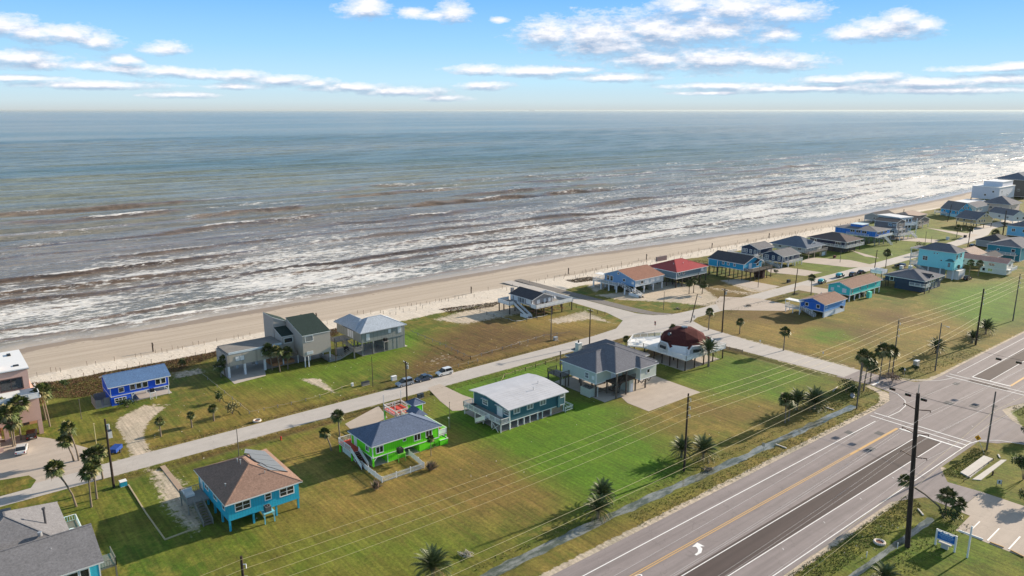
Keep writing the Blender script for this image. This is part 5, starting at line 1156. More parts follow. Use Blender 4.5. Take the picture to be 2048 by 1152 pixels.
t1 = simple('grey brown house with a gabled dark roof and white end trim on the green lot', 444, 182.2, 15, 13, 2.2, 4.9, board(132, 124, 120, 'h', .3), 'gable', SH_DARK, [(2.5, 3, 2.4, 1.2), (7, 3, 1.2, 1.2)], [(3, 3.2, 1.2, 1.0), (9, 3.2, 1.2, 1.0)], axis='y', rise=1.8)
mb = MB(); mb.box(1, 14, 3, 12, 0, 2.1); mb.build('lower_wall', mat('cream_block', (.5, .42, .34)), t1)
t2 = simple('low tan roofed house crossing behind the grey brown one', 462, 194, 22, 12, 1.2, 4.2, paint(150, 140, 132), 'hip', SH_TAN, [(3, 2, 1.2, 1.2), (9, 2, 1.2, 1.2)], [(3, 2, 1.2, 1.2)], name='beach_house')
t3 = simple('small charcoal gabled house tucked nearest the beach grass', 455, 209, 20, 9, 1.0, 3.6, paint(160, 158, 155), 'gable', SH_DARK, [(4, 1.8, 1.2, 1.0)], [(3, 1.8, 1.2, 1.0)], name='beach_house', rise=1.8)
v1 = simple('cyan two storey house with a steep grey gable roof standing next to the beach', 514.7, 187.5, 10.5, 14, 1.8, 4.6, board(30, 160, 205, 'h', .3), 'gable', SH_GREY, [(1.6, 2.4, .9, 1.2), (4.5, 2.4, .9, 1.2), (3.2, 5.3, .8, 1.3), (5.1, 5.3, .8, 1.3), (7, 5.3, .8, 1.3)], [(2, 2.4, 1.0, 1.1), (6, 2.4, 1.0, 1.1), (11, 2.4, 1.0, 1.1)], axis='y', rise=4.4, rz=-24)
deck(v1, -2, -.03, 7, 17, 1.7, GWOOD, edge=TRIM); rail(v1, [(-2, 7), (-2, 17)], 1.7, TRIM); posts(v1, [(-1.8, y) for y in (7.3, 12, 16.5)], 1.6, .3, WHITE); mb = MB(); mb.box(0.1, 10.4, .1, 13.9, 0, 1.7); mb.build('lower_wall', paint(170, 215, 225), v1)
w1 = simple('cream house with a large blue gabled roof facing the side street', 475.5, 163, 12.5, 13, 2.6, 5.2, paint(205, 185, 140), 'gable', SH_NAVY, [(2, 3.4, .9, 1.3), (4, 3.4, .9, 1.3), (6, 3.4, .9, 1.3), (5.5, 6.4, .8, 1.2), (7.7, 6.4, .8, 1.2)], [(3, 3.2, 1.0, 1.2), (8, 3.2, 1.0, 1.2), (12, 3.2, 1.0, 1.2)], axis='y', rise=3.4, posts_m=DWOOD, over=.9, rz=-18)
hip(w1, -3.5, 2, 1, 11, 5.2, 1.2, SH_NAVY, .4, name='porch_roof')
simple('pale weathered house with a long blue grey roof beyond the cyan gabled one', 540, 187, 22, 10, .4, 4.6, paint(190, 192, 190), 'gable', SH_NAVY, [(3, 2, 1.6, 1.1), (9, 2, 2.2, 1.1)], [(3, 2, 1.6, 1.1)], name='beach_house', rise=2.2)
simple('pinkish beige house under a pyramid shaped slate roof near the top right', 566, 176, 19, 16, .3, 5.2, paint(214, 196, 184), 'hip', SH_NAVY, [(4, 2, 1.2, 1.2), (12, 2, 1.2, 1.2)], [(5, 2, 1.4, 1.2), (11, 2, 1.4, 1.2)], name='beach_house', rise=4.5, over=1.2)
x5 = simple('low white house with a white flat roof and dark openings near the far beach', 556, 200, 38, 12, .3, 3.6, paint(222, 224, 228), 'flat', WHITE, [(6, 1.2, 3.0, 1.6), (14, 1.2, 2.2, 1.6), (24, 1.2, 2.2, 1.6)], [(4, 1.2, 1.4, 1.4)], name='beach_house')
x4 = simple('big white four level house, tallest of the white buildings at the top right', 612, 198, 30, 18, 3.2, 11.6, board(206, 210, 220, 'h', .6), 'flat', WHITE, [(5, 8, 1.2, 1.2), (16, 5, 1.2, 1.2)], [(4, 8.0, 1.2, 1.2), (9, 5.4, 1.2, 1.2)], name='beach_house')
walls(x4, 9, 29, 1.5, 14, 11.9, 15.0, paint(212, 214, 222), name='penthouse'); flatroof(x4, 9, 29, 1.5, 14, 15.0, WHITE)
x8 = simple('large dark grey building with a chimney at the far right edge of the beach row', 660, 196, 40, 20, 2.0, 14.5, board(92, 90, 88, 'v', 1.2), 'hip', SH_SLATE, [(6, 6, 1.6, 1.4), (12, 6, 1.6, 1.4)], [(5, 6, 1.6, 1.4)], name='apartment_building', rise=4.5, over=2.0); chimney(x8, 9, 12, -1, 1.5, 14, 20, board(92, 90, 88, 'v', 1.2))
x6 = simple('white house with a dark blue gable roof left of the tall floodlit pole', 508.8, 155.4, 8, 18, 2.0, 5.4, paint(216, 214, 208), 'gable', SH_NAVY, [(3, 3, 1.1, 1.1), (7, 3, 1.1, 1.1)], [(4, 3, 1.4, 1.1), (10, 3, 1.4, 1.1)], axis='y', rise=2.6, rz=-28)
xb = simple('sky blue house with a dark slate roof cut by the right edge of the photo', 455, 130, 30, 11, 1.2, 6.2, board(120, 190, 225, 'h', .3), 'hip', SH_NAVY, [(3, 3.6, 1.2, 1.4), (8, 3.6, 1.2, 1.4)], [(3, 3.4, 1.4, 1.4), (8, 3.4, 1.4, 1.4)], rise=2.4)
simple('charcoal roofed house between the street trees at the right edge', 411, 128, 16, 12, .6, 3.4, paint(170, 168, 166), 'hip', SH_DARK, [(4, 1.6, 1.2, 1.1)], [(4, 1.6, 1.2, 1.1)], name='beach_house', rise=2.6)
# teal, navy+tan, cream neighbours
tl = simple('deep teal house with a navy roof at the right edge behind the cream house', 383, 112, 26, 13.5, .2, 6.3, board(22, 128, 146, 'v', .6), 'hip', SH_NAVY, [(5, 4.2, 2.0, 1.2), (14, 4.2, 2.0, 1.2)], [(3, 4.0, 1.3, 1.2), (9, 4.0, .8, .8)], name='beach_house', rise=2.2)
deck(tl, -3.0, -.03, 1, 13, 3.0, GWOOD, edge=TRIM); rail(tl, [(-3, 1), (-3, 13)], 3.0, TRIM); posts(tl, [(-2.8, 1.3), (-2.8, 7), (-2.8, 12.8)], 2.9, .25, TRIM)
tn = simple('navy house with two tan shingled gables, between the turquoise tower and the teal house', 359, 121, 12.5, 12, .3, 4.0, board(26, 32, 78, 'h', .3), 'gable', SH_TAN, [(3, 1.6, 1.8, 1.5)], [(3, 1.8, 1.2, 1.4), (8, 1.8, 1.2, 1.4)], name='beach_house', rise=2.3, over=.7)
gable(tn, 3, 14, -5, 1, 3.9, 1.5, 'x', SH_DARK, WHITE, .4, .4, name='porch_roof'); walls(tn, 4, 13.6, -4.6, -.03, .2, 3.8, paint(26, 32, 78), name='porch_wall')
cr = simple('cream house with a pink shingled gable roof and open ground floor on the lawn', 346.5, 105.5, 7.0, 18.5, 2.3, 4.95, board(222, 220, 208, 'h', .25), 'gable', shingle(196, 150, 138), [(3.5, 3.2, 2.0, 1.1)], [(5.5, 3.2, 2.2, 1.0), (13.5, 3.2, 1.0, .8), (16.5, 3.2, 1.2, 1.0)], axis='y', rise=1.3)
mb = MB(); mb.box(.05, 6.9, .1, 9.5, 0, 2.25); mb.build('lower_wall', board(222, 220, 208, 'h', .25), cr); window(cr, Wf, .05, 5.8, .8, 1.6, 1.1, 2, glass=mat('yellow_blind', (.5, .5, .15))); window(cr, Wf, .05, 8.2, .7, 1.0, 1.2)  # yellow blind in one flat colour
deck(cr, 0, 7, -1.8, -.03, 2.3, WHITE, edge=TRIM); rail(cr, [(0, 0), (0, -1.8), (7, -1.8), (7, 0)], 2.3, TRIM)
# --- tall turquoise house
def h_tall():
    r = house('tall light turquoise house, three levels with a slate hip roof and stacked white balconies', 320.0, 115.5)
    L, D = 8.6, 13.9; z0 = 4.0; TQ = board(142, 224, 232, 'h', .25); TQP = paint(142, 224, 232)
    walls(r, 0, L, 0, D, z0, 10.9, TQ, trim=None); hip(r, 0, L, 0, D, 11.0, 2.6, SH_NAVY, .6)
    walls(r, -.9, 0, .2, 3.0, 4.0, 7.4, TQ, trim=None, name='bay'); hip(r, -.9, .8, .2, 3.0, 7.4, .9, mat('teal_bay_roof', (.03, .16, .18)), .25, name='bay_roof', fascia=TQP); window(r, Wf, -.9, 1.6, 5.2, .9, 1.7, 1, 2, frame=TQP, glass=BLIND)
    window(r, Wf, 0, 11.2, 6.6, 1.7, 1.5, 2, 2); window(r, Wf, 0, 5.0, 7.1, .6, .4, fw=.06); window(r, Wf, 0, 6.8, 9.6, .4, .4, fw=.05); window(r, Wf, 0, 7.9, 9.6, .4, .4, fw=.05)
    window(r, S, 0, 1.6, 8.3, 1.2, 1.6, 1, 2); window(r, S, 0, 5.4, 8.6, 1.2, 1.6, 1, 2)
    mb = MB(); mb.tube([(4.0, -.02, 5.0), (4.0, -.5, 5.0)], .8, 12); mb.build('round_awning', BLACK, r)
    posts(r, [(.2, .2), (.2, 5), (.2, 9.6), (.2, 13.6), (8.3, .2), (8.3, 5), (8.3, 13.6)], z0, .4, WHITE)
    mb = MB(); mb.box(2.2, L, -1.2, 3.2, 0, 3.6); mb.cur = 1; fbox(mb, S, -1.2, 4, 5, 0.6, 2.6, .03); mb.build('lower_wall', [board(226, 220, 214, 'h', .3), WHITE], r)
    mb = MB(); mb.box(1.2, 1.35, 3.4, 13.4, 0, 3.9); mb.build('lattice_screen', mat('grey_lattice', (.25, .27, .28)), r)
    deck(r, .2, 8.4, D+.03, D+3.2, 4.2, GWOOD, edge=TRIM); deck(r, .2, 8.4, D+.03, D+3.2, 7.4, GWOOD, edge=TRIM); posts(r, [(.3, D+3.1), (8.3, D+3.1)], 10.6, .25, TRIM)
    for z in (4.2, 7.4): rail(r, [(.2, D+.1), (.2, D+3.2), (8.4, D+3.2)], z, TRIM)
    stairs(r, (-.9, D+.8, 4.2), (-.9, D-6.2, .1), 1.1, GWOOD, TRIM); flatroof(r, .2, 8.4, D+.4, D+3.4, 10.6, SH_NAVY, .2, .2, name='porch_roof')
    return r
h_tall()
def h_navy_deck():
    r = house('low navy house with charcoal hip roof and square white roof deck by the turquoise tower', 288.2, 113.4)
    L, D = 16.5, 14.2; z0 = 0; NV = board(30, 56, 84, 'v', .35)
    walls(r, .6, L, .6, 10.6, 0, 2.6, NV, trim=None, name='lower_wall'); walls(r, 0, L, 0, D, 2.6, 4.5, NV, trim=None); hip(r, 0, L, 0, D, 4.6, 2.4, SH_NAVY, .7); gable(r, 5.2, 9.4, .4, 5, 4.9, 1.2, 'y', SH_DARK, NV, .3, .3, name='dormer_roof')
    window(r, Wf, 0, 11.7, 2.9, 1.2, 1.3, 1); 
    for u in (5.4, 7.2, 9.0): window(r, S, 0, u, 3.1, 1.2, 1.0, 1)
    window(r, S, 0, 14, 3.1, 1.4, 1.0)
    for u in (3.5, 6.5, 9.5, 12.5): window(r, S, .6, u, .5, 1.6, 1.7, 2, 3)
    deck(r, -1.2, 3.2, -1.2, -.03, 2.6, GWOOD, edge=TRIM); deck(r, -1.2, -.03, 0, 4.6, 2.6, GWOOD, edge=TRIM); rail(r, [(-1.2, 4.6), (-1.2, -1.2), (3.2, -1.2), (3.2, 0)], 2.6, TRIM)
    posts(r, [(-1.0, -1), (0.3, 13.9), (2.5, 13.9), (3, -1)], 2.5, .25, DWOOD); deck(r, -1.6, 2.0, D+.4, D+5, 2.6, GWOOD, edge=TRIM); rail(r, [(-1.6, D+.4), (-1.6, D+5), (2, D+5)], 2.6, TRIM); posts(r, [(-1.5, D+.5), (-1.5, D+4.9)], 2.5, .22, DWOOD)
    deck(r, -1.0, 3.6, D+1.0, D+5.4, 5.0, WHITE, edge=TRIM); rail(r, [(-1, D+1), (3.6, D+1), (3.6, D+5.4), (-1, D+5.4), (-1, D+1)], 5.0, TRIM, style='solid'); posts(r, [(-.9, D+1.1), (3.5, D+1.1), (-.9, D+5.3), (3.5, D+5.3)], 4.8, .22, DWOOD); chimney(r, 9.6, 10.8, 9, 10.2, 5, 7.4, METAL, METAL)
h_navy_deck()
a1 = simple('aqua house with a brown gable roof on white stilts beside the street', 254.6, 124.1, 22.5, 8.2, 2.3, 5.0, board(70, 200, 195, 'h', .25), 'gable', SH_BROWN, [(1.6, 3.0, .5, 1.4), (7.0, 3.5, .5, 1.0), (12.5, 3.3, .5, 1.5), (18.5, 3.6, .5, .8)], [], rise=1.5, np_=(7, 2))
shutter(a1, Wf, 0, 2.2, 2.9, 1.5, 1.5); shutter(a1, Wf, 0, 6.6, 2.9, 1.2, 1.2); shutter(a1, Wf, 0, 4.4, 4.6, .9, .5)
mb = MB(); mb.box(10.5, 12.4, -2.0, -.8, .05, 2.1); mb.box(10.6, 12.3, -1.9, -.9, 2.1, 2.3); mb.build('storage_box', paint(90, 210, 190), a1); ac_unit(a1, 7.6, -.6, 1.6, .9, .8, BLACK)
b1 = simple('vivid blue house with a brown gable roof and white stair on its street side', 227.7, 118.9, 13.6, 8.5, 1.9, 4.5, board(22, 104, 200, 'h', .25), 'gable', SH_BROWN, [(1.2, 3.3, .7, .8), (11.6, 3.3, .7, .8)], [(2.2, 2.9, 1.0, 1.0), (6.2, 2.9, 1.0, 1.0)], rise=1.4, np_=(3, 3))
mb = MB(); mb.box(0.1, 13.4, .06, .2, .02, 1.85); mb.build('lower_wall', paint(214, 222, 230), b1); mb = MB(); mb.box(.05, 13.55, -.04, -.002, 1.95, 4.45); mb.build('front_cladding', board(92, 152, 215, 'h', .25), b1)
deck(b1, -2.6, -.03, 7.0, 12.4, 1.9, GWOOD, edge=TRIM); rail(b1, [(-2.6, 7), (-2.6, 12.4), (0, 12.4)], 1.9, TRIM); posts(b1, [(-2.4, 7.2), (-2.4, 12.2), (0, 12.2), (-2.4, 9.6)], 1.8, .2, TRIM); stairs(b1, (-1.2, 7.0, 1.9), (-1.2, 2.4, .05), 1.1, GWOOD, TRIM)
mb = MB(); mb.box(-2.8, 0, 7, 12.6, 4.2, 4.35); mb.build('porch_roof', TRIM, b1); posts(b1, [(-2.6, 12.4), (-2.6, 7.2)], 4.2, .15, TRIM, z0=1.9, name='porch_post'); ac_unit(b1, 10.2, -.65, 1.7, .8, .8, BLACK); vent(b1, 3.5, 5.6, 6.0, .3); vent(b1, 7.5, 5.6, 6.0, .3)
# --- pink stucco building, far left
def h_pink():
    r = house('pink stucco three storey building with a white flat roof at the left edge', 5.0, 175.3, name='apartment_building', cat='apartment building')
    PK = mat('pink_stucco', srgb(208, 172, 158), rough=.95, var=.06); L = 11.0
    walls(r, -8, L, 0, 14, 3.2, 8.0, PK, trim=None); walls(r, -8, 10.4, 7.0, 22, 8.0, 12.6, PK, trim=None, name='upper_wall'); mb = MB(); mb.box(-8, 10.7, 6.7, 22.3, 12.6, 12.85); mb.cur = 1; mb.box(-8, 10.74, 6.66, 22.34, 12.52, 12.6); mb.build('roof', [WHITE, DWOOD], r)
    mb = MB(); mb.box(-8, L+.4, -.3, 6.69, 8.0, 8.25); mb.build('terrace', WHITE, r); rail(r, [(3.5, -.2), (L+.2, -.2), (L+.2, 6.5)], 8.25, TRIM, .9, 'solid')
    window(r, S, 7.0, 7.2, 8.6, 3.8, 2.2, 2, frame=mat('brown_frame', (.07, .05, .05)), fw=.22); mb = MB(); mb.box(4.0, 5.4, 8.6, 10.0, 12.85, 14.2); mb.cur = 1; mb.box(3.9, 5.5, 8.5, 10.1, 14.2, 14.35); mb.build('chimney', [PK, DWOOD], r)
    mb = MB(); mb.box(8.2, 9.2, 9, 10, 12.86, 13.0); mb.build('roof_hatch', BLACK, r); mb = MB(); mb.box(8.0, 8.7, 18, 19.5, 12.86, 13.1); mb.build('roof_hatch', BLACK, r)
    for x in (L-.4, 4.6, 1.0): 
        mb = MB(); mb.box(x-.4, x+.4, .05, .9, 0, 3.2); mb.build('pillar', PK, r)
    mb = MB(); mb.box(-8, L-.2, 7.2, 7.5, 0, 3.2); mb.box(-8, 4.0, 4.0, 4.3, 0, 3.2); mb.cur = 1; mb.box(8.2, 9.3, 7.14, 7.2, .1, 2.3); mb.build('garage_wall', [mat('orange_stucco', srgb(214, 158, 120), rough=.9), DWOOD], r)
    for z in (4.2,): window(r, S, 0, 2.5, z, 2.6, 1.8, 2, frame=mat('brown_frame', (.07, .05, .05)))
    mb = MB(); mb.box(-5, 3.4, -5.2, -.05, 2.6, 3.0); mb.box(-5, 3.4, -5.2, -5.0, 0, .9); mb.build('porch', PK, r)
    return r
h_pink()
# --- grey roofed house, bottom left corner
def h_corner():
    r = house('turquoise house under a large grey shingled roof, cut by the bottom left corner', 2.0, 108.7)
    L, D = 12.0, 10.2; TQ = board(60, 190, 215, 'h', .25)
    walls(r, -9, L, 0, D, 2.2, 5.0, TQ); gable(r, -9, L, 0, D, 5.05, 2.3, 'x', SH_GREY, TQ, .7, .5, rp=.62)
    walls(r, -4, 9.6, D, 20.5, 2.2, 4.9, TQ, name='rear_wing'); hip(r, -4, 9.6, 6.0, 21.0, 5.05, 4.2, SH_GREY, .6, name='rear_roof')
    window(r, S, 0, 8.6, 2.9, 1.3, 1.2, 1); window(r, S, 0, 10.1, 2.9, 1.0, 1.2, 1); window(r, S, 0, 3.6, 2.9, 1.6, 1.2, 2); posts(r, grid(-4, L-.3, .3, D-.3, 5, 3), 2.1, .3, WHITE)
    mb = MB(); mb.tube([(7.5, 12.2, 6.5), (7.5, 12.2, 8.9)], .16, 10); mb.tube([(7.5, 12.2, 8.9), (7.5, 12.2, 9.1)], .26, 10); mb.build('flue_pipe', mat('dark_flue', (.09, .09, .1), metal=.5), r); mb = MB(); mb.tube([(6.3, 8.2, 6.9), (6.3, 8.2, 7.5)], .3, 12); mb.build('roof_turbine', METAL, r); vent(r, 7.0, 4.2, 6.3, .2, .07)
    deck(r, L+.05, L+2.4, 2.2, 5.8, 2.1, WOOD); rail(r, [(L, 2.2), (L+2.4, 2.2), (L+2.4, 5.8)], 2.1, WOOD); deck(r, 9.65, 12.2, D+.3, 19.5, 2.1, WOOD); rail(r, [(12.2, D+.5), (12.2, 19.5), (9.8, 19.5)], 2.1, TRIM); posts(r, [(L+2.3, 2.4), (L+2.3, 5.6), (12.1, 12), (12.1, 19.3)], 2.0, .2, WOOD)
    mb = MB(); mb.tube([(10.9, 15, 2.9), (10.9, 15, 2.95)], .5, 10); mb.tube([(10.9, 15, 2.1), (10.9, 15, 2.9)], .05, 6); mb.build('deck_table', WHITE, r); deck(r, 6, 9.5, 20.6, 23.4, 2.1, REDDECK); rail(r, [(6, 23.4), (9.5, 23.4), (9.5, 20.8)], 2.1, TRIM)
    return r
h_corner()

# ================================================================== plants
random.seed(7)
LEAF_S = mat('fan_palm_leaf', (.075, .10, .024), rough=.6, var=.5, scale=2.5, spec=.3)
LEAF_T = mat('pale_olive_leaf', (.22, .20, .08), rough=.6, var=.5, scale=2.5)  # paler olive leaf tone, for part of the fronds and one shrub
LEAF_D = mat('date_palm_leaf', (.085, .115, .04), rough=.55, var=.4, scale=2.5, spec=.35)
LEAF_DEAD = mat('dry_palm_frond', (.30, .21, .11), rough=.9, var=.4, scale=2)
LEAF_B = mat('shrub_leaf', (.038, .072, .014), rough=.65, var=.5, scale=2.5)
BARK = mat('palm_bark', (.20, .16, .12), rough=.95, var=.4, scale=2.5, streak=(1, 1, 4))
def fan_crown(seed, R=1.5, n=46, bottom=-42):
    """palmetto crown: petioles ending in folded fans of narrow leaflets"""
    rnd = random.Random(seed); g2 = MB(); d = MB()
    def frond(az_, el_, L, mb, leafs=11, droop=.25):
        ux = Vector((math.cos(az_)*math.cos(el_), math.sin(az_)*math.cos(el_), math.sin(el_))); side = Vector((-math.sin(az_), math.cos(az_), 0)); up = side.cross(ux)*-1
        p0 = Vector((0, 0, 0)); p1 = ux*L*.45
        mb.add([p0-side*.02, p0+side*.02, p1+side*.015, p1-side*.015], [(0, 1, 2, 3)])
        tw = rnd.uniform(-.5, .5); sd_ = (side*math.cos(tw)+up*math.sin(tw)); 
        for i in range(leafs):
            t_ = (i/(leafs-1)-.5)*2.5; l = L*.62*(1-.22*abs(t_))*rnd.uniform(.85, 1.1)
            dirv = (ux*math.cos(t_)+sd_*math.sin(t_)).normalized(); tip = p1+dirv*l+Vector((0, 0, -droop*l*rnd.uniform(.5, 1.6))); mid = p1+dirv*l*.55
            wv = dirv.cross(up if abs(dirv.dot(up)) < .9 else side).normalized()*.085*L
            mb.add([p1, mid-wv, tip, mid+wv], [(0, 1, 2, 3)])
    for i in range(n):
        el_ = rad(bottom+(88-bottom)*((i+.5)/n)**.85+rnd.uniform(-8, 8)); frond(i*2.399+rnd.uniform(-.3, .3), el_, R*rnd.uniform(.85, 1.12), g2, droop=.15+.25*(el_ < .3))
    for i in range(9): frond(i*.7+rnd.uniform(-.3, .3), rad(rnd.uniform(-78, -48)), R*rnd.uniform(.55, .85), d, 7, .5)
    return g2, d
def date_crown(seed, R=2.7, n=60, lo=-35):
    rnd = random.Random(seed); mb = MB(); dd = MB()
    for i in range(n):
        az_ = i*2.399+rnd.uniform(-.2, .2); e0 = rad(lo+(84-lo)*((i+.5)/n)**.8); L = R*rnd.uniform(.88, 1.1); m = dd if i < 5 else mb
        p = Vector((0, 0, 0)); h = Vector((math.cos(az_), math.sin(az_), 0)); side = Vector((-h.y, h.x, 0)); K = 13; prev = p
        for k in range(K):
            s = (k+1)/K; el_ = e0-1.25*s*s*(.6+.5*math.cos(e0)); dv = h*math.cos(el_)+Vector((0, 0, math.sin(el_))); q = prev+dv*L/K
            m.add([prev-side*.02, prev+side*.02, q+side*.015, q-side*.015], [(0, 1, 2, 3)])
            ll = .42*math.sin(math.pi*min(s*.9+.12, 1))*R/2.7+.06
            for sg in (-1, 1):
                up = Vector((-dv.x*math.tan(0), 0, 0)); tip = q+side*sg*ll*1.1+dv*ll*.75+Vector((0, 0, -.10*ll if k > 3 else .1*ll)); wv = dv*.06+Vector((0, 0, .03))
                m.add([q-wv, q+wv*1.4, tip], [(0, 1, 2)])
            prev = q
    return mb, dd
CROWNS = {}
def crown_mesh(kind, seed, **k):
    key = (kind, seed)
    if key not in CROWNS:
        a, b2 = (fan_crown if kind == 'fan' else date_crown)(seed, **k)
        ms = []
        for q, m in ((a, LEAF_S if kind == 'fan' else LEAF_D), (b2, LEAF_DEAD)):
            o = q.build('tmp', m); me = o.data; bpy.data.objects.remove(o); ms.append(me)
        if kind == 'fan': ms[0].materials.append(LEAF_T); ms[0].polygons.foreach_set('material_index', [1 if (i//12) % 4 == 0 else 0 for i in range(len(ms[0].polygons))])
        CROWNS[key] = ms
    return CROWNS[key]
def palm(x, y, h, R, label, kind='fan', seed=1, lean=(0, 0), group='palms along the beach road', tr=.17, twin=None):
    r = thing('fan_palm' if kind == 'fan' else 'date_palm', label, 'palm tree', (x, y, zg(x, y)), 0, group)
    top = Vector((lean[0], lean[1], h)); mb = MB(); pts = [Vector((0, 0, -.2)), Vector((lean[0]*.15, lean[1]*.15, h*.33)), Vector((lean[0]*.5, lean[1]*.5, h*.66)), top]
    mb.tube(pts, [tr*1.35, tr, tr*.9, tr*(1.15 if kind == 'fan' else 1.7)], 9); mb.build('trunk', BARK, r)
    base = 1.5 if kind == 'fan' else 2.7
    c, d = crown_mesh(kind, seed)
    for me, nm in ((c, 'crown'), (d, 'dead_fronds')):
        o = bpy.data.objects.new(nm, me); COL.objects.link(o); o.parent = r; o.location = top; o.scale = (R/base,)*3; o.rotation_euler = (0, 0, (x*1.7+y) % 6.28)
    return r
def PH(bx, by, ty):
    """ground point and height from base pixel and top pixel row"""
    x, y = at(bx, by); lo, hi = 0., 40.
    dz = lambda h: 576-FPX*((x*FWD[0]+y*FWD[1])*sP+(h-CAMH)*cP)/((x*FWD[0]+y*FWD[1])*cP-(h-CAMH)*sP)
    for _ in range(40):
        m = (lo+hi)/2
        if dz(m) > ty: lo = m
        else: hi = m
    return x, y, lo
# (base px, base py, crown centre py, radius m, label, kind)
PL = [
 (153,1013,938,1.6,'leaning fan palm, tallest of the trio by the turquoise corner house','fan',(-2.2,1.6)),
 (183,1014,945,1.5,'upright fan palm in the middle of the trio beside the street','fan',(.3,0)),
 (194,998,935,1.35,'pale trunked fan palm behind the middle one of the street trio','fan',(.2,.1)),
 (158,921,856,1.5,'taller fan palm of the pair at the parking lot edge','fan',(-1,.5)),
 (148,922,882,1.45,'shorter leaning fan palm of the parking lot pair','fan',(-1,.6)),
 (100,853,785,2.1,'bushy fan palm on the lawn right of the pink building','fan',(-.5,.2)),
 (92,840,790,1.9,'fan palm half hidden behind the lawn palm by the pink building','fan',(-.4,.2)),
 (27,893,828,2.0,'left fan palm in front of the pink building porch','fan',(0,0)),
 (42,880,810,1.9,'right fan palm in front of the pink building, over the dark jeep','fan',(.5,0)),
 (30,892,845,1.8,'low fan palm crown between the two pink building palms','fan',(.3,0)),
 (12,880,815,1.9,'fan palm at the left photo edge by the pink building','fan',(0,0)),
 (206,958,906,1.5,'fan palm leaning over the verge left of the tall pole','fan',(-.3,.4)),
 (188,960,912,1.4,'squat fan palm beside the blue trailer','fan',(-.3,0)),
 (322,873,843,1.0,'leftmost of the small pruned palms by the street','fan',(0,0)),
 (384,855,831,.9,'second small pruned palm from the left by the street','fan',(0,0)),
 (428,842,817,1.0,'third small pruned palm, left of the round shrub','fan',(0,0)),
 (681,892,832,1.3,'tall fan palm left of the lime green house','fan',(-.2,.1)),
 (663,901,866,1.15,'short leaning fan palm left of the lime green house','fan',(-1.0,.6)),
 (545,740,700,1.7,'left palm of the trio before the taupe house','fan',(-.5,.6)),
 (560,744,703,1.6,'middle palm of the trio before the taupe house','fan',(-.4,.3)),
 (576,738,705,1.6,'right palm of the trio before the taupe house','fan',(0,0)),
 (620,712,695,1.4,'lone palm at the right end of the taupe house','fan',(0,0)),
 (450,752,720,1.3,'upper palm at the left end of the taupe house','fan',(0,0)),
 (443,754,733,1.4,'lower palm at the left end of the taupe house','fan',(-.3,0)),
 (1252,692,678,1.0,'small palm between the sage and the dome house','fan',(0,0)),
 (1345,675,656,1.2,'fan palm behind the maroon dome','fan',(0,0)),
 (1417,660,625,1.35,'fan palm at the corner of the brown lot beside the street','fan',(.1,.1)),
 (1479,668,644,1.2,'small fan palm in the middle of the brown lot','fan',(0,0)),
 (1567,701,664,1.5,'fan palm standing right beside the cross street','fan',(.1,.1)),
 (1378,588,567,1.4,'left palm of the clump on the brown beach lot','fan',(0,0)),
 (1387,586,562,1.4,'middle palm of the clump on the brown beach lot','fan',(0,0)),
 (1404,588,570,1.5,'right leaning palm of the clump on the brown beach lot','fan',(.7,0)),
 (1622,589,556,1.4,'palm at the driveway of the vivid blue house','fan',(-.2,.2)),
 (1771,536,506,1.8,'palm in front of the navy house roof deck','fan',(0,0)),
 (1913,475,456,1.8,'palm on the far green lot by the street bend','fan',(0,0)),
 (1938,474,458,1.8,'second palm on the far green lot near the cream house','fan',(0,0)),
 (1990,475,466,2.0,'palm at the street corner beside the tall floodlit pole','fan',(0,0)),
 (1938,551,526,1.5,'left palm on the lawn of the cream house','fan',(0,0)),
 (1956,552,528,1.5,'right palm on the lawn of the cream house','fan',(0,0)),
 (1570,846,800,1.6,'twin trunk fan palm left of the two date palms near the ditch','fan',(-.2,.1)),
 (1577,842,806,1.4,'lower fan palm growing against the twin trunk one','fan',(.3,0)),
 (1718,790,714,1.9,'tall fan palm at the junction, left of the cabinet','fan',(.2,0)),
 (1727,782,722,1.9,'leaning fan palm under the power lines at the junction','fan',(1.0,0)),
 (1759,760,702,2.1,'tall dark fan palm right of the junction road','fan',(.2,0)),
 (1776,752,704,1.8,'slim fan palm by the second junction pole','fan',(.2,0)),
 (1740,767,732,1.7,'shorter fan palm beneath the junction group','fan',(0,0)),
 (1889,1035,975,1.1,'leaning fan palm behind the giant pole','fan',(-3.4,5.6)),
 (1889,1030,992,1.45,'green topped fan palm by the motel driveway','fan',(0,0)),
 (1912,1036,1010,1.2,'bushy fan palm at the right of the driveway clump','fan',(.4,0)),
 (1066,850,1,1,None,None,0),
 (1417,733,693,2.7,'big date palm beside the white dome deck','date',(-.2,.1)),
 (1593,820,790,2.4,'left date palm of the pair by the ditch','date',(0,0)),
 (1628,818,796,2.9,'broad right date palm of the pair by the ditch','date',(0,0)),
 (1363,914,890,2.3,'left date palm of the pair behind the highway pole','date',(0,0)),
 (1406,918,893,2.7,'right date palm of the pair behind the highway pole','date',(0,0)),
 (1204,1004,980,2.3,'upper date palm of the pair beside the ditch water','date',(0,0)),
 (1196,1034,1008,2.3,'lower date palm of the pair, reflected in the ditch','date',(0,0)),
 (866,1165,1117,2.7,'date palm with drooping fronds cut by the bottom photo edge','date',(0,0)),
 (1872,706,688,2.5,'date palm at the grey pole by the highway','date',(0,0)),
 (1971,668,650,2.7,'round date palm behind the tall black pole','date',(0,0)),
 (1944,686,668,2.0,'small date palm at the foot of the tall black pole','date',(0,0)),
 (1768,1172,1150,2.0,'date palm poking up at the bottom right edge','date',(0,0)),
]
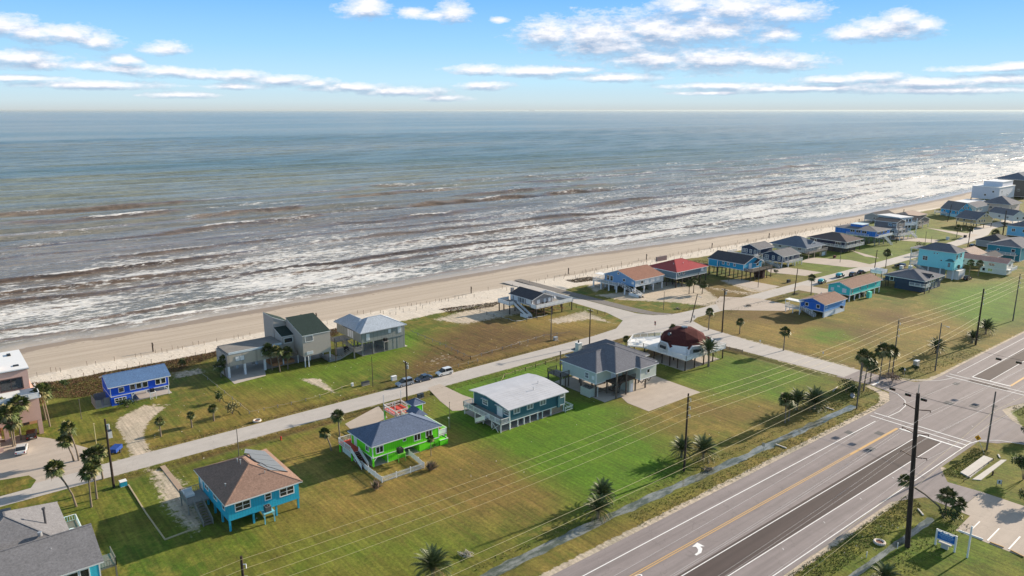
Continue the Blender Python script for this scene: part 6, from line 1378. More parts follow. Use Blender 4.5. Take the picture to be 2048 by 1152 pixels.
for i, q in enumerate(PL):
    if q[4] is None: continue
    x, y, h = PH(q[0], q[1], q[2]); kind = q[5]
    palm(x, y, max(h, .5) if kind == 'fan' else max(h*(.85 if 'dome' in q[4] else .62), .7), q[3]*(1.12 if kind == 'fan' else 1.28), q[4], kind, seed=(i % 4)+1 if kind == 'fan' else (i % 3)+10, lean=q[6], tr=(.15 if kind == 'fan' else .26),
         group='fan palms' if kind == 'fan' else 'date palms')
def leaf_ball(n, rx, ry, rz, z0, seed, size=.22, hollow=.35):
    rnd = random.Random(seed); mb = MB()
    lobes = [(rnd.uniform(-.5, .5)*rx, rnd.uniform(-.5, .5)*ry, z0+rz*rnd.uniform(.45, 1.3), rnd.uniform(.45, .75)) for _ in range(6)]
    for i in range(n):
        lx, ly, lz, ls = rnd.choice(lobes); v = Vector((rnd.gauss(0, 1), rnd.gauss(0, 1), rnd.gauss(0, 1))).normalized()*(hollow+(1-hollow)*rnd.random())
        p = Vector((lx+v.x*rx*ls, ly+v.y*ry*ls, max(lz+v.z*rz*ls, z0*.3+.05))); a = Vector((rnd.gauss(0, 1), rnd.gauss(0, 1), rnd.gauss(0, 1))).normalized(); b2 = a.orthogonal().normalized(); c = a.cross(b2)
        s = size*rnd.uniform(.6, 1.4); mb.add([p-b2*s, p+c*s*.5, p+b2*s, p-c*s*.5], [(0, 1, 2, 3)])
    return mb
def shrub(x, y, rx, rz, label, m=LEAF_B, name='shrub', cat='shrub', n=420, group='shrubs and bushes', seed=1, size=.2, stemh=.5):
    r = thing(name, label, cat, (x, y, zg(x, y)), 0, group); leaf_ball(n, rx, rx, rz, stemh, seed, size).build('crown', m, r); mb = MB()
    for k in range(4): mb.tube([(0, 0, -.1), (math.cos(k*1.6)*rx*.3, math.sin(k*1.6)*rx*.3, stemh+rz*.6)], [.07, .03], 5)
    mb.build('stem' if name != 'leafy_tree' else 'trunk', BARK, r); return r
DRYP = mat('pinkish_dry_blades', (.30, .22, .17), rough=.9, var=.4, scale=2)
def spiky(x, y, R, label, seed=1, m=DRYP, h=1.0):
    r = thing('spiky_shrub', label, 'shrub', (x, y, 0), 0, 'dry spiky shrubs round the green house'); rnd = random.Random(seed); mb = MB(); gm2 = MB()
    for i in range(260):
        a = rnd.uniform(0, 6.28); e = rad(rnd.uniform(12, 88)); L = R*rnd.uniform(.6, 1.1); d = Vector((math.cos(a)*math.cos(e), math.sin(a)*math.cos(e), math.sin(e)*h)); s = Vector((-math.sin(a), math.cos(a), 0))*.045
        p = Vector((rnd.uniform(-.3, .3), rnd.uniform(-.3, .3), .1)); q = mb if i % 4 else gm2; q.add([p-s, p+s, p+d*L*.6+s*1.2, p+d*L, p+d*L*.6-s*1.2], [(0, 1, 2, 3, 4)])
    mb.build('dry_blades', m, r); gm2.build('green_blades', LEAF_B, r); return r
def P1(bx, by): return at(bx, by)
spiky(*at(753, 977), 1.5, 'dry spiky shrub at the front corner of the picket fence', 3); spiky(*at(862, 940), 1.8, 'large dry spiky shrub at the right end of the picket fence', 4); spiky(*at(866, 893), 1.4, 'dry spiky shrub under the deck end of the lime green house', 5)
palm(*at(862, 912), 3.6, .9, 'scrubby thin palm between the dry shrubs by the green house', 'fan', 2, (0, 0), 'fan palms', tr=.08)
for px, py, rx, rz, lb, mm_ in ((440,803,1.2,1.3,'round dark green shrub on the lawn left of the sandy track',LEAF_B),(465,828,1.7,1.4,'spreading yellow green shrub at the start of the rope fence',LEAF_T),(255,815,2.3,1.0,'mixed flowering bushes in front of the royal blue house',LEAF_B),
    (365,735,1.3,1.2,'shrub at the edge of the dune brush right of the royal blue house',LEAF_B),(130,778,1.2,1.0,'grey green bush in the dune brush by the lawn palm',LEAF_B),(1692,782,2.6,1.6,'large dark overgrown shrub beside the junction ditch',LEAF_B),(1705,790,1.6,1.0,'lower shrub right of the overgrown one at the ditch',LEAF_B),
    (1832,512,2.2,1.4,'dark bush left of the turquoise tower',LEAF_B),(1840,498,2.6,1.8,'taller bush behind the turquoise tower balcony',LEAF_B),(1552,548,1.0,.8,'small bush on the lawn before the navy pair',LEAF_B),(1806,748,1.3,.8,'dark low shrub next to the junction cabinet',LEAF_B),(1785,762,2.2,.8,'reddish brown low hedge near the junction',DRYP),
    (1905,1040,2.0,1.0,'dark shrub under the driveway palms',LEAF_B),(1318,560,1.4,1.6,'dark shrub between the pale blue and red roofed houses',LEAF_B),(2010,452,2.0,1.2,'bush at the far street corner',LEAF_B),(1830,742,.9,.6,'little shrub at the cabinet base',LEAF_B),(1645,758,.1,.1,None,None)):
    if lb: x, y = at(px, py); shrub(x, y, rx, rz, lb, mm_, seed=px, n=420 if rx > 1.5 else 260)
for px, py, R2, H2, lb in ((2046,960,2.4,3.4,'dense dark green tree at the right edge above the motel lawn'),(2058,1010,1.5,2.2,'small leaning tree under the dark one at the right edge'),(2062,880,2.2,2.0,'tree behind the grass island at the right edge')):
    x, y = at(px, py); shrub(x, y, R2, 1.6, lb, LEAF_B, 'leafy_tree', 'tree', 1500, 'trees at the right edge', px, .2, H2-1)
# dune brush: uncountable low growth, one mesh
def blades(name, areas, mats, n, hmin, hmax, w, seed, cond=None):
    rnd = random.Random(seed); mb = MB(); tot = sum(a[1] for a in areas)
    for poly, wt in areas:
        xs2 = [p[0] for p in poly]; ys2 = [p[1] for p in poly]; cnt = int(n*wt/tot); k = 0; tries = 0
        while k < cnt and tries < cnt*12:
            tries += 1; x = rnd.uniform(min(xs2), max(xs2)); y = rnd.uniform(min(ys2), max(ys2))
            if not inpoly(x, y, poly): continue
            k += 1; z = zz[0](x, y); h = rnd.uniform(hmin, hmax); mb.cur = rnd.choice(range(len(mats)))
            for j in range(3):
                a = rnd.uniform(0, 6.28); d = Vector((math.cos(a), math.sin(a), 0)); t_ = Vector((x, y, z))+d*rnd.uniform(0, w); s = Vector((-d.y, d.x, 0))*w*.35
                mb.add([t_-s, t_+s, t_+d*h*.5+Vector((0, 0, h))], [(0, 1, 2)])
    o = mb.build(name, mats, None); return tag(o, kind='stuff')
GX, GY = np.arange(-20, 450, .5), np.arange(30, 262, .5); GZ = ground_z(*np.meshgrid(GX, GY))
zz = [lambda x, y: float(GZ[min(max(int((y-30)/.5), 0), len(GY)-1), min(max(int((x+20)/.5), 0), len(GX)-1)])-.03]
BR1, BR2, BR3 = mat('brown_dune_brush', (.15, .085, .05), rough=.95, var=.4), mat('olive_dune_brush', (.13, .125, .045), rough=.95, var=.4), mat('straw_dune_brush', (.26, .20, .10), rough=.95, var=.4)
db = [(AT([(0,770),(72,765),(140,762),(200,748),(350,720),(435,702),(470,690),(440,712),(350,745),(310,742),(200,790),(150,795),(0,800)]), 5), (AT([(618,668),(680,655),(675,672),(615,690)]), 1), (AT([(878,620),(960,610),(1005,603),(985,614),(900,628)]), 1.0), (AT([(1130,560),(1180,553),(1215,560),(1150,566)]), .8),
      (AT([(1340,525),(1440,520),(1430,530),(1320,540)]), .6), (AT([(0,760),(60,765),(60,800),(0,820)]), .5)]
tag(blades('dune_brush', db, [BR1, BR1, BR1, BR2], 15000, .06, .26, .34, 5), 'low brown brush on the dunes between the lawns and the sand', 'dune brush')
WG1, WG2, WG3 = mat('weed_green', (.13, .17, .03), rough=.9, var=.4), mat('weed_straw', (.36, .28, .11), rough=.9, var=.4), mat('weed_dark', (.09, .11, .025), rough=.9, var=.4)
wd = [([(92,49.6),(131,49.4),(127,45.4),(96,45.6)], 4), ([(85,71.9),(172,71.5),(171,74.4),(86,75.6)], 3.0), ([(57,79.2),(165,77.4),(165,78.8),(57,80.6)], 1.5), ([(142,48.6),(160,49.4),(160,46.5),(144,45.5)], 2), 
      ([(100,43),(126,42),(128,38),(104,38)], 1.0), ([(185,50),(190,52.5),(195,50),(190,46),(184,46)], .8), ([(155,76.8),(176,76.5),(176,82),(168,84),(155,79)], 1.5), ([(190,75),(215,73),(230,72.5),(230,76),(200,79),(192,84)], 1.5)]
tag(blades('roadside_weeds', wd, [WG1, WG2, WG3], 11000, .05, .20, .20, 6), 'rough weeds along the highway verge and ditch', 'weeds')
vg = [([(24,144.6),(60,144.6),(60,143.2),(24,143.2)], 1), ([(60,144.8),(170,144.8),(168,142.4),(60,142.6)], 3), ([(30,152),(150,152.3),(150,154.6),(30,154.2)], 3), ([(188,152.5),(240,152.4),(240,154),(200,155)], 1), ([(190,144.5),(250,144.6),(250,142),(190,141)], 1)]
tag(blades('verge_grass', vg, [WG1, WG2, BR1], 6000, .05, .18, .2, 8), 'uncut brown and green grass on both verges of the beach road', 'verge grass')
lt = [([(26,112),(120,82),(180,80),(176,140),(30,143)], 3), ([(24,155),(150,155),(150,176),(24,178)], 2), ([(190,80),(300,76),(300,112),(200,140)], 3), ([(78,230-20),(175,222),(175,204),(78,206)], 3), ([(18,211),(76,210),(76,216),(18,215)], 1.5), ([(104,48),(130,48),(130,44),(104,44)], .6)]
def specks():
    rnd = random.Random(3); mb = MB()
    for poly, wt in lt:
        xs2 = [p[0] for p in poly]; ys2 = [p[1] for p in poly]
        for _ in range(int(60*wt)):
            x = rnd.uniform(min(xs2), max(xs2)); y = rnd.uniform(min(ys2), max(ys2))
            if not inpoly(x, y, poly): continue
            z = zz[0](x, y); s = rnd.uniform(.05, .16); mb.cur = rnd.choice((0, 0, 1)) if y < 200 else 1
            mb.add([(x-s, y, z), (x, y-s*.8, z), (x+s*1.3, y, z+.03), (x, y+s, z), (x, y, z+s)], [(0, 1, 4), (1, 2, 4), (2, 3, 4), (3, 0, 4)])
    return mb.build('debris', [mat('pale_stone', (.55, .52, .46), rough=.9), mat('driftwood', (.13, .09, .06), rough=.9)], None)
tag(specks(), 'scattered pale stones and driftwood bits on lawns and sand', 'debris', kind='stuff')

# ================================================================== beach stakes
ST = mat('grey_stake', (.20, .17, .14), rough=.9)
def stake_proto(name, h, w, label, group):
    r = thing(name, label, 'post', (0, 0, 0), 0, group); mb = MB(); mb.bar((0, 0, -.3), (.03, 0, h), w); mb.bar((-.02, 0, h-.12), (.1, 0, h-.02), w*.7); mb.build('stake', ST, r); return r
sp0 = None
rnd = random.Random(11); spots = []
for (px, py) in ((297,770),(408,730),(450,730),(485,735),(697,680),(768,680),(917,642),(1085,612),(1130,614),(1245,578),(1297,578),(1338,578),(1378,550),(1425,548),(1460,548),(1545,515),(1590,513),(1635,513),(1735,490),(1873,465),(1908,465),(1945,468),(2000,440),
               (570,795),(672,780),(755,760),(842,745),(935,725),(1023,708),(1120,690),(1212,670),(1565,610),(1645,585),(1725,580),(1898,520)): spots.append(pz('BL', px, py))
for (px, py) in ((730,375),(755,375),(790,370),(815,378),(860,360),(880,365),(920,350),(945,345),(985,340),(1050,330),(1075,330),(1100,320),(1125,322),(1160,290),(1275,265),(390,425),(430,430),(480,430),(545,425),(565,430),(650,400),(675,400),(960,350),(1005,345),(30,520),(60,530),(125,510),(240,490),(185,500),(298,480),(700,420),(740,410),(790,410),(830,395),(1180,320),(1370,260),(1400,275),(650,440),(610,440)): spots.append(pz('P1', px, py))
for row, x0, x1, st_ in ((218.3, 178, 470, 3.3), (214.5, 190, 455, 3.6), (211, 205, 420, 4.5), (221, 200, 400, 7)):
    x = x0
    while x < x1:
        spots.append((x+rnd.uniform(-.8, .8), row+rnd.uniform(-1.3, 1.3)+(3 if x > 330 else 0))); x += st_*rnd.choice((.6, 1, 1, 1.7))
for i, (x, y) in enumerate(spots[:285]):
    z = zz[0](x, y) if x < 440 else zg(x, y); h = (1.0 if x < 420 else 1.0)
    if sp0 is None: sp0 = stake_proto('sand_fence_stake', 1.25, .10, 'thin weathered stake standing in the pale dry sand', 'sand fence stakes on the beach'); sp0.location = (x, y, z)
    else: copy_thing(sp0, (x, y, z), rnd.uniform(0, 6), scale=(1, 1, rnd.uniform(.75, 1.1)))
bo = None; nm = ['leftmost tall marker post on the sand, above the royal blue house', 'tall marker post on the sand behind the taupe house', 'tall marker post on the sand left of the charcoal cottage', 'marker post on the sand right of the beach ramp', 'marker post on the sand above the red roofed house', 'marker post on the sand above the cyan stilt house', 'marker post on the sand above the slate hip roof', 'marker post on the sand above the bright blue house', 'farthest marker post on the sand near the cyan gabled house']
for i, (x, y) in enumerate(((48.7, 220.3), (98.2, 220.9), (158.8, 219.3), (210, 221.2), (259, 221.5), (306.6, 220.7), (356.4, 220.7), (446.6, 217), (515, 221))):
    if bo is None:
        bo = thing('beach_marker_post', nm[0], 'post', (x, y, 0), 0, 'tall marker posts along the beach'); mb = MB(); mb.tube([(0, 0, -.3), (0, 0, 2.6)], .19, 10); mb.build('post', DWOOD, bo); mb = MB(); mb.box(-.22, .22, -.24, -.2, 1.7, 2.3); mb.build('marker_plate', mat('faded_plate', (.10, .08, .06)), bo); bo.location = (x, y, zg(x, y))
    else: copy_thing(bo, (x, y, zg(x, y)), 0, nm[i])

# ================================================================== poles and wires
def pole(bx, by, ty, label, r0=.17, m=POLEM, arm=0, trans=False, lamp=False, group='power poles', lean=(0, 0), dead=False, h=None, arms3=False, name='utility_pole', xy=None):
    x, y, hh = (*xy, h) if xy else PH(bx, by, ty); h = h or hh
    r = thing(name, label, 'power pole', (x, y, zg(x, y)), 0, group); top = Vector((lean[0], lean[1], h)); mb = MB(); mb.tube([(0, 0, -.3), top], [r0*1.15, r0*.8], 10); mb.build('pole_shaft', m, r)
    if arm:
        mb = MB(); c = top-Vector((0, 0, .5)); mb.bar(c-Vector((0, 1.1, 0)), c+Vector((0, 1.1, 0)), .12, .14); mb.bar(c-Vector((0, .7, 0)), c-Vector((0, 0, .7)), .05); mb.bar(c+Vector((0, .7, 0)), c-Vector((0, 0, .7)), .05); mb.build('crossarm', m, r)
        for s in (-1.0, -.4, .5, 1.0):
            mb = MB(); mb.tube([c+Vector((0, s, .08)), c+Vector((0, s, .3))], .06, 6); mb.build('insulator', WHITE, r)
    if trans:
        mb = MB(); mb.tube([top+Vector((.3, -.3, -1.9)), top+Vector((.3, -.3, -1.0))], .26, 10); mb.build('transformer', METAL, r)
    if lamp:
        mb = MB(); mb.tube([top-Vector((0, 0, .8)), top+Vector((-.6, -1.0, -.4)), top+Vector((-.9, -1.7, -.4))], .04, 6); mb.box(top.x-1.05, top.x-.75, top.y-2.3, top.y-1.6, top.z-.52, top.z-.36); mb.build('lamp_arm', METAL, r)
    if dead:
        for k in range(3):
            mb = MB(); c = top-Vector((0, 0, 1.1+1.6*k)); mb.tube([c, c+Vector((.35, -.35, .1)), c+Vector((.35, -.35, -.45))], .07, 6); mb.build('insulator', WHITE, r)
    return r, Vector((x+top.x, y+top.y, top.z))
def wire(p, q, sag, label, r=.017, m=WIRE, group='power lines', n=26):
    p, q = Vector(p), Vector(q); mb = MB(); pts = []
    for i in range(n+1):
        t_ = i/n; w_ = p.lerp(q, t_); w_.z -= sag*4*t_*(1-t_); pts.append(w_-p)
    mb.tube(pts, r, 5, cap=False); o = mb.build('power_line', m, None, tuple(p)); return tag(o, label, 'cable', group)
pole(228, 975, 838, 'dark power pole by the street, left of the turquoise house', .2, trans=True, h=13.2)
pole(814, 800, 720, 'power pole with a crossarm rising between the parked cars and green house', .17, arm=1, trans=True)
pole(478, 912, 858, 'thin pole at the street edge behind the turquoise brown roofed house', .08, GPOLE, name='lamp_post')
pole(672, 725, 690, 'thin dark post in front of the grey house stair', .08, DWOOD, name='lamp_post'); pole(746, 774, 713, 'thin post on the lawn below the grey hip roof house', .08, DWOOD)
pole(1102, 680, 618, 'wooden pole right of the rope fenced lot', .14, GPOLE); pole(1179, 690, 618, 'power pole with short crossarm behind the sage house chimney', .16, arm=1)
pole(1444, 665, 577, 'thick black pole with insulators on the brown lot', .2, trans=True, arm=1); pole(1381, 645, 590, 'leaning street light pole at the crossroads', .15, lamp=True, lean=(2.2, -.4), name='street_light_pole')
pole(1327, 620, 583, 'slim pole on the grass before the pale blue house', .09, GPOLE); pole(1516, 575, 530, 'slim pole at the driveway of the cyan house', .1, GPOLE); pole(1588, 590, 537, 'power pole beside the drive of the vivid blue house', .17, lean=(1.0, 0)); pole(1457, 563, 535, 'slim pole beneath the cyan stilt house', .08, GPOLE)
pole(1413, 552, 543, 'short slim post beside the red roofed house', .08, GPOLE); pole(1680, 525, 500, 'slim pole on the lawn of the dark hip roofed house', .1, GPOLE); pole(1748, 545, 500, 'power pole behind the parked dark cars', .17, lean=(.6, 0)); pole(1792, 486, 455, 'dark pole beside the bright blue stilt house', .16, lean=(1.5, 0)); pole(1850, 487, 463, 'slim pole on the far green lot, left', .1, GPOLE); pole(1862, 487, 473, 'short pole on the far green lot', .1, GPOLE)
pole(1935, 496, 450, 'power pole left of the black cars on the far street', .18, lean=(1.0, 0)); pole(1895, 443, 410, 'dark leaning pole in front of the cyan gabled house', .2, lean=(3, 0)); pole(1940, 411, 394, 'thick brown post near the far beach', .35, BARK); pole(2005, 473, 427, 'tall black pole topped by a round floodlight', .3, h=14)
mb = MB(); 
# highway feeder line on the sea side
hx = [(24.6, 80.3, 15.4), (106.6, 79.8, 15.45), (189.3, 79.2, 15.1), (271.5, 78.6, 15.4)]
pole(478, 1190, 1105, 'black feeder pole top at the bottom edge of the photo', .19, dead=True, h=15.4, xy=(24.6, 80.3))
pole(1368, 942, 787, 'tall black feeder pole standing by the date palm pair', .19, dead=True); pole(1784, 752, 638, 'grey feeder pole in the palm clump at the junction', .15, GPOLE, dead=True)
pole(0, 0, 0, 'farther feeder pole toward the right photo edge', .17, GPOLE, dead=True, h=15.4, xy=(271.5, 78.6))
lb_h = [('highest', 15.2), ('second', 13.9), ('third', 12.4), ('lowest', 10.9)]
for (n1, dz_) in lb_h:
    for i, (a, b2, where) in enumerate((((-58, 80.6), (24.6, 80.3), 'below the left corner house'), ((24.6, 80.3), (106.6, 79.8), 'across the mown field'), ((106.6, 79.8), (189.3, 79.2), 'above the ditch date palms'), ((189.3, 79.2), (271.5, 78.6), 'over the brown lot by the highway'), ((271.5, 78.6), (354, 78), 'toward the far right edge'))):
        wire((a[0], a[1]-.35, dz_), (b2[0], b2[1]-.35, dz_), .9, '%s of the four feeder wires %s' % (n1, where), group='feeder wires along the highway')
pole(1713, 818, 726, 'slim grey signal pole at the junction corner by the ditch', .14, GPOLE); p3, t3_ = pole(1870, 742, 646, 'signal pole with a hanging lamp beside the highway date palm', .15, GPOLE, lamp=True)
pole(1951, 690, 577, 'tall thick black pole at the date palms by the highway', .24, dead=True, h=16.7)
pole(1973, 900, 783, 'grey signal pole behind the yellow pedestrian sign', .16, GPOLE)
for z, lb in ((7.9, 'upper'), (6.3, 'lower')):
    wire((-30, 75.0, z), (162.2, 74.4, z), 1.6, '%s communication cable left of the junction' % lb, .022, group='communication cables'); wire((162.2, 74.4, z), (234.3, 76, z+1), .8, '%s communication cable right of the junction' % lb, .022, group='communication cables')
for z, y0 in ((8.2, 47.4), (6.0, 47.4)):
    wire((60, 43.5, z), (160.6, y0, z), 1.2, ('upper' if z > 7 else 'lower')+' yellowish cable over the near verge weeds', .018, group='cables on the near side'); wire((160.6, y0, z), (260, 44, z), 1.0, ('upper' if z > 7 else 'lower')+' cable right of the grey signal pole', .018, group='cables on the near side')
# giant transmission pole
gp = thing('transmission_pole', 'giant dark wooden transmission pole with six bracket arms at the lower right', 'power pole', (113.3, 42.0, 0)); mb = MB(); mb.tube([(0, 0, -.3), (-.75, 1.1, 25.2)], [.40, .26], 14); mb.build('pole_shaft', POLEM, gp)
mb = MB(); mb.tube([(-.75, 1.1, 25.2), (-.75, 1.1, 26.6)], .06, 6); mb.build('lightning_rod', METAL, gp)
pts = []
for z in (23.2, 19.4, 15.6):
    for s in (-1, 1):
        mb = MB(); b0 = Vector((-.75*z/25.2, 1.1*z/25.2, z-.6)); b1 = b0+Vector((0, s*1.9, .45)); mb.bar(b0, b1, .12); mb.bar(b1, b1+Vector((0, 0, -.3)), .09); mb.build('bracket_arm', mat('rusty_bracket', (.10, .06, .045)), gp); pts.append((113.3+b1.x, 42+b1.y, b1.z-.2, s, z))
for i, (x, y, z, s, zb) in enumerate(pts):
    lv = {23.2: 'top', 19.4: 'middle', 15.6: 'bottom'}[zb]; sd_n = 'sea side' if s > 0 else 'land side'
    wire((x, y, z), (233, y-.3, z+.3), 2.2, '%s transmission wire on the %s, right of the giant pole' % (lv, sd_n), .009, WHITE, 'transmission wires'); wire((x, y, z), (-40, y+.3, z+.3), 2.4, '%s transmission wire on the %s, left of the giant pole' % (lv, sd_n), .009, WHITE, 'transmission wires')
# signals hung on span wires
def signal(x, y, z, label):
    r = thing('traffic_signal', label, 'traffic light', (x, y, z), 0, 'traffic signals over the junction'); mb = MB(); mb.box(-.16, .16, -.6, .6, -.25, .25); mb.build('signal_housing', BLACK, r)
    for k, c in enumerate(((.2, .01, .01), (.2, .12, .01), (.01, .12, .03))):
        mb = MB(); mb.tube([(-.17, -.38+k*.38, 0), (-.34, -.38+k*.38, .02)], .15, 10, cap=False); mb.cur = 1; mb.tube([(-.16, -.38+k*.38, 0), (-.175, -.38+k*.38, 0)], .13, 10); mb.build('signal_lens', [BLACK, mat('lens_%d' % k, c, rough=.3)], r)
    mb = MB(); mb.bar((0, 0, .25), (0, 0, .6), .06); mb.build('hanger', METAL, r); return r
wire((162.0, 74.6, 7.9), (160.8, 47.5, 7.5), .7, 'span wire carrying the three near traffic signals', .03, DWIRE, 'span wires'); wire((201.8, 73.9, 8.5), (204.2, 40, 8.2), .9, 'span wire carrying the far traffic signals', .03, DWIRE, 'span wires')
for (x, y), z, lb in (((162.1, 67.4), 6.6, 'left one of the three near traffic signals'), ((161.5, 63.8), 6.5, 'middle one of the three near traffic signals'), ((161.1, 60.4), 6.5, 'near traffic signal touching the giant pole top'), ((203.2, 60.5), 6.5, 'far traffic signal showing red, left'), ((204.0, 56.4), 6.5, 'far traffic signal at the right edge')): signal(x, y, z, lb)

# ================================================================== signs, cross, small furniture
def sign_panel(): pass
r = thing('church_sign', 'white framed blue sign board with small lamps on the near lawn', 'sign', (*at(1660+1235/4.965, 920+915/4.965), 0)); WP = WHITE
gx2, gy2 = at(1660+1045/4.965, 920+840/4.965); r.location = (gx2, gy2, 0); bx2, by2 = at(1660+1235/4.965, 920+915/4.965); L = Vector((bx2-gx2, by2-gy2, 0)); u_ = L.normalized(); Ln = L.length; nrm = Vector((u_.y, -u_.x, 0))
if nrm.x > 0: nrm = -nrm
def onp(s, z, out=0): return u_*s+Vector((0, 0, z))+nrm*out
for s in (0, Ln):
    mb = MB(); mb.bar(onp(s, -.1), onp(s, 2.75), .24); mb.build('sign_post', WP, r)
mb = MB(); mb.bar(onp(0, 2.65), onp(Ln, 2.65), .12, .18); mb.bar(onp(0, 1.15), onp(Ln, 1.15), .12, .18); mb.build('sign_frame', WP, r)
mb = MB(); mb.bar(onp(.12, 1.9), onp(Ln-.12, 1.9), .07, 1.34); pn = mb.build('sign_panel', mat('blue_sign_face', srgb(30, 105, 180), rough=.4, var=.05), r)
mb = MB(); rnd = random.Random(4)
for row, (z, h, a0, a1) in enumerate(((2.25, .20, .18, .82), (1.95, .10, .1, .9), (1.75, .07, .15, .85), (1.55, .07, .25, .75))):
    s = a0*Ln
    while s < a1*Ln:
        w = rnd.uniform(.04, .1)*(1.8 if row == 0 else 1); mb.bar(onp(s, z, .05), onp(s+w, z, .05), .02, h); s += w+rnd.uniform(.03, .06)
mb.build('sign_lettering', mat('pale_blue_letters', (.35, .55, .75)), pn)
for k in range(3):
    s = Ln*(.2+.3*k); mb = MB(); mb.tube([onp(s, 2.7), onp(s, 2.95, .3), onp(s, 2.85, .6)], .035, 6); q = onp(s, 2.82, .62); mb.bar(q-u_*.28, q+u_*.28, .14, .1); mb.build('sign_lamp', WP, r)
mb = MB(); q = onp(Ln*.5, .9, .25); mb.bar(q-u_*.9, q+u_*.9, .7, .08); mb.bar(onp(Ln*.5, .4, .1)-u_*.5, onp(Ln*.5, .4, .1)+u_*.5, .3, .8); mb.build('sign_base', CONC2, r)
cx2, cy2 = at(1660+1362/4.965, 920+970/4.965); r = thing('wooden_cross', 'tall white wooden cross standing right of the blue sign', 'cross', (cx2, cy2, 0))
mb = MB(); mb.bar((0, 0, -.2), (0, 0, 5.3), .22, .22); mb.build('upright', WP, r); mb = MB(); cdir = Vector((.05, -1, 0)).normalized()
mb.bar(Vector((0, 0, 3.85))-cdir*1.65, Vector((0, 0, 3.85))+cdir*1.65, .18, .24); mb.build('crossbeam', WP, r)
r = thing('lawn_sign', 'small white framed sign with a black triangle emblem on the motel lawn', 'sign', (*at(1660+1650/4.965, 920+265/4.965), 0))
for s in (0, 1.0):
    mb = MB(); mb.bar((s*.6, -s*.6, -.05), (s*.6, -s*.6, 1.3), .05); mb.build('sign_post', DWOOD, r)
mb = MB(); mb.add([(0, 0, .55), (.6, -.6, .55), (.6, -.6, 1.35), (0, 0, 1.35)], [(0, 1, 2, 3)]); mb.add([(.03, .03, .55), (.63, -.57, .55), (.63, -.57, 1.35), (.03, .03, 1.35)], [(3, 2, 1, 0)]); mb.build('sign_panel', WHITE, r)
mb = MB(); mb.add([(.13, -.15, .95), (.45, -.47, .95), (.29, -.31, 1.25)], [(0, 1, 2)]); mb.add([(.2, -.22, .78), (.38, -.4, .78), (.38, -.4, .94), (.2, -.22, .94)], [(0, 1, 2, 3)])
for k in (0, 1): mb.add([(.1, -.12, .6+k*.08), (.48, -.5, .6+k*.08), (.48, -.5, .63+k*.08), (.1, -.12, .63+k*.08)], [(0, 1, 2, 3)])
mb.build('sign_emblem', BLACK, r)
# yellow diamond pedestrian sign facing -X traffic
dx2, dy2 = pz('T', 1405, 770); r = thing('pedestrian_sign', 'yellow diamond warning sign with a walking figure at the junction', 'sign', (dx2, dy2, 0)); mb = MB(); mb.tube([(0, 0, 0), (-.2, 1.3, 2.7)], .04, 6); mb.build('sign_post', METAL, r); mb = MB(); c = Vector((-.25, 1.4, 2.9)); q = .62
mb.add([c+Vector((0, q, 0)), c+Vector((0, 0, -q)), c+Vector((0, -q, 0)), c+Vector((0, 0, q)), c+Vector((.04, q, 0)), c+Vector((.04, 0, -q)), c+Vector((.04, -q, 0)), c+Vector((.04, 0, q))], [(0, 1, 2, 3), (7, 6, 5, 4), (0, 4, 5, 1), (1, 5, 6, 2), (2, 6, 7, 3), (3, 7, 4, 0)])
pn = mb.build('sign_panel', mat('amber_sign', (.85, .38, .01), rough=.4), r); mb = MB(); o_ = c+Vector((-.02, 0, 0)); mb.tube([o_+Vector((0, 0, .3)), o_+Vector((-.01, 0, .3))], .07, 8)
for a, b2 in (((0, .2), (0, -.02)), ((0, -.02), (.12, -.3)), ((0, -.02), (-.12, -.3)), ((0, .15), (.15, .02)), ((0, .15), (-.14, .05))): mb.bar(o_+Vector((-.01, a[0], a[1])), o_+Vector((-.01, b2[0], b2[1])), .07, .07)
mb.build('walking_figure', BLACK, pn)
def plate_sign(px, py, h, label, w=.6, hh=.75, m=WHITE, two=False, name='road_sign'):
    x, y = at(px, py); r = thing(name, label, 'sign', (x, y, 0)); mb = MB(); mb.tube([(0, 0, 0), (0, 0, h)], .035, 6); mb.build('sign_post', METAL, r); mb = MB(); mb.bar((-.06, w/2, h-hh/2), (-.06, -w/2, h-hh/2), .03, hh); mb.build('sign_panel', m, r)
    if two: mb = MB(); mb.bar((-.1, w/2, h+.15), (-.1, -w/2, h+.15), .03, .18); mb.bar((-.06, w/2, h-hh-.3), (-.06, -w/2, h-hh-.3), .03, .3); mb.build('street_name_plate', mat('red_plate', srgb(150, 45, 50)), r)
    return r
plate_sign(1526, 906, 2.2, 'grey backed road sign on its post beside the ditch', m=METAL); plate_sign(1310, 660, 2.6, 'stop sign post with name plates on the crossroads island', .6, .6, mat('dark_sign_back', (.12, .06, .06)), True)
plate_sign(1808, 755, 2.4, 'small white sign on the verge by the junction cabinet', .4, .5); plate_sign(1520, 690, 1.5, 'white realty sign at the road edge of the brown lot', .35, .5); plate_sign(1646, 712, 1.3, 'white realty sign on the far side of the brown lot', .35, .6)
plate_sign(898, 855, 2.4, 'small sign on a post between the green and teal houses', .5, .3); plate_sign(1388, 640, 1.6, 'bulletin sign beside the leaning street light', .7, .9, METAL)
for px, py, lb in ((1186,745,'a'),): pass
for i, (px, py, lb) in enumerate(((900,858,'bare grey pole beside the lime green house lawn'),(163,838,'thin lamp post on the lawn by the pink building'),(198,925,'pale flag pole at the parking lot edge'))):
    x, y, h = PH(px, py, (805, 800, 848)[i]); r = thing('lawn_pole', lb, 'pole', (x, y, 0)); mb = MB(); mb.tube([(0, 0, 0), (0, 0, h)], [.07, .05], 7); mb.tube([(0, 0, h), (0, 0, h+.12)], .12, 8); mb.build('pole_shaft', WIRE if i == 2 else GPOLE, r)
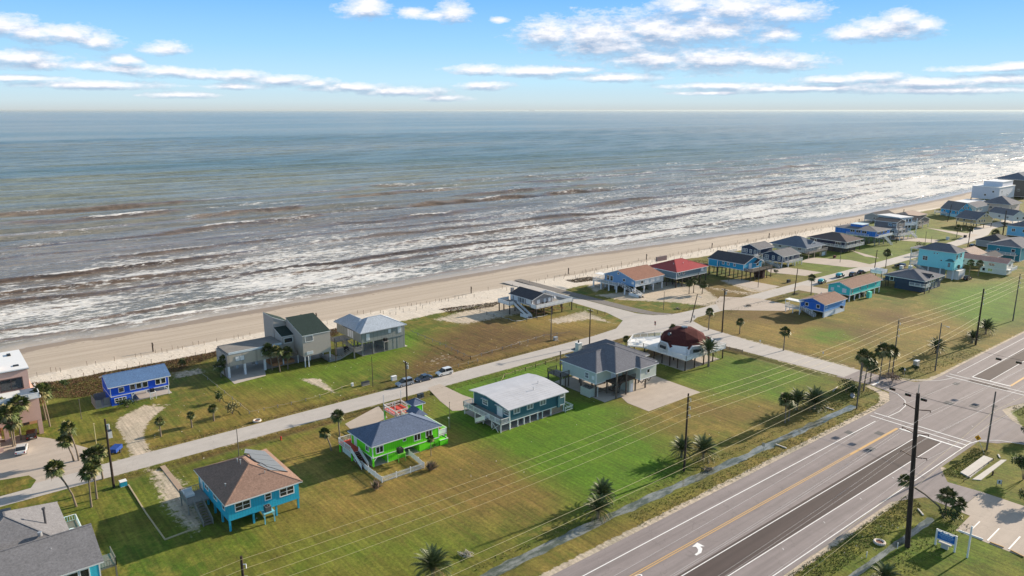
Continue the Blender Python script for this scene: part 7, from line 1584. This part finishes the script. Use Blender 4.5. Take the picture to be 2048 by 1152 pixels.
def vbox(px, py, sx, sy, sz, label, name, cat, m, rz=0, top=None, z=0):
    x, y = at(px, py); r = thing(name, label, cat, (x, y, z), rz); mb = MB(); mb.box(-sx/2, sx/2, -sy/2, sy/2, 0.05, sz); mb.build('body', m, r); mb = MB(); mb.box(-sx/2-.04, sx/2+.04, -sy/2-.04, sy/2+.04, sz, sz+.07); mb.build('lid', top or m, r); mb = MB(); mb.box(-sx/2-.06, sx/2+.06, -sy/2-.06, sy/2+.06, 0, .05); mb.build('base', CONC, r); return r
vbox(1832, 732, 1.6, 1.0, 1.5, 'grey steel signal cabinet on a slab at the junction', 'signal_cabinet', 'cabinet', METAL, top=WHITE); vbox(1111, 680, 1.2, .9, .9, 'grey utility box at the foot of the rope lot pole', 'utility_box', 'utility box', METAL)
vbox(788, 760, 1.3, .8, 1.0, 'white utility box on the verge near the parked cars', 'utility_box', 'utility box', WHITE); vbox(731, 770, 1.9, .8, .8, 'stone planter by the thin pole at the road', 'stone_planter', 'planter', DCONC, top=BLACK); vbox(705, 770+2, .5, .5, .7, 'white painted rock bollard near the stone planter', 'bollard', 'bollard', WHITE)
vbox(219, 875, 1.0, 1.0, 1.5, 'white and dark bin enclosure behind the tall left pole', 'bin_enclosure', 'bin', WHITE, top=BLACK); vbox(247, 971, 1.1, 1.1, .9, 'turquoise bin box at the corner of the sandy yard', 'bin_enclosure', 'bin', TURQP, top=WHITE)
for i, (px, py) in enumerate(((838, 797), (844, 795))): vbox(px, py, .65, .7, 1.05, ('left' if i == 0 else 'right')+' dark wheelie bin behind the green observation tower', 'wheelie_bin', 'bin', mat('bin_blue_grey', (.04, .06, .08)))
vbox(1577, 565, 1.5, .9, 1.1, 'black bin pair on the verge near the cyan house drive', 'wheelie_bin', 'bin', BLACK); vbox(1669, 516, 1.2, .9, 1.1, 'dark red bin at the driveway edge', 'wheelie_bin', 'bin', mat('dark_red_bin', (.10, .02, .02))); vbox(1895, 479, 1.6, 1.2, 1.3, 'white utility box on the far green lot', 'utility_box', 'utility box', WHITE)
vbox(1803, 538, 1.6, 1.2, 1.4, 'white box by the navy house drive', 'utility_box', 'utility box', WHITE); vbox(1930, 475, 1.2, 1.2, 1.2, 'dark bin under the far palms', 'wheelie_bin', 'bin', BLACK)
def hydrant(px, py, label, m):
    x, y = at(px, py); r = thing('fire_hydrant', label, 'fire hydrant', (x, y, 0)); mb = MB(); mb.tube([(0, 0, 0), (0, 0, .08), (0, 0, .09), (0, 0, .6), (0, 0, .62), (0, 0, .72), (0, 0, .85)], [.2, .2, .13, .13, .17, .16, .04], 10); mb.tube([(-.24, 0, .45), (.24, 0, .45)], .06, 8); mb.tube([(0, -.24, .45), (0, 0, .45)], .08, 8); mb.build('barrel', m, r); return r
hydrant(562, 880, 'red fire hydrant on the grass verge behind the turquoise house', mat('red_hydrant', (.42, .02, .02), rough=.4)); hydrant(*(1985, 955-5), 'dark fire hydrant by the concrete slab near the signal pole', mat('dark_hydrant', (.04, .02, .02)))
def torus_planter(px, py, label):
    x, y = at(px, py); r = thing('tyre_planter', label, 'planter', (x, y, 0)); mb = MB(); n = 20
    for k in range(n):
        a0, a1 = 2*math.pi*k/n, 2*math.pi*(k+1)/n; mb.tube([(math.cos(a0)*.75, math.sin(a0)*.75, .16), (math.cos(a1)*.75, math.sin(a1)*.75, .16)], .2, 8, cap=False)
    mb.build('tyre', mat('painted_tyre', (.62, .55, .48), rough=.8), r); mb = MB(); mb.tube([(0, 0, 0), (0, 0, .18)], .6, 16); mb.build('soil', mat('red_soil', (.16, .06, .04)), r)
torus_planter(1660+490/4.965, 920+825/4.965, 'round painted tyre planter near the small ditch'); torus_planter(200+1608/5.12, 700+730/5.12, 'white painted tyre on the verge below the rope fence')
for px, py, lb in ((1660+362/4.965, 920+970/4.965, 'left'), (1660+668/4.965, 920+880/4.965, 'right')):
    x, y = at(px, py); r = thing('survey_stake', lb+' white marker stake on the lawn left of the giant pole', 'stake', (x, y, 0)); mb = MB(); mb.tube([(0, 0, 0), (0, 0, .9)], .06, 7); mb.tube([(0, 0, .9), (0, 0, 1.0)], .08, 7); mb.build('stake', WHITE, r)
# rope and wire fences on the lots
def post_fence(pts, label, step=3.6, h=.9, m=GWOOD, rope=True, name='rope_fence', w=.12, rm=None, cat='fence'):
    o = pts[0]; r = thing(name, label, cat, (o[0], o[1], 0)); ropes = MB()
    for a, b2 in zip(pts, pts[1:]):
        A_ = Vector((a[0]-o[0], a[1]-o[1], 0)); B2 = Vector((b2[0]-o[0], b2[1]-o[1], 0)); n = max(int((B2-A_).length/step), 1)
        for i in range(n): p = A_.lerp(B2, i/n); q = MB(); q.bar(p-Vector((0, 0, .1)), p+Vector((0, 0, h)), w); q.build('fence_post', m, r)
        if rope:
            for i in range(n):
                p = A_.lerp(B2, i/n); p2 = A_.lerp(B2, (i+1)/n); mid = (p+p2)/2; ropes.tube([p+Vector((0, 0, h*.8)), mid+Vector((0, 0, h*.62)), p2+Vector((0, 0, h*.8))], .05, 5)
    if ropes.v: ropes.build('rope', rm or mat('rope', (.34, .28, .18)), r)
    return r
post_fence([pz('G', 1010, 230), pz('G', 1200, 385), pz('G', 1530, 650)], 'long rope fence running down the lawn to the street corner', 5, .8); post_fence([pz('G', 1530, 655), pz('G', 1680, 620), pz('G', 1960, 560), at(640, 795), at(705, 770)], 'low rope fence along the street to the white bollard', 3, .7)
post_fence([(95, 155), (114, 154.8), (114.6, 156)], 'short rope fence behind the parked cars', 3, .8); post_fence([at(941, 719), at(1005, 700), at(1088, 675), at(1140, 668)], 'wire fence along the street side of the empty brown lot', 3.2, 1.0, rm=GWOOD); post_fence([at(941, 719), at(880, 690), at(822, 666)], 'wire fence along the left side of the brown lot', 3.2, 1.0, rm=GWOOD)
post_fence([(135, 141.9), (126.5, 141.4), (112, 140.8), (106.5, 135.8), (101, 131)], 'post and wire fence behind the teal and sage houses', 3.4, 1.1, DWOOD)
post_fence([pz('K', 0, 640), pz('K', 370, 757), pz('K', 690, 690)], 'pale pipe fence below the white decked cottage', 3.6, 1.2, GPOLE, rm=METAL); post_fence([at(1139, 612), at(1180, 625), at(1225, 633)], 'row of stakes on the grass left of the beach ramp', 2.8, 1.1, DWOOD, False, name='stake_row'); 
mb = MB(); r = thing('plank_fence', 'low wooden plank fence on the roadside beyond the dome house', 'fence', (*at(1446, 697), 0)); e = Vector((*at(1485, 706), 0))-Vector(r.location)
for k in range(3): mb.bar(Vector((0, 0, .2+.28*k)), e+Vector((0, 0, .2+.28*k)), .05, .2)
mb.build('fence_panel', mat('tan_planks', (.30, .22, .14)), r)
for k in range(4):
    q = MB(); p = e*(k/3); q.bar(p, p+Vector((0, 0, 1.0)), .12); q.build('fence_post', WOOD, r)
rb = thing('timber_edging', 'pale timber edging round the sandy yard beside the turquoise house', 'edging', (*pz('Z0', 1275, 250), 0)); o_ = Vector(rb.location); mb = MB(); pp = [Vector((*pz('Z0', a, b2), 0))-o_ for a, b2 in ((1275, 250), (1450, 530), (1640, 795), (1986, 665))]
for a, b2 in zip(pp, pp[1:]): q = MB(); q.bar(a+Vector((0, 0, .08)), b2+Vector((0, 0, .08)), .2, .22); q.build('timber', mat('pale_timber', (.42, .34, .22)), rb)
q = MB(); q.bar(Vector((*at(325, 932), .04)), Vector((*at(372, 992), .04)), .9, .06); tag(q.build('plank_walk', mat('tan_boardwalk', (.36, .27, .2))), 'narrow tan plank walk leading to the turquoise house stair', 'walkway')
# culverts, bus-stop slab, wheel stops
def wheelstop(a, b2, label):
    x, y = pz('S5', *a); x1, y1 = pz('S5', *b2); r = thing('wheel_stop', label, 'wheel stop', (x, y, .02), 0, 'wheel stops in the motel car park'); mb = MB(); d = Vector((x1-x, y1-y, 0)); mb.bar(Vector((0, 0, .08)), d+Vector((0, 0, .08)), .2, .15); mb.build('stop_bar', mat('faded_orange', (.45, .28, .12)), r); return r
for (a, b2, l) in (((1395, 740), (1520, 795), 'wheel stop nearest the white cross'), ((1590, 820), (1725, 872), 'middle wheel stop of the motel car park'), ((1795, 900), (1925, 965), 'wheel stop at the lower right photo edge')): wheelstop(a, b2, l)
sheet('parking_marking', [[pz('S5', *p) for p in q] for q in ([(1400, 690), (1480, 610), (1494, 614), (1412, 695)], [(1555, 800), (1672, 680), (1688, 684), (1570, 806)], [(1765, 885), (1880, 760), (1896, 765), (1782, 890)])], LINEW, .05)
def slab(poly, z, label, name, m, cat='slab', th=.3):
    o = poly[0]; r = MB(); r.prism([(x-o[0], y-o[1]) for x, y in (poly if True else poly)], z-th, z); return tag(r.build(name, m, None, (o[0], o[1], 0)), label, cat)
def ccw(p): 
    a = sum(p[i][0]*p[(i+1) % len(p)][1]-p[(i+1) % len(p)][0]*p[i][1] for i in range(len(p))); return p if a > 0 else p[::-1]
slab(ccw([pz('T', *p) for p in ((1155, 975), (1400, 800), (1500, 835), (1255, 1030))]), .22, 'cracked ribbed culvert slab beside the signal pole', 'culvert_slab', CONC2); slab(ccw([pz('T', *p) for p in ((1280, 1045), (1580, 840), (1640, 840), (1370, 1052))]), .12, 'long pale concrete walk slab on the motel lawn', 'walk_slab', CONC2)
rr = thing('pipe_rail', 'dark pipe rail along the culvert slab', 'railing', (*pz('T', 1190, 1065), 0)); q = MB(); e = Vector((*pz('T', 1500, 840), 0))-Vector(rr.location); q.bar((0, 0, .35), e+Vector((0, 0, .35)), .07)
for k in range(7): q.bar(e*(k/6), e*(k/6)+Vector((0, 0, .45)), .09)
q.build('rail_bar', DWOOD, rr)
def culvert(px, py, label, w=1.6, rz=0):
    x, y = at(px, py); r = thing('culvert_headwall', label, 'culvert', (x, y, -.1), rz); mb = MB(); mb.box(-w/2, w/2, -.12, .12, -.4, .28); mb.build('headwall', CONC2, r); mb = MB(); mb.tube([(0, -.16, -.05), (0, .16, -.05)], .28, 12); mb.build('pipe_mouth', BLACK, r)
culvert(1562, 893, 'culvert headwall where the ditch passes under the grass', 2.4, math.pi/2); culvert(1660+900/4.965, 920+520/4.965, 'small square culvert mouth beside the leaning palm', 2.0, .8); culvert(1660, 818, 'low culvert headwall at the end of the ditch water', 1.8, math.pi/2); culvert(1998, 913, 'dark culvert mouth behind the signal pole', 1.6, .5)
for px, py, lb in ((1666, 783, 'pale fallen log beside the overgrown ditch shrub'),): 
    x, y = at(px, py); mb = MB(); mb.tube([(0, 0, .15), (3.2, .6, .25)], [.2, .14], 8); tag(mb.build('fallen_log', mat('bleached_wood', (.45, .4, .33)), None, (x, y, 0)), lb, 'log')
x, y = at(1705, 792); r = thing('junk_canoe', 'small upturned grey boat among the ditch shrubs', 'boat', (x, y, .1), .5); mb = MB(); vs = []
for i in range(9):
    t_ = i/8; w = .55*math.sin(math.pi*max(min(t_, .97), .03))**.6; 
    for a in range(7): an = math.pi*a/6; vs.append((-1.6+3.2*t_, math.cos(an)*w, math.sin(an)*w*.8))
mb.add(vs, [(i*7+a, i*7+a+1, (i+1)*7+a+1, (i+1)*7+a) for i in range(8) for a in range(6)]); mb.build('hull', mat('grey_hull', (.3, .3, .32), rough=.4), r); mb = MB(); mb.bar((-1.6, 0, .02), (1.6, 0, .02), .1, .06); mb.build('keel', BLACK, r)

# ================================================================== vehicles
def car(x, y, heading, label, kind='suv', col=(.5, .5, .5), L=4.6, rear=None, metal=.3):
    """heading: direction of the nose, degrees from +X"""
    r = thing('parked_car', label, 'car', (x, y, .03), rad(heading), 'cars parked along the streets'); cm = mat('car_paint_%s' % '_'.join('%d' % int(c*100) for c in col), col, rough=.25, var=.03, metal=metal, spec=.7); w = .92
    hb, ht = (.95, 1.68) if kind == 'suv' else (.86, 1.42)
    h = L/2
    if kind == 'suv': prof = [(-h, .45), (-h+.05, hb), (-h+.25, hb+.05), (h*.45, hb+.05), (h-.25, hb-.08), (h, hb-.3), (h, .4), (h-.2, .28), (-h+.2, .28)]; cab = [(-h+.12, hb+.03), (-h+.45, ht-.06), (-h+.9, ht), (h*.05, ht), (h*.22, ht-.08), (h*.55, hb+.03)]
    elif kind == 'sedan': prof = [(-h, .5), (-h+.08, hb), (-h+.6, hb+.05), (h*.4, hb+.04), (h-.3, hb-.12), (h, hb-.32), (h, .4), (h-.2, .26), (-h+.2, .26)]; cab = [(-h+.5, hb+.03), (-h*.42, ht-.05), (-h*.2, ht), (h*.12, ht-.02), (h*.5, hb+.03)]
    else: prof = [(-h, .5), (-h, hb+.1), (-h+.1, hb+.15), (h*.3, hb+.15), (h-.2, hb+.08), (h, hb), (h, .5), (h-.2, .4), (-h+.2, .4)]; cab = [(-h+.05, hb+.13), (-h+.12, ht+.1), (h*.1, ht+.1), (h*.32, hb+.13)]
    mb = MB(); n = len(prof)
    sec = [(-w, .94, 0), (-w*.93, 1.0, .0), (w*.93, 1.0, 0), (w, .94, 0)]
    vs = []
    for sy, k, _ in ((-w, .97, 0), (-w*.9, 1.0, 0), (w*.9, 1.0, 0), (w, .97, 0)):
        for px, pz_ in prof: vs.append((px*k, sy, .28+(pz_-.28)*k if abs(sy) == w else pz_))
    fs = [(j*n+i, j*n+(i+1) % n, (j+1)*n+(i+1) % n, (j+1)*n+i) for j in range(3) for i in range(n)]+[tuple(range(n))[::-1], tuple(3*n+i for i in range(n))]
    mb.add(vs, fs); mb.build('body', cm, r)
    mb = MB(); n = len(cab); vs = []
    for sy, kt in ((-.86, 0), (.86, 0)):
        for px, pz_ in cab: t_ = (pz_-hb)/(ht-hb); vs.append((px, sy*(1-.16*t_), pz_))
    mb.add(vs, [tuple(range(n))[::-1], tuple(n+i for i in range(n))]+[(i, (i+1) % n, n+(i+1) % n, n+i) for i in range(n)]); g_ = mb.build('windows', GLASS, r)
    mb = MB(); tp = sorted(cab, key=lambda p: -p[1])[:(3 if kind != 'jeep' else 2)]; x0, x1 = min(p[0] for p in tp), max(p[0] for p in tp); zt = max(p[1] for p in tp); mb.box(x0-.05, x1+.1, -.72, .72, zt-.02, zt+.04)
    for sx in cab[1:-1:2]:
        for s in (-1, 1): mb.bar((sx[0], s*.76, zt), (sx[0]-.05, s*.87, hb), .07)
    mb.build('roof_panel', cm if rear is None else mat('car_roof_'+label[:4], rear, rough=.3), r)
    if rear: mb = MB(); mb.box(-h+.02, -h*.25, -.885, .885, hb+.03, ht-.12); mb.build('cargo_cover', mat('car_roof_'+label[:4], rear, rough=.3), r)
    for sx in (-h*.62, h*.62):
        for s in (-1, 1):
            mb = MB(); mb.tube([(sx, s*.72, .33), (sx, s*.95, .33)], .34, 16); wl = mb.build('wheel', RUBBER, r); mb = MB(); mb.tube([(sx, s*.951, .33), (sx, s*.965, .33)], .2, 10); mb.build('rim', METAL, wl)
    for s in (-1, 1):
        mb = MB(); mb.box(h-.12, h+.02, s*.55-.2, s*.55+.2, hb-.34, hb-.2); mb.build('headlight', mat('headlight_glass', (.6, .62, .65), rough=.1), r); mb = MB(); mb.box(-h-.02, -h+.1, s*.72-.14, s*.72+.14, hb-.32, hb-.08); mb.build('tail_light', mat('tail_light_red', (.35, .01, .01), rough=.2), r)
    mb = MB(); mb.box(h-.1, h+.03, -.4, .4, .42, .6); mb.cur = 1; mb.box(-h-.03, -h+.05, -.25, .25, .6, .74); mb.build('grille_and_plate', [BLACK, WHITE], r); return r
car(89.4, 151.9, 180, 'silver grey off road car parked on the street, leftmost of three', 'suv', (.28, .33, .40), 4.5); car(94.9, 151.9, 180, 'dark blue saloon parked between the grey and white cars', 'sedan', (.035, .06, .11), 4.6); car(101.3, 152.1, 180, 'white car parked rightmost of the three on the street', 'suv', (.75, .76, .77), 4.5)
x, y = at(44, 903); car(x, y, 78, 'white saloon parked nose in on the pink building lot', 'sedan', (.78, .79, .8), 4.7); x, y = at(64, 874); car(x, y, 82, 'black and dark red jeep under the pink building', 'jeep', (.03, .009, .009), 4.3, metal=0); x, y = at(8, 1040); car(x, y, 80, 'dark pickup at the left photo edge above the corner roof', 'jeep', (.03, .035, .04), 4.8)
x, y = at(1644, 566); car(x, y, 8, 'cyan wrapped car nearest the vivid blue house palm', 'suv', (.05, .08, .10), 4.6, rear=(.05, .42, .52)); x, y = at(1680, 554); car(x, y, 4, 'cyan backed car second in the row on the far street', 'suv', (.06, .08, .10), 4.6, rear=(.06, .44, .52))
x, y = at(1706, 552); car(x, y, 4, 'navy car with white roof behind the cyan cars', 'suv', (.03, .04, .10), 4.6); x, y = at(1722, 547); car(x, y, 2, 'dark car last in the row before the navy house', 'sedan', (.03, .03, .035), 4.5)
car(325.6, 112.0, 0, 'black car parked under the turquoise tower', 'suv', (.012, .012, .014), 4.8); x, y = at(1903, 540); x, y = at(1800, 534); car(x, y, 90, 'black car in the navy house drive', 'suv', (.012, .012, .014), 4.6); x, y = at(1945, 494); car(x, y, 0, 'black pickup on the far street beside the tan gables', 'jeep', (.012, .012, .014), 5.0)
# blue covered trailer by the pole
x, y = at(232, 905); r = thing('utility_trailer', 'small blue covered trailer beside the tall left pole', 'trailer', (x, y, 0), .9); mb = MB(); mb.box(-1.3, 1.3, -.75, .75, .5, 1.25); mb.build('cover', mat('blue_tarp', (.01, .05, .25), rough=.6), r); mb = MB(); mb.bar((1.3, 0, .5), (2.3, 0, .45), .1); mb.build('drawbar', METAL, r)
for s in (-1, 1): mb = MB(); mb.tube([(0, s*.78, .33), (0, s*.95, .33)], .32, 12); mb.build('wheel', RUBBER, r)
# brush pile and junk near drives
for px, py, lb in ((1498, 612, 'grey heap of lumber by the vivid blue house drive'), (1592, 588, 'junk heap at the foot of the drive pole'), (1355, 618, 'pile of dry branches at the sandy lot corner'), (931, 1112, 'stack of bleached branches on the bare mound'), (1415, 938, 'brush clump caught in the ditch water'), (1770, 755, 'tangle of dead wood in the junction shrubs')):
    x, y = at(px, py); rnd = random.Random(px); mb = MB()
    for k in range(26):
        a = rnd.uniform(0, 6.28); d = Vector((math.cos(a), math.sin(a), rnd.uniform(-.1, .3)))*rnd.uniform(.5, 1.4); p = Vector((rnd.uniform(-.8, .8), rnd.uniform(-.8, .8), rnd.uniform(.05, .5))); mb.tube([p-d/2, p+d/2], rnd.uniform(.03, .07), 5)
    tag(mb.build('brush_pile', WOOD if px != 931 else mat('bleached_wood', (.45, .4, .33)), None, (x, y, zg(x, y))), lb, 'brush pile', 'brush piles')

# ================================================================== sea air
hm = bpy.data.materials.new('sea_haze'); hm.use_nodes = True; t = hm.node_tree; t.nodes.clear()
o_ = t.nodes.new('ShaderNodeOutputMaterial'); pv = t.nodes.new('ShaderNodeVolumePrincipled'); pv.inputs['Color'].default_value = (.60, .68, .70, 1); pv.inputs['Density'].default_value = HAZE; pv.inputs['Anisotropy'].default_value = .2
t.links.new(pv.outputs[0], o_.inputs['Volume'])
mb = MB(); mb.box(-60500, 60500, -60500, 70500, -13.5, 68); hz_ = mb.build('haze', hm); tag(hz_, 'faint pale sea haze', 'haze', kind='stuff')
